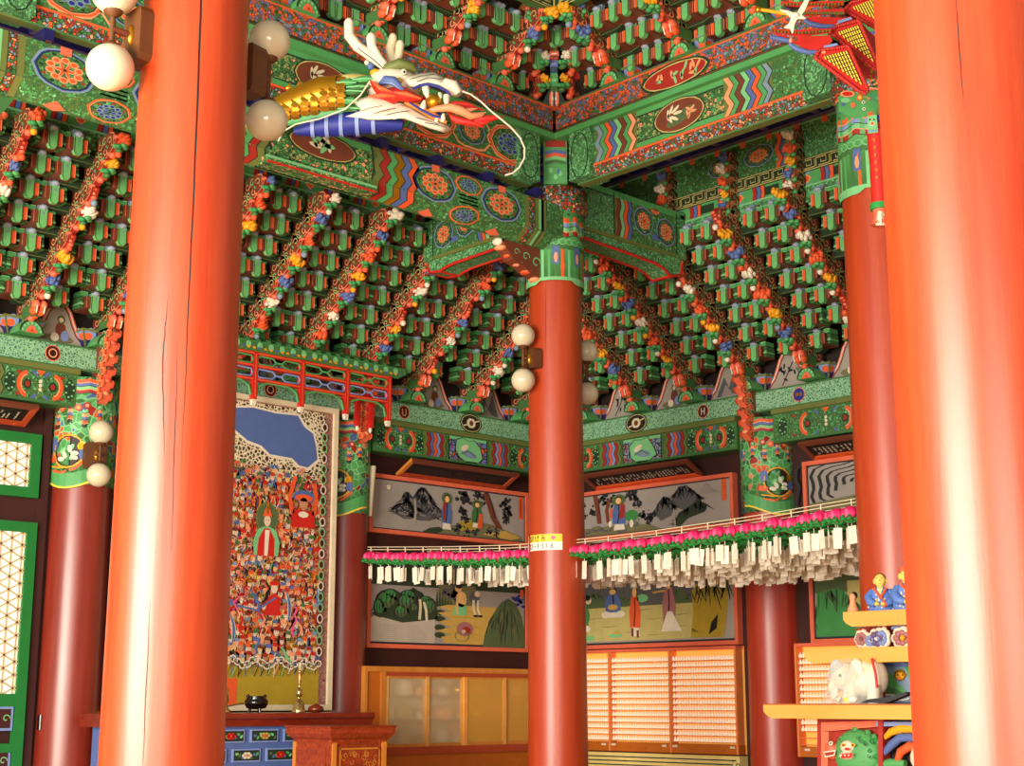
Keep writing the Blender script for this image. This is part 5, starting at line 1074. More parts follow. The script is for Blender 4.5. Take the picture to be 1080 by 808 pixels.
# ============================================================ shelves of tiny tablets
def m_fig():
    mb = MB().lathe([(.014,0),(.0165,.012),(.014,.024),(.009,.03)], 'tabw', (0,-.02,0), 8); mb.ball((0,-.02,.036), (.009,.009,.01), 'tabw', 6); return mb.mesh('tiny_statue')
MFIG = m_fig()
def tablets(xa, xb, dv, side, label, rows=14, z0=1.05, z1=2.0):
    t = Thing('tablet_cabinet', label, 'cabinet', ((xa+xb)/2,2.9,1.0), side); yf = 2.86
    mb = MB().box((xa,2.95,1.0), (xb,2.975,2.03), 'tabl'); t.part('back', mb)
    mb = MB().box((xa,yf-.02,2.0), (xb,2.97,2.03), 'salm'); 
    for x in [xa, xb-.025] + dv: mb.box((x,yf-.02,1.0), (x+.022,2.97,2.0), 'tdiv')
    t.part('frame', mb)
    for r_ in range(rows): z = 1.11 + (1.96-1.11)*r_/rows; t.part('shelf', MB().box((xa,yf,z-.006), (xb,2.96,z+.0), 'tdiv'))
    mb = MB().box((xa,yf-.01,1.0), (xb,2.97,1.09), 'cabo'); f = fy(yf-.01)
    for x in [xa+.1] + [q for d in dv for q in (d-.08, d+.06)] + [xb-.08]: mb.rect(f, x-.03, 1.055, x+.03, 1.075, 'wht', 1)
    for q in range(10): mb.line(f, [(xa+.2+(xb-xa-.4)*q/9,1.03),(xa+.23+(xb-xa-.4)*q/9,1.045)], .008, 'woodD', 1)
    t.part('base_rail', mb); return t
tablets(-2.6, -.39, [-2.08,-1.25], 'R', 'wide orange cabinet holding rows of tiny white statues right of central pillar')
tablets(.3, 2.0, [1.15], 'R', 'orange cabinet of tiny white statues behind the offering shelves')
def fill(xa, xb, rows, step=.034):
    out = []
    for r_ in rows:
        z = 1.112 + .85*r_/14; x = xa
        while x < xb: out.append((x, z, r_)); x += step
    return out
A = fill(.34, .34+.034*9.5, range(2,14)); B = fill(-1.21, -.42, range(14)); B.sort(key=lambda q: -q[0]); ind = B[:300-len(A)]; rest = B[300-len(A):] + fill(-2.56,-2.1,range(14)) + fill(-2.04,-1.27,range(14))
for i, (x, z, r_) in enumerate(A + ind):
    far = i < len(A); o = put('tiny_statue', MFIG, ROT['R'] @ Matrix.Translation((x,2.9,z)), None, 'tiny white statue on the %s shelf up, %s' % (ORD[r_], 'cabinet behind offering shelves' if far else 'right part of wide orange cabinet'), 'statue', ('tiny statues on shelf %s of the %s' % (ORD[r_], 'far right cabinet' if far else 'wide cabinet')))
mb = MB()
for x, z, _ in rest:
    mb.lathe([(.014,0),(.0165,.012),(.014,.024),(.009,.03)], 'tabw', (x,2.88,z), 6); mb.ball((x,2.88,z+.036), (.009,.009,.01), 'tabw', 5)
solo('tiny_statues', mb, 'hundreds of tiny white statues filling the left and middle parts of the wide orange cabinet', 'statues', (-1.9,2.9,1.1), 'R', None, 'stuff')
# cream runner below the cabinet
t = Thing('cream_ledge', 'cream ledge with thin black line ornament under the wide orange cabinet', 'ledge', (-1.5,2.85,.86), 'R')
mb = MB().box((-2.6,2.84,.8), (-.38,2.97,.985), 'creamY'); f = fy(2.84)
for P in ([(-2.6,.945),(-.42,.945),(-.42,.87)], [(-2.6,.905),(-.46,.905),(-.46,.945)], [(-2.6,.865),(-.5,.865),(-.4,.865)]): mb.line(f, P, .012, 'ink', 1)
mb.ring(f, -.4, .9, .018, .008, 'ink', 1); t.part('board', mb)
# ============================================================ lattice doors at far left
def lattice(x0, x1, z0, z1, label, name, tall):
    t = Thing(name, label, 'door' if tall else 'window', ((x0+x1)/2,2.93,z0)); fw = .085; mb = MB()
    mb.frame4(x0, x1, 2.9, 2.97, z0, z1, fw, 'dgreen')
    t.part('frame', mb); a0, a1, b0, b1 = x0+fw, x1-fw, z0+fw, z1-fw
    if tall:
        pz = 1.56; mb = MB().box((a0,2.9,pz-.1), (a1,2.97,pz), 'dgreen'); mb.box((a0,2.9,1.1), (a1,2.97,1.17), 'dgreen'); t.part('rail', mb)
        for q, (za, zb) in enumerate(((1.27,pz-.1),(.9,1.17))):
            n = 3
            for k in range(n):
                xa_ = a0+(a1-a0)*k/n+.01; xb_ = a0+(a1-a0)*(k+1)/n-.01; mb = MB().box((xa_,2.915,za), (xb_,2.95,zb), 'bluL'); f = fy(2.915); mb.rect(f, xa_+.02, za+.02, xb_-.02, zb-.02, 'maroon', 1)
                cx, cz = (xa_+xb_)/2, (za+zb)/2
                for m_ in range(6): mb.disc(f, cx+.08*math.cos(m_), cz+.04*math.sin(m_), .03, 'grn', 2, .015, 7, m_); mb.disc(f, cx+.03*math.cos(m_*1.05), cz+.02*math.sin(m_*1.05), .02, 'org', 3, .014, 7)
                curl(mb, f, xb_-.06, cz, .035, 'grnL', 4, .008); t.part('painted_panel', mb)
        b0 = pz
    t.part('paper', MB().box((a0,2.935,b0), (a1,2.95,b1), 'paper'))
    mb = MB(); p = .105; f = fy(2.93)
    def clipseg(x_, z_, dx, dz):
        lo, hi = -9, 9
        for (c, d, mn, mx) in ((x_, dx, a0, a1), (z_, dz, b0, b1)):
            if abs(d) < 1e-6:
                if c < mn or c > mx: return None
            else:
                s, e = sorted(((mn-c)/d, (mx-c)/d)); lo, hi = max(lo, s), min(hi, e)
        return (lo, hi) if hi - lo > .02 else None
    for dx, dz in ((0,1), (.866,.5), (.866,-.5)):
        nx, nz = -dz, dx
        for k in range(-60, 60):
            cx, cz = a1 - .03 + nx*p*k*.866, b1 + nz*p*k*.866; sgm = clipseg(cx, cz, dx, dz)
            if sgm:
                mb.add([V((cx+dx*s + nx*o, 2.93 - y, cz+dz*s + nz*o)) for s, o, y in ((sgm[0],-.006,0),(sgm[1],-.006,0),(sgm[1],.006,0),(sgm[0],.006,0),(sgm[0],-.006,.014),(sgm[1],-.006,.014),(sgm[1],.006,.014),(sgm[0],.006,.014))], [(0,1,2,3),(4,5,6,7),(0,1,5,4),(1,2,6,5),(2,3,7,6),(3,0,4,7)], 'latt')
    t.part('lattice', mb)
lattice(-5.2, -3.2, 3.155, 3.69, 'bright paper transom window with triangular lattice in a green frame at far left', 'transom_window', False)
lattice(-5.2, -3.19, .3, 2.95, 'tall green framed lattice door with bright paper and painted lower panels', 'lattice_door', True)
mb = MB().box((-3.17,2.93,0), (-3.1,2.98,4.0), 'wallp'); struct('trim_9', mb)
for k, v in enumerate((762, 797)):
    p = on_y(43, v, 2.9); mb = MB().tube([p - V((0,0,.06)), p + V((0,0,.06))], .028, 'lacq', 10); solo('door_hinge', mb, '%s black barrel hinge beside the green lattice door' % ('upper' if k == 0 else 'lower'), 'hinge', tuple(p - V((0,0,.06))), 'L', 'black hinges of the lattice door')
mb = MB().box((-2.55,2.5,1.35), (-1.9,2.8,1.42), 'shelf'); solo('side_shelf', mb, 'stub of a honey coloured wooden shelf behind the left foreground pillar', 'shelf', (-2.2,2.6,1.35))
# ============================================================ paper label on the central pillar
t_lab = None
mb = MB(); PX, PR = 588.3, 31.2
zT, zM, zB = at_depth(575,563,12.27).z, at_depth(575,571.3,12.27).z, at_depth(575,580,12.27).z
rr = .2455
def uv_lab(u, v, l):
    s = max(-1, min(1, (u-PX)/PR)); return fcl(rr*math.asin(s), zT + (zB-zT)*(v-563)/17, l)
fcl = fcyl(0, 0, rr, math.radians(226.5), lambda z: .25 - .028*z/5.08)
for i in range(12):
    a, b = 557.3 + 3*i, 557.3 + 3*(i+1); mb.poly(uv_lab, [(a,580),(b,580),(b,571.3),(a,571.3)], 'white', 2); mb.poly(uv_lab, [(a,571.3),(b,571.3),(b,563),(a,563)], 'yelL', 2)
def strokes(x, y, w, h, segs, lw, col):
    for P in segs: mb.line(lambda a, b, l: uv_lab(a, b, l), [(x+w*p, y+h*q) for p, q in P], lw, col, 4)
def circ(n=10, cx=.5, cy=.5, r=.3, ry=None): return [(cx+r*math.cos(2*PI*k/n), cy+(ry or r)*math.sin(2*PI*k/n)) for k in range(n+1)]
G = {'il': [circ(10,.35,.22,.22,.17), [(.85,0),(.85,.5)], [(.2,.6),(.85,.6),(.85,.78),(.2,.78),(.2,.98),(.9,.98)]],
 'nyeon': [[(.15,.05),(.15,.5),(.6,.5)], [(.6,.15),(.85,.15)], [(.6,.35),(.85,.35)], [(.85,0),(.85,.62)], [(.25,.7),(.25,.98),(.9,.98)]],
 'deung': [[(.85,.02),(.2,.02),(.2,.3),(.85,.3)], [(.05,.5),(.98,.5)], circ(10,.5,.8,.3,.2)],
 '1': [[(.25,.2),(.5,0),(.5,1)]], '2': [[(.1,.2),(.4,0),(.8,.15),(.75,.45),(.1,1),(.9,1)]], '-': [[(.1,.55),(.9,.55)]],
 '5': [[(.85,0),(.25,0),(.15,.45),(.6,.4),(.88,.7),(.6,1),(.1,.9)]], '6': [[(.75,.05),(.3,.35),(.12,.7),(.4,1),(.75,.95),(.88,.7),(.6,.5),(.2,.6)]]}
for g, x in (('il',559.3),('nyeon',564.5),('deung',571.3)): strokes(x, 564.3, 4.6, 5.6, G[g], .55, 'ink')
for k in range(6): mb.disc(uv_lab, 583.6+1.3*math.cos(k*PI/3), 567.1+1.3*math.sin(k*PI/3), .9, 'pinkL', 4 , None, 6)
for g, x in (('1',558.4),('2',560.2),('-',563.6),('1',566.8),('5',571.1),('1',575.2),('6',580.8)): strokes(x, 573.0, 3.2, 4.9, G[g], .62, 'ink')
fz = mb.mesh('paper_label'); put('paper_label', fz, None, None, 'white and yellow paper label reading 12-1516 stuck on the central red pillar', 'label')
# ============================================================ lotus lanterns with paper slips
def m_blossom():
    mb = MB(); n = 16; mb.ball((0,0,0), (.062,.062,.048), 'pink', n, 8, .05)
    for k in range(8):
        g = 2*PI*k/8; mb.ball((.05*math.cos(g), .05*math.sin(g), -.002), (.022,.022,.034), 'pink' if k % 2 else 'pinkL', 6)
    return mb.mesh('blossom')
def m_leaves():
    mb = MB(); n = 9; vs = [V((0,0,-.06))]
    for k in range(2*n):
        g = PI*k/n; r, z = (.066, -.006) if k % 2 == 0 else (.07, -.034); vs.append(V((r*math.cos(g), r*math.sin(g), z)))
    mb.add(vs, [(0, 1+k, 1+(k+1) % (2*n)) for k in range(2*n)], 'leafg')
    for k in range(n): g = 2*PI*k/n; mb.ball((.06*math.cos(g), .06*math.sin(g), -.036), (.02,.02,.008), 'leafg', 6)
    return mb.mesh('leaves')
def m_slip(w, h):
    mb = MB().box((-.001,-w/2,-.085-h), (.0012,w/2,-.085), 'slip'); mb.box((-.001,-.002,-.09), (.001,.002,-.05), 'slip')
    for k in range(4): mb.box((-.0016,-w*.02,-.1-h*.16*k-h*.1), (-.001,w*.02,-.1-h*.16*k), 'pgrey2')
    return mb.mesh('paper_slip')
MBL, MLF, MSL = m_blossom(), m_leaves(), [m_slip(.075,.125), m_slip(.065,.135), m_slip(.078,.12), m_slip(.07,.145)]
pts = sorted([(on_x(u, v, 0).y, on_x(u, v, 0).z) for u, v in ((380,588),(470,588.5),(551,587),(633,580),(690,573.5),(740,566.5),(800,558),(849,550),(899,541))])
def zl(y):
    if y <= pts[0][0]: return pts[0][1]
    for (a, b), (c, d) in zip(pts, pts[1:]):
        if a <= y <= c: return b + (d-b)*(y-a)/(c-a)
    return pts[-1][1]
r = random.Random(17); ROWS = 7; lant = []
def uproj(p):
    d = p - CAM; h = d.x*CA + d.y*SA; return 540 + FPX*(d.x*SA - d.y*CA)/(h*math.cos(PIT) + d.z*math.sin(PIT))
for row in range(ROWS):
    X = .28*row; y = 2.5 - (.55*row if row else 0)
    ys = []
    while y > -3.1:
        u = uproj(V((X, y, 2.9)))
        if u > 908: break
        if not (563 < u < 612 and row > 0): lant.append((X + r.uniform(-.02,.02), y, zl(y) + r.uniform(-.008,.008), row))
        ys.append(y); y -= .1285
    mb = MB(); ya, yb = 2.55 - .55*row, ys[-1] - .1
    for o in (.075, .1): mb.tube([(X, ya + (yb-ya)*i/14, zl(ya + (yb-ya)*i/14) + o) for i in range(15)], .004, 'cream', 5)
    for q in ys[::2]: mb.tube([(X+.004,q,zl(q)+.04), (X,q,zl(q)+.1)], .006, 'cream', 5)
    solo('lantern_wire', mb, 'pale double cord holding the %s' % ('front row of pink lotus lanterns' if row == 0 else '%s row of lotus lanterns, counted from the front' % ORD[row]), 'cord', (X,0,zl(0)))
lant.sort(key=lambda q: (q[0]+8.9)*.688 + (q[1]+8.8)*.725)
near, far = lant[:300], lant[300:]
for X, y, z, row in near:
    if row == 0: lb = 'pink lotus lantern with white slip in the front row %s of the central pillar' % ('left' if y > 0 else 'right'); gr = 'front row lotus lanterns %s of the pillar' % ('left' if y > 0 else 'right')
    else: lb = 'pink lotus lantern with white slip in the %s row, counted from the front' % ORD[row]; gr = 'lotus lanterns of the %s row' % ORD[row]
    o = put('lotus_lantern', None, Matrix.Translation((X,y,z)) @ Matrix.Rotation(r.uniform(-.25,.25), 4, 'Z'), None, lb, 'lantern', gr); o.empty_display_size = .05
    sub(o, 'blossom', MBL, (0,0,0), (0,0,0), (1.1,1.1,1.15)); sub(o, 'leaves', MLF, (0,0,.0), (0,0,0), (1.2,1.2,1.15)); sub(o, 'paper_slip', MSL[r.randrange(4)], (0,r.uniform(-.01,.01),0), (r.uniform(-.1,.1),0,r.uniform(-.6,.1)))
    sub(o, 'paper_slip', MSL[r.randrange(4)], (.02,r.uniform(-.05,.05),-.008), (r.uniform(-.15,.15),0,r.uniform(-.8,.3)))
    if row: sub(o, 'paper_slip', MSL[r.randrange(4)], (.1,r.uniform(-.06,.06),.012), (r.uniform(-.1,.1),0,r.uniform(-.5,.2)))
if far:
    mb = MB()
    for X, y, z, row in far:
        mb.ball((X,y,z), (.062,.062,.048), 'pink', 10); mb.lathe([(.02,-.055),(.065,-.035),(.064,-.01)], 'leafg', (X,y,z), 9); mb.box((X-.02,y-.03,z-.22), (X-.018,y+.03,z-.085), 'slip')
    solo('lotus_lanterns', mb, 'mass of further lotus lanterns with white slips behind the nearer rows', 'lanterns', (1.8,0,2.9), 'L', None, 'stuff')
# ============================================================ globe lamps
def lamp(label, g1, g2, depth, plate, r_, psize, side_vec, group=None):
    a, b = at_depth(*g1, depth), at_depth(*g2, depth); c = (a+b)/2; a = V((c.x,c.y,a.z)); b = V((c.x,c.y,b.z)); p = at_depth(*plate); p.z = c.z
    t = Thing('wall_lamp', label, 'lamp', tuple(p))
    d = V((p.x-c.x, p.y-c.y, 0)).normalized(); s = V((-d.y, d.x, 0)); w, h, th = psize
    fr = fplane(p, s, (0,0,1)); mb = MB(); mb.prism([(-w,-h*.8),(-w*.8,-h),(w*.8,-h),(w,-h*.8),(w,h*.8),(w*.8,h),(-w*.8,h),(-w,h*.8)], fr, -th/EPS, th/EPS, 'bron'); t.part('wall_plate', mb)
    t.part('arm', MB().tube([p, c], .016, 'brn', 8)); t.part('ornament', MB().ball(tuple(p - d*th*1.1), (.02,.02,.05), 'gold', 8))
    lo, hi = (a, b) if a.z < b.z else (b, a)
    t.part('rod', MB().tube([lo + V((0,0,r_*.9)), hi - V((0,0,r_*.9))], .013, 'bron', 8))
    for q, s_ in ((lo,1),(hi,-1)):
        t.part('globe', MB().ball(tuple(q), r_, 'globe', 32), None, 'white glass globe'); z0 = q.z + s_*r_*.88
        t.part('globe_cap', MB().lathe([(.045,z0),(.04,z0+.012*s_),(.016,z0+.03*s_)], 'bron', (q.x,q.y,0), 14))
lamp('wall lamp with two white globes on the left side of the big left pillar', (115,71), (122,-9), 6.15, (150,32,6.25), .105, (.075,.125,.05), None)
lamp('wall lamp with two white globes on the right side of the big left pillar', (287.5,43), (278,127), 6.75, (264,88,6.65), .1, (.06,.12,.05), None)
lamp('small wall lamp with two white globes on the left of the central pillar', (551,354), (552.5,401), 12.28, (563,378,12.33), .1, (.07,.085,.04), None)
lamp('wall lamp with two dim globes half hidden behind the right of the central pillar', (618.5,371), (619.5,415), 12.75, (606,393,12.6), .1, (.07,.085,.04), None)
lamp('wall lamp with two white globes on the far left wall pillar', (107.5,456), (103.5,501), 12.3, (100,478,12.42), .1, (.09,.11,.04), None)
# ============================================================ dragon
DD = 10.0; K = DD/1490
def D(u, v, q=0): return at_depth(u, v, DD - q)
def c3(x, y): return (385 + x/5.571, 45 + y/5.571)
def c2_(x, y): return (240 + x/2.992, y/2.992)
def puff(mb, P, th, mat, q=0, lines=None, lc='ink'):
    """outline carved in the round: swelling front and back"""
    n = len(P); cx, cy = sum(p[0] for p in P)/n, sum(p[1] for p in P)/n; vs = []; rings = [(.35,-1),(.78,-.75),(1,0),(.78,.75),(.35,1)]
    for s, k in rings: vs += [D(cx+(p[0]-cx)*s, cy+(p[1]-cy)*s, q + k*th/2) for p in P]
    fs = [(i*n+j, i*n+(j+1) % n, (i+1)*n+(j+1) % n, (i+1)*n+j) for i in range(4) for j in range(n)]
    mb.add(vs, fs, mat, True); mb.add(vs[:n], [list(range(n))[::-1]], mat); mb.add(vs[-n:], [list(range(n))], mat)
def ptube(mb, P, rs, mat, q=0, n=10):
    if not hasattr(rs, '__len__'): rs = [rs]*len(P)
    mb.tube([D(p[0], p[1], p[2] if len(p) > 2 else q) for p in P], [x*K*(1.15 if x > .6 else 1) for x in rs], mat, n)
t = Thing('dragon_head', 'carved dragon head with gold scales, white antlers and red flames jutting from the high beam', 'dragon', tuple(D(300,115)))
mb = MB(); B = [(262,134,-.1),(285,122,0),(300,114,0),(320,107,.02),(340,101,.04),(358,98,.05)]; BR = [9,12,15,18,20,19]; mb.tube([D(*p) for p in B], [x*K for x in BR], 'gold', 20)
r = random.Random(2)
for i in range(9):
    s = i/8; k = s*4.0; j = min(4, int(k)+0); j = min(j, 3); u0, v0, q0 = B[1+j]; u1, v1, q1 = B[2+j]; fq = k-j; u, v, q = u0+(u1-u0)*fq, v0+(v1-v0)*fq, q0+(q1-q0)*fq; R_ = BR[1+j]+(BR[2+j]-BR[1+j])*fq
    for m_ in range(7):
        g = -1.05 + 2.1*(m_ + .5*(i % 2))/7; cv = v + R_*math.sin(g); qq = q + R_*K*math.cos(g)*1.0 + .004
        for sc_, mt, o in ((1,'wood',0),(.85,'gold',.004)):
            P = [(u+5.0*sc_*math.cos(h), cv+3.4*sc_*math.sin(h)) for h in [PI*2*w_/8 for w_ in range(8)]]
            mb.add([D(a+1.2, b, q + K*math.sqrt(max(0, R_*R_ - (b-v)**2)) + .006 + o*.5 - (a-u)*.001) for a, b in P], [list(range(8))], mt)
for k in range(5): puff(mb, [(300+11*k,99-2*k-5),(306+11*k,92-2*k-6),(308+11*k,99-2*k-5)], .02, 'gold', 0)
t.part('scaled_neck', mb, None, 'golden scaled neck')
mb = MB(); ptube(mb, [(300,129,0),(325,124,.02),(352,118,.06),(370,114,.06)], [4,6,7,4], 'grn', .03); t.part('side_ridge', mb)
mb = MB(); BB = [(310,139),(325,136),(345,133),(375,130),(400,129),(425,132)]; ptube(mb, BB, [3,7,10,11,10,5], 'bluD', .05, 14)
for k, (u, v, w_) in enumerate(((330,135,9),(345,133,10.6),(360,131.5,11),(377,130,11.6),(394,129,11))): 
    a, b = D(u-1.5, v, .05), D(u+2.5, v, .05); mb.tube([a, b], [w_*K*1.19]*2, 'bluL', 14)
t.part('belly', mb, None, 'blue banded belly')
mb = MB()
for k, (x, y, w_, h_) in enumerate(((345,88,34,8),(352,97,34,8),(350,107,30,8),(356,115,26,7),(372,84,24,7),(365,92,26,7))):
    P = [(x-4,y),(x+w_*.3,y-h_*.5),(x+w_*.7,y-h_*.7),(x+w_,y-h_*.2),(x+w_*.75,y+h_*.4),(x+w_*.3,y+h_*.5)]; puff(mb, P, .07, 'grnM' if k % 2 else 'grn', .12)
    ptube(mb, [(x,y,.16),(x+w_*.5,y-h_*.2,.165),(x+w_*.9,y-h_*.1,.15)], .8, 'grnL', 0, 5)
t.part('mane_tuft', mb, None, 'green mane tufts')
mb = MB()
puff(mb, [(350,80),(372,77),(395,80),(400,86),(380,90),(355,88)], .1, 'tan', .06)
P = [c2_(*p) for p in ((395,320),(450,300),(540,315),(610,350),(600,372),(500,372),(440,375),(370,368),(420,350))]; puff(mb, P, .12, 'wht', .13)
P = [c3(*p) for p in ((-40,440),(60,385),(200,355),(260,375),(370,435),(480,480),(512,512),(470,530),(380,505),(290,470),(200,440),(90,440),(20,455))]; puff(mb, P, .14, 'wht', .15)
for a, b in (((-20,400),(100,370)),((40,420),(180,385)),((120,425),(260,400)),((300,440),(430,480)),((350,470),(480,500))): ptube(mb, [(*c3(*a),.225),(*c3((a[0]+b[0])/2,(a[1]+b[1])/2-4),.232),(*c3(*b),.225)], .35, 'ink', 0, 5)
t.part('lower_jaw', mb, None, 'white furry lower jaw')
mb = MB(); ptube(mb, [(*c3(240,350),.17),(*c3(320,385),.2),(*c3(400,430),.21),(*c3(480,470),.2)], [2.5,3.2,3.4,1.5], 'wood', 0); ptube(mb, [(*c3(260,350),.2),(*c3(330,395),.23),(*c3(400,430),.235),(*c3(470,445),.22)], [1,1.3,1.3,.8], 'bluD', 0, 6)
t.part('jaw_lip', mb, None, 'brown and blue lip')
mb = MB(); mb.ball(tuple(D(415,92,0)), (.2,.2,.13), 'wht', 16)
P = [c3(*p) for p in ((190,215),(250,195),(330,180),(400,172),(455,200),(480,222),(530,222),(572,270),(575,300),(550,322),(512,318),(490,285),(430,258),(360,240),(300,262),(240,260))]; puff(mb, P, .17, 'wht', .13)
ptube(mb, [(*c3(470,225),.2),(*c3(520,250),.22),(*c3(550,295),.2)], [3,5,3.5], 'wht', 0)
for a, b, c in (((260,215),(330,195),(410,185)),((300,230),(370,205),(450,215)),((480,230),(500,250),(520,290))): ptube(mb, [(*c3(*a),.222),(*c3(*b),.225),(*c3(*c),.215)], .35, 'ink', 0, 5)
t.part('upper_jaw', mb, None, 'white upper jaw and snout')
t.part('upper_lip', MB().tube([D(*c3(*p), .23) for p in ((280,272),(320,252),(370,243),(430,258),(480,285),(505,305))], [1.2*K,1.6*K,1.7*K,1.7*K,1.5*K,.8*K], 'bluD', 8), None, 'blue upper lip')
for P, w_ in (((355,262,368,325),3.4),((478,315,480,372),3),((335,400,350,340),3.2),((455,460,462,418),2.6),((440,300,444,330),1.8),((420,462,425,435),1.8)):
    mb = MB(); (a, b, c, d) = P; w_ *= 1.2; mb.tube([D(*c3(a,b), .2), D(*c3((a+c)/2,(b+d)/2), .22), D(*c3(c,d), .22)], [w_*K, w_*K*.9, w_*K*.35], 'wht', 8); t.part('tooth', mb)
t.part('pearl', MB().ball(tuple(D(*c3(405,348), .2)), 8.3*K, 'gold', 20), None, 'golden pearl held in the jaws')
mb = MB(); P = [c3(*p) for p in ((20,212),(70,250),(130,268),(185,255),(250,262),(300,300),(358,322),(345,345),(270,352),(200,345),(165,362),(90,330),(5,316),(70,305),(45,270))]; puff(mb, P, .12, 'red', .2)
for a, b, c in (((40,225),(90,270),(160,290)),((20,315),(100,310),(180,315)),((160,290),(240,300),(330,330))): ptube(mb, [(*c3(*a),.25),(*c3(*b),.272),(*c3(*c),.26)], [.8,2.5,.8], 'org', 0, 6)
t.part('flame_mane', mb, None, 'red flame shaped mane')
mb = MB(); ptube(mb, [(*c3(85,245),.2),(*c3(120,218),.24),(*c3(165,225),.26),(*c3(225,280),.24)], [1.5,4,4.5,1.5], 'blu', 0); ptube(mb, [(*c3(110,235),.26),(*c3(160,238),.285),(*c3(210,275),.26)], [.5,1.2,.5], 'bluL', 0, 6); t.part('cheek_swirl', mb, None, 'blue cheek swirl')
mb = MB(); ptube(mb, [(*c3(105,195),.1),(*c3(130,150),.13),(*c3(200,125),.16),(*c3(270,140),.14),(*c3(300,170),.1)], [3,4.5,5.5,4.5,2], 'olive', 0); t.part('brow', mb, None, 'olive brow ridge')
mb = MB().ball(tuple(D(*c3(228,172), .2)), 3.4*K, 'wht', 12); mb.ball(tuple(D(*c3(230,172), .2+2.4*K)), 1.5*K, 'blk', 8); t.part('eye', mb)
mb = MB().ball(tuple(D(*c3(200,222), .2)), (4*K,4*K,3*K), 'sand', 10); t.part('cheek_ball', mb)
A1 = [(368,24),(368.5,38),(377,49),(391,59),(407,71)]; 
mb = MB(); ptube(mb, [(*p, .1+.0*i) for i, p in enumerate(A1)], [4.6,5,5,4.6,4], 'wht', 0, 12); mb.ball(tuple(D(368,23.5,.1)), 4.8*K, 'wht', 10); ptube(mb, [(391.5,40,.1),(392.5,50,.1),(400,62,.1),(409,72,.1)], [4.8,4.6,4,3], 'wht', 0, 12); mb.ball(tuple(D(391.5,39,.1)), 4.9*K, 'wht', 10); ptube(mb, [(372,40,.13),(380,53,.135),(394,63,.135),(404,72,.13)], .5, 'ink', 0, 5)
t.part('antler', mb, None, 'white branching antler')
mb = MB(); ptube(mb, [(414.5,40,-.05),(411,52,-.05),(413,66,-.05),(417,72,-.05)], [4.2,4.4,3.6,3], 'cream', 0, 12); mb.ball(tuple(D(414.5,39,-.05)), 4.3*K, 'cream', 10); ptube(mb, [(422,47,-.05),(420.5,58,-.05),(416,68,-.05)], [4,4,3], 'cream', 0, 12); mb.ball(tuple(D(422,46,-.05)), 4.1*K, 'cream', 10); t.part('antler', mb, None, 'shaded far antler')
mb = MB().ball(tuple(D(391,70,.08)), (4*K,4*K,4*K), 'blu', 10); mb.ball(tuple(D(396,77,.1)), (6*K,6*K,4*K), 'yel', 10); mb.ball(tuple(D(387,66,.06)), (3*K,3*K,3*K), 'wht', 8); t.part('ear', mb)
mb = MB(); ptube(mb, [(*c3(370,400),.2),(*c3(430,388),.24),(*c3(500,380),.25),(*c3(560,398),.24),(*c3(620,432),.22),(*c3(680,425),.2),(*c3(712,408),.18)], [1.5,3,3.8,4.2,3.4,2.6,.4], 'pch', 0); ptube(mb, [(*c3(560,405),.24),(*c3(620,395),.22),(*c3(660,388),.2)], [2.5,1.8,.4], 'pch', 0); t.part('tongue', mb, None, 'pale orange curling tongue')
mb = MB()
for P, R_ in ((((450,385),(520,362),(590,362),(645,372)),(2,3.2,2.8,.4)),(((480,410),(560,385),(640,385),(700,395)),(2,3,2,.4)),(((500,430),(560,460),(620,470),(700,498)),(2,3.6,3.2,.4)),(((600,445),(680,450),(740,445),(815,436)),(2,3.4,3.2,.4)),(((510,440),(540,465),(560,480)),(2,2,.4)),(((640,460),(690,475),(740,462)),(2,2.4,.4))):
    ptube(mb, [(*c3(*p), .17) for p in P], R_, 'red', 0, 8)
t.part('flame_breath', mb, None, 'red flames issuing from the mouth')
mb = MB(); ptube(mb, [(*c3(*p), .2) for p in ((570,285),(620,303),(680,345),(740,402),(800,450),(860,500),(912,560),(938,620),(936,680),(905,735),(865,768),(822,780))], .9, 'wht', 0, 6); t.part('whisker', mb)
mb = MB(); ptube(mb, [(*c2_(*p), .2) for p in ((160,445),(175,415),(215,392),(290,375),(370,345),(420,300),(450,255))], .75, 'wht', 0, 6); t.part('whisker', mb)
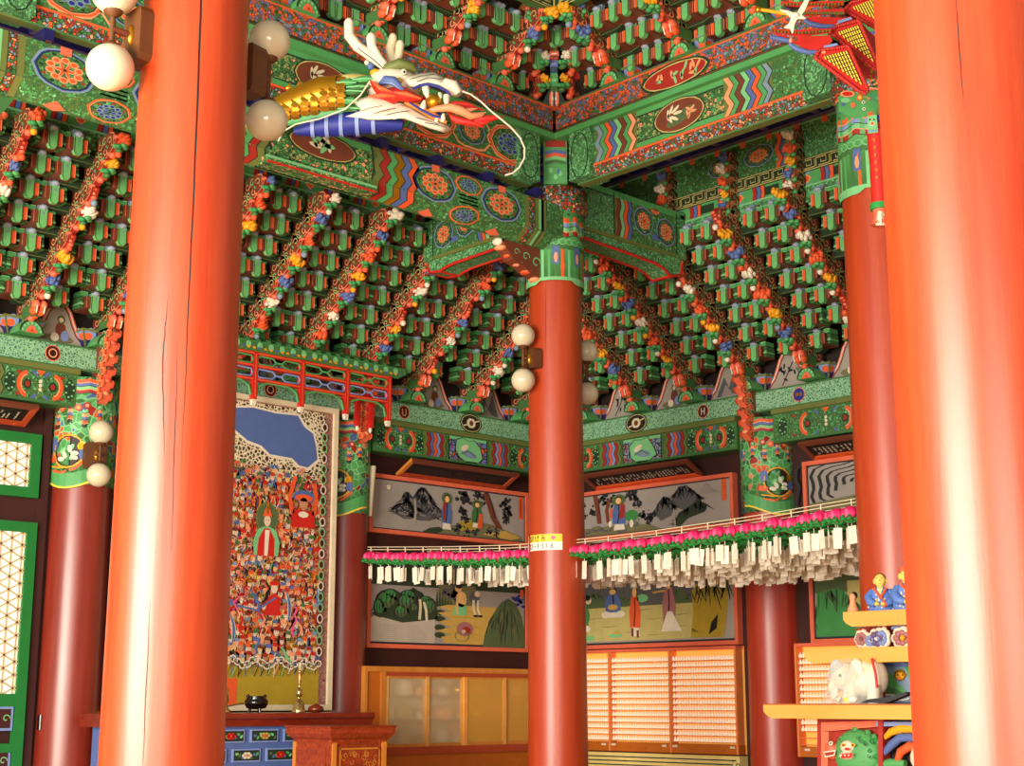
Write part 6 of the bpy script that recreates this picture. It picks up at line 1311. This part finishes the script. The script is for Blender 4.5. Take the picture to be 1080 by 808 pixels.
# ============================================================ red canopy corner with crane and pendant
KD = 8.6
def fk(q): return lambda a, b, l: at_depth(780 + a/6.73, b/6.73, KD - q - l*EPS)
t = Thing('hanging_canopy', 'bright red multi tiered canopy corner with gold lattice soffits at upper right', 'canopy', tuple(at_depth(880,60,KD)))
tiers = [((535,408),(565,358),(770,328),(912,640),(900,665),(850,648), .30), ((640,225),(680,190),(845,145),(992,480),(975,498),(940,480), .15), ((742,70),(790,20),(960,-30),(1075,190),(1060,215),(975,205), 0)]
for k, T_ in enumerate(tiers):
    P, q = list(T_[:6]), T_[6]; mb = MB(); f = fk(q); mb.prism(P, f, -60, 0, 'red')
    n = 20
    for a, b in zip(P, P[1:] + P[:1]):
        L_ = math.hypot(b[0]-a[0], b[1]-a[1]); m_ = max(1, int(L_/16))
        for i in range(m_): x, y = a[0]+(b[0]-a[0])*(i+.5)/m_, a[1]+(b[1]-a[1])*(i+.5)/m_; mb.ball(tuple(f(x, y, 6)), (.013,.013,.013), 'red' if i % 2 else 'blood', 6)
    t.part('soffit', mb, None, 'red soffit')
    # rafters: short gold sticks in slanting rows
    a, b, c = V(P[1]), V(P[2]), V(P[3]); mb = MB(); cx = (P[0][0]+P[2][0]+P[3][0])/3; cy = (P[0][1]+P[2][1]+P[3][1])/3
    A_, B_, C_ = [(cx+(p[0]-cx)*.78, cy+(p[1]-cy)*.78) for p in (((P[0][0]+P[1][0])/2, (P[0][1]+P[1][1])/2), P[2], P[3])]
    mb.poly(f, [A_, B_, C_], 'maroon', 2)
    for i in range(9):
        for j in range(9):
            s, w_ = (i+.5)/9, (j+.5)/9
            if w_ > s: continue
            x = B_[0] + (A_[0]-B_[0])*(1-1) + 0; 
            # rows from edge A-B down to C
            p = (A_[0]+(B_[0]-A_[0])*s + (C_[0]-B_[0])*w_, A_[1]+(B_[1]-A_[1])*s + (C_[1]-B_[1])*w_)
            dx, dy = 6, 11
            mb.prism([(p[0]-dx-4,p[1]-dy+2),(p[0]-dx+5,p[1]-dy-2),(p[0]+dx+5,p[1]+dy-2),(p[0]+dx-4,p[1]+dy+2)], f, 3, 12, 'yelL', 'gold')
    t.part('gold_rafters', mb, None, 'rows of gold rafter ends')
for k, (ed, q) in enumerate((([(215,225),(420,262),(650,235),(655,200),(400,215),(225,200)], .2), ([(455,115),(560,110),(745,95),(740,60),(560,70),(470,80)], .1), ([(300,40),(420,50),(740,40),(740,5),(420,15),(290,10)], .05))):
    mb = MB(); f = fk(q); mb.prism(ed, f, -80, 0, 'red'); x0, x1 = ed[0][0], ed[2][0]
    for i in range(18):
        x = x0+10 + (x1-x0-20)*i/17; ya = 215 - (x-215)*.0 if k == 0 else (88 if k == 1 else 25)
        ya += {0: 18*math.sin((x-x0)/(x1-x0)*PI), 1: 5, 2: 6}[k]
        mb.prism([(x-6,ya-9),(x+6,ya-9),(x+8,ya+4),(x,ya+10),(x-8,ya+4)], f, 0, 14, 'gold' if i % 2 else 'grnM')
    t.part('bracket_row', mb, None, 'row of little gold and green brackets')
for k, (sl, tr_, q) in enumerate((([(365,300),(400,262),(640,250),(660,290),(590,362),(480,355)], [(355,312),(400,345),(480,372),(590,368)], .28), ([(455,135),(520,115),(690,125),(780,125),(700,185),(560,165)], [(455,140),(500,170),(580,188),(690,186)], .12), ([(220,230),(330,250),(380,285),(300,272)], [(215,262),(290,278),(360,292)], .2))):
    mb = MB(); f = fk(q); mb.prism(sl, f, -60, 0, 'red'); t.part('eave_slab', mb); mb = MB().tube([f(p[0], p[1], 10) for p in tr_], [.012,.016,.016,.01][:len(tr_)], 'blu', 8); mb.ball(tuple(f(tr_[-1][0]+6, tr_[-1][1]-3, 14)), .018, 'pch', 8); t.part('eave_edge', mb, None, 'violet blue curved edge')
mb = MB(); f = fk(.29); mb.prism([(595,345),(600,325),(690,305),(700,320)], f, 0, 20, 'bluL'); mb.prism([(695,170),(700,145),(790,120),(800,135)], fk(.14), 0, 20, 'bluL'); t.part('eave_edge', mb)
mb = MB(); f = fk(.05); mb.prism([(600,180),(800,100),(1000,300),(1010,560),(900,560),(700,300)], f, -140, -60, 'blood')
for i in range(24): x, y = r.uniform(800,980), r.uniform(330,560); mb.disc(f, x, y, 12, 'gold' if i % 3 else 'grnM', -58, 8, 6, .8)
for z0 in range(2): mb.prism([(760,-200),(1000,-200),(1000,60),(800,60)], fk(-.1), -60, 0, 'blood')
t.part('inner_tier', mb)
# crane
t = Thing('wooden_crane', 'small white carved crane on a gold rod under the red canopy', 'crane', tuple(at_depth(836,15,KD-.4))); f = fk(.42)
mb = MB()
mb.prism([(285,62),(300,68),(345,75),(395,95),(400,110),(425,60),(455,10),(470,-30),(520,-40),(490,10),(465,70),(440,105),(470,128),(465,135),(410,135),(392,165),(380,235),(372,238),(358,205),(318,200),(318,192),(350,165),(365,130),(330,95),(290,78)], f, 0, 22, 'wht')
mb.ball(tuple(f(395,115,11)), (.03,.03,.022), 'wht', 10); t.part('body', mb); t.part('rod', MB().tube([f(130,65,5), f(250,85,5), f(365,103,5)], .011, 'yel', 8), None, 'golden rod'); t.part('rod_tip', MB().ball(tuple(f(132,68,5)), .02, 'gold', 8))
t.part('perch', MB().prism([(370,270),(390,255),(415,270),(410,292),(375,290)], f, -20, 10, 'brn'))
# pendant banner hanging from the canopy
def fp(a, b, l): return at_depth(870 + a/5.05, 90 + b/5.05, 8.9 - l*EPS)
t = Thing('hanging_pendant', 'long red pendant with green ring and white petal tip beside the right pillar', 'pendant', tuple(fp(280,640,0)))
mb = MB().tube([fp(270,255,0), fp(285,450,0), fp(292,640,0)], [.055,.052,.05], 'red', 14)
for i in range(6): mb.disc(fp, 262+3*i, 290+40*i, 5, 'yel', 48, 7, 6)
t.part('red_tube', mb)
mb = MB().prism([(225,165),(275,155),(283,250),(230,258)], fp, -20, 46, 'grnL'); mb.disc(fp, 252, 205, 14, 'wht', 48, 12, 8); mb.disc(fp, 252, 203, 9, 'org', 49, 9, 8); 
for a in (240,262): mb.disc(fp, a, 182, 5, 'ink', 48, 5, 6)
mb.line(fp, [(228,245),(283,238)], 8, 'bluL', 48); t.part('top_ornament', mb)
t.part('green_ring', MB().tube([fp(291,632,0), fp(293,664,0)], [.06,.06], 'leafg', 14))
mb = MB(); mb.tube([fp(293,664,0), fp(296,700,0), fp(298,745,0)], [.045,.04,.062], 'salm', 12)
for k in range(-2, 3): mb.prism([(292+4*k,668),(300+6*k,672),(304+11*k,742),(296+11*k,748),(290+10*k,740)], fp, 44-abs(k)*8, 50-abs(k)*8, 'wht')
t.part('petal_tip', mb)
mb = MB(); 
for k, (b, c) in enumerate(((130,'olive'),(165,'bluD'),(200,'blood'),(235,'red'),(270,'grnD'),(300,'wht'),(330,'red'),(345,'blu'),(375,'yel'),(410,'ink'),(470,'grnM'),(520,'org'),(560,'grnD'))): mb.tube([fp(305,b,-120), fp(306,b+32,-120)], [.035,.04], c, 8)
mb.ball(tuple(fp(306,610,-120)), .03, 'grnM', 8)
solo('bead_string', mb, 'string of coloured beads and tassels behind the red pendant', 'beads', tuple(fp(306,600,-120)))
mb = MB().tube([fp(300,490,0), fp(316,510,20), fp(326,560,10), fp(334,620,0), fp(340,648,0)], [.012,.02,.02,.012,.004], 'wht', 8); mb.tube([fp(318,520,0), fp(336,500,0)], [.014,.004], 'wht', 6); solo('white_charm', mb, 'small white carved charm hanging beside the red pendant', 'charm', tuple(fp(316,510,0)))
# painted square corner pieces above the right pillar head
f = fp
mb = MB(); mb.prism([(70,60),(130,25),(200,50),(225,110),(228,165),(160,180),(75,140)], f, -300, -220, 'grn')
mb.disc(f, 120, 45, 38, 'pch', -218, 18, 12); mb.disc(f, 120, 45, 28, 'red', -216, 12, 12); mb.disc(f, 185, 65, 18, 'org', -216, None, 10); mb.disc(f, 185, 65, 10, 'yelL', -214, None, 8); mb.disc(f, 110, 80, 26, 'grnL', -216, 14, 10); mb.disc(f, 95, 100, 10, 'blu', -214); mb.disc(f, 150,105,14,'salm',-214); mb.disc(f, 205,90,10,'wht',-212,8); mb.disc(f, 208,125,10,'wht',-212,8); mb.disc(f,205,90,5,'ink',-210,4); mb.disc(f,208,125,5,'ink',-210,4)
solo('carved_corner', mb, 'green carved corner boss with orange flowers above the right pillar head', 'ornament', tuple(fp(150,150,-260)))
# ============================================================ offering altar at right
SX = -1.2
def sh(u, v, x=SX): return on_x(u, v, x)
t = Thing('offering_altar', 'stepped offering altar with honey wooden shelves and carved panels at lower right', 'altar', (SX+.4, -4.5, 0))
S = [(805,743,758.5,-1.2), (848,684,699,-1.1), (889,646,661,-1.0)]; SZ = []
for k, (ul, vt, vb, x) in enumerate(S):
    p, q = sh(900, vt, x), sh(900, vb, x); yl = sh(ul, vt, x).y; SZ.append((x, yl, p.z, q.z)); h = p.z - q.z
    mb = MB(); P = [(yl,p.z),(yl-3,p.z),(yl-3,q.z),(yl-.06,q.z),(yl-.02,q.z+h*.25),(yl,q.z+h*.5)]
    mb.prism(P, lambda a, b, l: V((l, a, b)), x, x+.62, 'shelf'); mb.prism([(yl-.002,p.z+.004),(yl-3,p.z+.004),(yl-3,p.z-.004),(yl-.002,p.z-.004)], lambda a, b, l: V((l,a,b)), x-.004, x+.6, 'woodD' if k == 0 else 'shelf')
    t.part('shelf', mb, None, 'honey coloured shelf board')
def fx(x): return lambda a, b, l: V((x - l*EPS, on_x(a, b, x).y, on_x(a, b, x).z))
def panel(name, P, x, th, mat, deco=None, lab=None):
    mb = MB(); f = fx(x); mb.prism(P, lambda a, b, l: V((x + l, on_x(a, b, x).y, on_x(a, b, x).z)), 0, th, mat)
    if deco: deco(mb, f)
    return t.part(name, mb, None, lab)
def lion(mb, f):
    mb.disc(f, 895, 795, 0, 'grn', 0) if False else None
panel('side_panel', [(862,758),(935,758),(935,830),(862,830)], -.95, .05, 'blood')
mb = MB(); f = fx(-.97)
mb.prism([(866,762),(930,760),(930,766),(866,772)], lambda a, b, l: V((-1.0+l, on_x(a,b,-1.0).y, on_x(a,b,-1.0).z)), 0, .05, 'salm'); mb.prism([(866,772),(874,772),(872,830),(866,830)], lambda a, b, l: V((-1.0+l, on_x(a,b,-1.0).y, on_x(a,b,-1.0).z)), 0, .05, 'salm'); t.part('panel_frame', mb)
mb = MB(); c = on_x(901, 796, -1.02); Y = lambda u: on_x(u, 790, -1.02).y; Z = lambda v: on_x(900, v, -1.02).z
mb.ball((-.98, c.y, c.z), (.07, .165, .15), 'grn', 20)
rr_ = random.Random(4)
for i in range(34):
    g = rr_.uniform(0, 2*PI); d = rr_.uniform(.45, 1); u, v = 903+25*d*math.cos(g), 792+24*d*math.sin(g)
    if abs(u-897) < 9 and 783 < v < 808: continue
    x = -1.04 + .05*d; mb.ball((x, Y(u), Z(v)), (.022,.024,.022), 'grn' if i % 3 else 'leafg', 8); g2 = fx(x-.022); curl(mb, g2, u, v, 2.2, 'grnD', 2, .5)
t.part('carved_lion', mb, None, 'green curly maned lion relief')
mb = MB(); f = fx(-1.06)
mb.ball((-1.04, Y(896), Z(788)), (.03,.05,.04), 'wht', 10); mb.ball((-1.05, Y(896), Z(797)), (.035,.055,.025), 'wht', 10)
for u in (891,901): mb.disc(f, u, 786, 2.6, 'yel', 12, 1.8, 8); mb.disc(f, u, 786, 1.2, 'ink', 14, 1.1, 6)
mb.disc(f, 896, 790, 3, 'red', 22, 1.6, 8); mb.poly(f, [(889,795),(903,794),(901,799),(891,800)], 'red', 28)
for u in (891,895,899): mb.disc(f, u, 796.5, .9, 'wht', 32, 1.2, 5)
t.part('lion_face', mb)
mb = MB(); mb.ball((-1.0, Y(876), Z(792)), (.04,.05,.055), 'salm', 12); f = fx(-1.045); mb.poly(f, [(869,793),(882,791),(881,797),(871,799)], 'wht', 6); mb.poly(f, [(870,794),(881,792.5),(880,796),(872,797.5)], 'blood', 8); mb.disc(f, 877, 784, 2.2, 'wht', 6, None, 8); mb.disc(f, 877, 784, 1, 'ink', 8, None, 6); t.part('carved_cub', mb, None, 'small pink lion cub relief')
t.part('corner_post', MB().prism([(926,758),(931,758),(931,830),(926,830)], lambda a, b, l: V((-1.03+l, on_x(a,b,-1.03).y, on_x(a,b,-1.03).z)), 0, .08, 'blood'))
panel('side_panel', [(930,758),(985,758),(985,830),(930,830)], -.93, .05, 'dkfl')
panel('blue_rail', [(924,761.5),(985,761.5),(985,766),(924,766)], -1.02, .06, 'bluL')
def rib(P, R_, c, x=-1.0): t.part('carved_ribbon', MB().tube([V((x, on_x(u,v,x).y, on_x(u,v,x).z)) for u, v in P], [q*.0058 for q in R_], c, 10))
rib([(931,780),(940,772),(952,768),(975,769)], [2,4,5,4], 'yel'); rib([(932,795),(940,786),(950,778),(962,778),(978,784)], [3,4.5,4.5,4.5,4], 'blu'); rib([(946,804),(950,793),(960,787),(975,792)], [3,4.5,5,4], 'org'); rib([(925,808),(940,805),(955,806)], [4,5,4], 'grn')
mb = MB().ball((-1.03, on_x(973,800,-1.03).y, on_x(973,800,-1.03).z), (.04,.08,.08), 'wht', 14, 0); mb.ball((-1.06, on_x(974,800,-1.06).y, on_x(973,800,-1.06).z), (.03,.055,.055), 'grnL', 12); t.part('carved_lotus', mb)
panel('side_panel', [(926,700),(985,700),(985,744),(926,744)], -.8, .04, 'bluL')
panel('blue_rail', [(922,699.5),(985,699),(985,702.5),(922,703)], -.86, .05, 'blu')
def tiger(mb, f):
    mb.poly(f, [(934,711),(940,710),(948,722),(958,731),(934,731)], 'grn', 5); mb.poly(f, [(955,703),(975,703),(975,730),(962,722)], 'leafg', 5); mb.disc(f, 950, 712, 6.5, 'gold', 8, 6, 12, 0, 7, .12); mb.disc(f, 950, 713, 4.5, 'yel', 9, 4, 10)
    for u in (948,953): mb.disc(f, u, 712, .9, 'ink', 10, None, 6)
    mb.disc(f, 951, 715.5, 1.6, 'org', 10, .8, 6); mb.poly(f, [(938,724),(950,729),(962,736),(940,738),(934,730)], 'grnM', 6)
    for u, v in ((938,735),(952,736),(966,734)): mb.disc(f, u, v, 9, 'white', 7, 3, 10); mb.disc(f, u, v, 6.5, 'bluL', 8, 1.8, 10)
panel('painted_panel', [(933,703),(985,703),(985,741),(933,741)], -.83, .03, 'gryb', tiger, 'blue panel with yellow tiger face')
t.part('corner_post', MB().prism([(922,700),(932,700),(932,741),(922,741)], lambda a, b, l: V((-.86+l, on_x(a,b,-.86).y, on_x(a,b,-.86).z)), 0, .08, 'blood'))
panel('side_panel', [(908,661),(985,661),(985,684),(908,684)], -.8, .04, 'blood')
panel('blue_rail', [(940,660),(985,659),(985,663),(940,664)], -.86, .05, 'bluL')
mb = MB()
def lot(u, v, rx, ry, c, x=-.9):
    p = on_x(u, v, x)
    for k in range(7): g = 2*PI*k/7; mb.ball((x, p.y+.006*rx*math.cos(g), p.z+.006*ry*math.sin(g)), (.02,.0045*rx,.0045*ry), 'wht', 8); mb.ball((x-.012, p.y+.0045*rx*math.cos(g), p.z+.0045*ry*math.sin(g)), (.018,.003*rx,.003*ry), c, 8)
lot(910,674,6,6,'mauve'); lot(926,674,7,7,'purple'); lot(932,673,5,7,'bluL'); lot(919,676,5,5,'bluL'); t.part('carved_lotus', mb, None, 'white and violet carved petals')
mb = MB(); lot(952,673,8,7,'mauve', -.92); p = on_x(952,673,-.96); mb.ball(tuple(p), .018, 'yel', 8); p = on_x(964,678,-.9)
for k in range(5): mb.ball((p.x, p.y+.02*math.cos(k*1.3)-.01, p.z+.02*math.sin(k*1.3)), .02, 'grn', 8)
t.part('carved_lotus', mb, None, 'white and pink carved flower with yellow heart')
t.part('body', MB().box((-.78, SZ[0][1]-.42, 0), (-.3, SZ[0][1]-3, SZ[2][3]), 'blood'))
# figurines
def monk(u, v, h, label, hat, turn, lean=0):
    x = SZ[2][0] + .2; p = on_x(u, v, x); z0 = SZ[2][2]; p = V((x, p.y, z0 + .004)); s = h/.25
    t = Thing('seated_figurine', label, 'figurine', tuple(p)); face = math.radians(226.5) + turn; Mz = Matrix.Rotation(face + PI/2, 3, 'Z')   # local -Y looks along face
    L = lambda a, b, c: Mz @ V((a*s, b*s, c*s)) + p
    mb = MB(); prof = [(.02,0),(.078,.004),(.084,.03),(.078,.06),(.066,.09),(.064,.12),(.05,.148),(.022,.16)]
    vs = []; n = 24
    for r_, z in prof:
        for k in range(n): g = 2*PI*k/n; vs.append(L(r_*math.cos(g), r_*.72*math.sin(g), z))
    mb.add(vs, [(i*n+k, i*n+(k+1) % n, (i+1)*n+(k+1) % n, (i+1)*n+k) for i in range(len(prof)-1) for k in range(n)], 'robeb', True)
    for sx in (-1, 1): mb.tube([L(sx*.052,0,.135), L(sx*.078,-.02,.095), L(sx*.06,-.055,.06), L(sx*.03,-.065,.05)], [.02*s,.026*s,.026*s,.022*s], 'robeb', 12)
    for i in range(16): g = random.Random(i+int(u)).uniform(-2.8,-.3); zz = .02+.11*((i*7) % 16)/16; rr2 = .083 if zz < .06 else .07; c_ = L(rr2*math.cos(g), rr2*.74*math.sin(g), zz); mb.ball(tuple(c_), .007*s, 'wht', 6)
    t.part('robe', mb, None, 'blue robe with white blossoms')
    mb = MB(); mb.tube([L(-.04,-.035,.15), L(-.01,-.052,.11), L(.012,-.06,.08)], .008*s, 'org', 8); mb.tube([L(.04,-.035,.15), L(.016,-.052,.11), L(.0,-.062,.085)], .008*s, 'org', 8); mb.tube([L(.03,-.066,.052), L(.022,-.07,.05)], [.025*s,.024*s], 'org', 10); t.part('collar', mb, None, 'orange collar and cuff')
    mb = MB(); mb.tube([L(0,-.005,.14), L(0,-.008,.175)], .022*s, 'skinY', 10); mb.ball(tuple(L(0,-.008,.2)), (.036*s,.036*s,.043*s), 'skinY', 18); mb.ball(tuple(L(0,-.014,.186)), (.031*s,.031*s,.03*s), 'skinY', 14)
    mb.tube([L(0,-.04,.205), L(0,-.05,.193)], [.005*s,.007*s], 'skinY', 8)
    for sx in (-1,1): mb.ball(tuple(L(sx*.036,0,.196)), (.008*s,.01*s,.018*s), 'skinY', 8); mb.ball(tuple(L(sx*.02,-.07,.05)), (.018*s,.018*s,.014*s), 'skinY', 10)
    mb.poly(lambda a, b, l: L(a, -.047, b), [(-.02,.148),(.02,.148),(0,.11)], 'skinY', 0)
    for sx in (-1,1):
        mb.tube([L(0,-.005,.15), L(sx*.03,-.02,.1), L(sx*.02,-.065,.052)], .009*s, 'skinY', 8)
        for q in range(4): mb.tube([L(sx*.02+(q-1.5)*.006,-.08,.05), L(sx*.012+(q-1.5)*.005,-.088,.042)], [.004*s,.003*s], 'skinY', 6)
    t.part('body', mb, None, 'yellow face and hands')
    mb = MB()
    for sx in (-1,1): mb.ball(tuple(L(sx*.013,-.041,.207)), (.0045*s,.0045*s,.002*s), 'ink', 6); mb.tube([L(sx*.006,-.043,.217), L(sx*.02,-.038,.217)], .0015*s, 'brn', 5)
    mb.tube([L(-.008,-.043,.18), L(.008,-.043,.18)], .002*s, 'red', 6); t.part('face', mb)
    mb = MB()
    if hat: mb.tube([L(0,0,.222), L(0,.0,.245), L(0,.0,.252)], [.044*s,.04*s,.01*s], 'salm', 16)
    else:
        mb.ball(tuple(L(0,.006,.212)), (.037*s,.037*s,.036*s), 'blk', 16)
    t.part('hat' if hat else 'hair', mb)
monk(930, 646, .245, 'seated blue robed figurine with black hair on the top offering shelf', False, -.35)
monk(958, 646, .27, 'blue robed figurine with reddish hat on the top shelf beside the right pillar', True, -.1)
p = on_x(900, 646, SZ[2][0]+.15); p.z = SZ[2][2]+.003; t = Thing('small_figurine', 'small pale figurine with dark hair at the left end of the top offering shelf', 'figurine', tuple(p))
t.part('body', MB().lathe([(.02,0),(.035,.005),(.034,.03),(.02,.06),(.018,.09)], 'pch', p, 14).ball((p.x,p.y,p.z+.1), (.022,.022,.027), 'pch', 12)); t.part('hair', MB().ball((p.x+.012,p.y-.004,p.z+.112), (.022,.024,.024), 'blk', 10))
# elephant wrapped in clear film on the lowest shelf
x = SZ[0][0] + .16; zf = SZ[0][2] + .004; E0 = on_x(903, 743, x); E0.z = zf; k = .0061
t = Thing('elephant_statue', 'white elephant statue wrapped in clear film on the lowest offering shelf', 'statue', tuple(E0))
def el(u, v, q=0): w_ = on_x(u, 743, x + q); return V((x+q, w_.y, zf + (743-v)*k))
mb = MB(); mb.ball(tuple(el(912,720)), (.1,.13,.105), 'pgw', 20); mb.ball(tuple(el(893,716)), (.085,.085,.1), 'pgw', 18)
mb.tube([el(884,716,-.03), el(879,727,-.05), el(880,737,-.05), el(887,740,-.05)], [.04,.03,.022,.018], 'pgw', 12)
for u, q in ((899,-.06),(922,-.06),(902,.06),(924,.06)): mb.tube([el(u,725,q), el(u,735,q), el(u,743,q)], [.042,.038,.042], 'pgw', 12)
o = t.part('body', mb)
for sx, u in ((-1,884),): 
    mb = MB(); mb.ball(tuple(el(884,712,-.06)), (.02,.055,.075), 'silv2', 16); t.part('ear', mb); mb = MB().ball(tuple(el(905,711,-.08)), (.02,.05,.07), 'pgw', 16); t.part('ear', mb)
for u in (883,893): t.part('tusk', MB().tube([el(u,728,-.06), el(u-1,735,-.08), el(u-4,738,-.09)], [.012,.01,.003], 'white', 8))
t.part('eye', MB().ball(tuple(el(887,716,-.09)), .009, 'ink', 8))
t.part('rider_cloth', MB().ball(tuple(el(914,708)), (.095,.09,.05), 'cream', 16)); t.part('red_strap', MB().tube([el(922,700,-.09), el(925,715,-.1), el(926,728,-.09)], .008, 'red', 8))
t.part('girth', MB().ball(tuple(el(928,718)), (.07,.05,.1), 'wht', 14))
mb = MB(); rr_ = random.Random(6); n = 22; vs = []
prof = [(1.15,0),(1.1,.06),(.95,.13),(1.0,.19),(.75,.25),(.4,.3),(.25,.33)]
for i, (q, z) in enumerate(prof):
    for j in range(n): g = 2*PI*j/n; w_ = 1 + rr_.uniform(-.12,.12); c_ = el(900,743); vs.append(c_ + V((.14*q*w_*math.cos(g), .16*q*w_*math.sin(g), z*.9)))
mb.add(vs, [(i*n+j, i*n+(j+1) % n, (i+1)*n+(j+1) % n, (i+1)*n+j) for i in range(len(prof)-1) for j in range(n)], 'film'); t.part('clear_film', mb, None, 'crumpled clear film')
mb = MB()
for q in range(3): mb.ball(tuple(el(893+6*q,739,-.12)), (.025,.025,.02), 'white' if q != 1 else 'yelL', 8)
solo('small_offering', MB().ball(tuple(el(900,739,-.13)), (.03,.03,.022), 'white', 10), 'tiny white offering ball in front of the elephant', 'offering', tuple(el(900,742,-.13)))
solo('small_cup', MB().lathe([(.02,0),(.028,.03),(.026,.035)], 'yelL', tuple(el(894,743,-.13)), 12), 'tiny yellow cup in front of the elephant', 'cup', tuple(el(894,743,-.13)))
mb = MB().prism([(-.16,0),(.02,.0),(.16,.045),(.15,.06),(.02,.03),(-.1,.02)], lambda a, b, l: el(935,742,-.1) + V((l, -a, b)), -.03, .03, 'ink'); solo('dark_tool', mb, 'dark grey tool lying on the lowest shelf right of the elephant', 'tool', tuple(el(935,742,-.1)))
# ============================================================ light, world, camera
def area(name, loc, tgt, size, energy, col, sy=None):
    l = bpy.data.lights.new(name, 'AREA'); l.energy = energy; l.color = col; l.shape = 'RECTANGLE'; l.size = size; l.size_y = sy or size
    o = bpy.data.objects.new(name, l); COL.objects.link(o); o.location = loc; o.rotation_euler = (V(tgt) - V(loc)).to_track_quat('-Z', 'Y').to_euler()
area('daylight_west', (-13,-4.5,2.4), (0,-1.5,.6), 6, 2500, (1,.91,.77), 3.2)
area('daylight_behind', (-13,-13.5,2.4), (0,0,.8), 5, 900, (1,.91,.78), 3)
w = bpy.data.worlds.new('World'); bpy.context.scene.world = w; w.use_nodes = True; bg = w.node_tree.nodes['Background']; bg.inputs['Color'].default_value = (1,.91,.78,1); bg.inputs['Strength'].default_value = .55
cam = bpy.data.cameras.new('camera'); cam.lens = 36*FPX/1080; cam.sensor_width = 36; cam.clip_start = .05; cam.clip_end = 100
co = bpy.data.objects.new('camera', cam); COL.objects.link(co); co.location = CAM; co.rotation_euler = (math.radians(90) + PIT, 0, AZ - math.radians(90)); bpy.context.scene.camera = co
vs_ = bpy.context.scene.view_settings; vs_.view_transform = 'Standard'; vs_.look = 'None'; vs_.exposure = -0.22; vs_.gamma = 1; vs_.use_curve_mapping = False
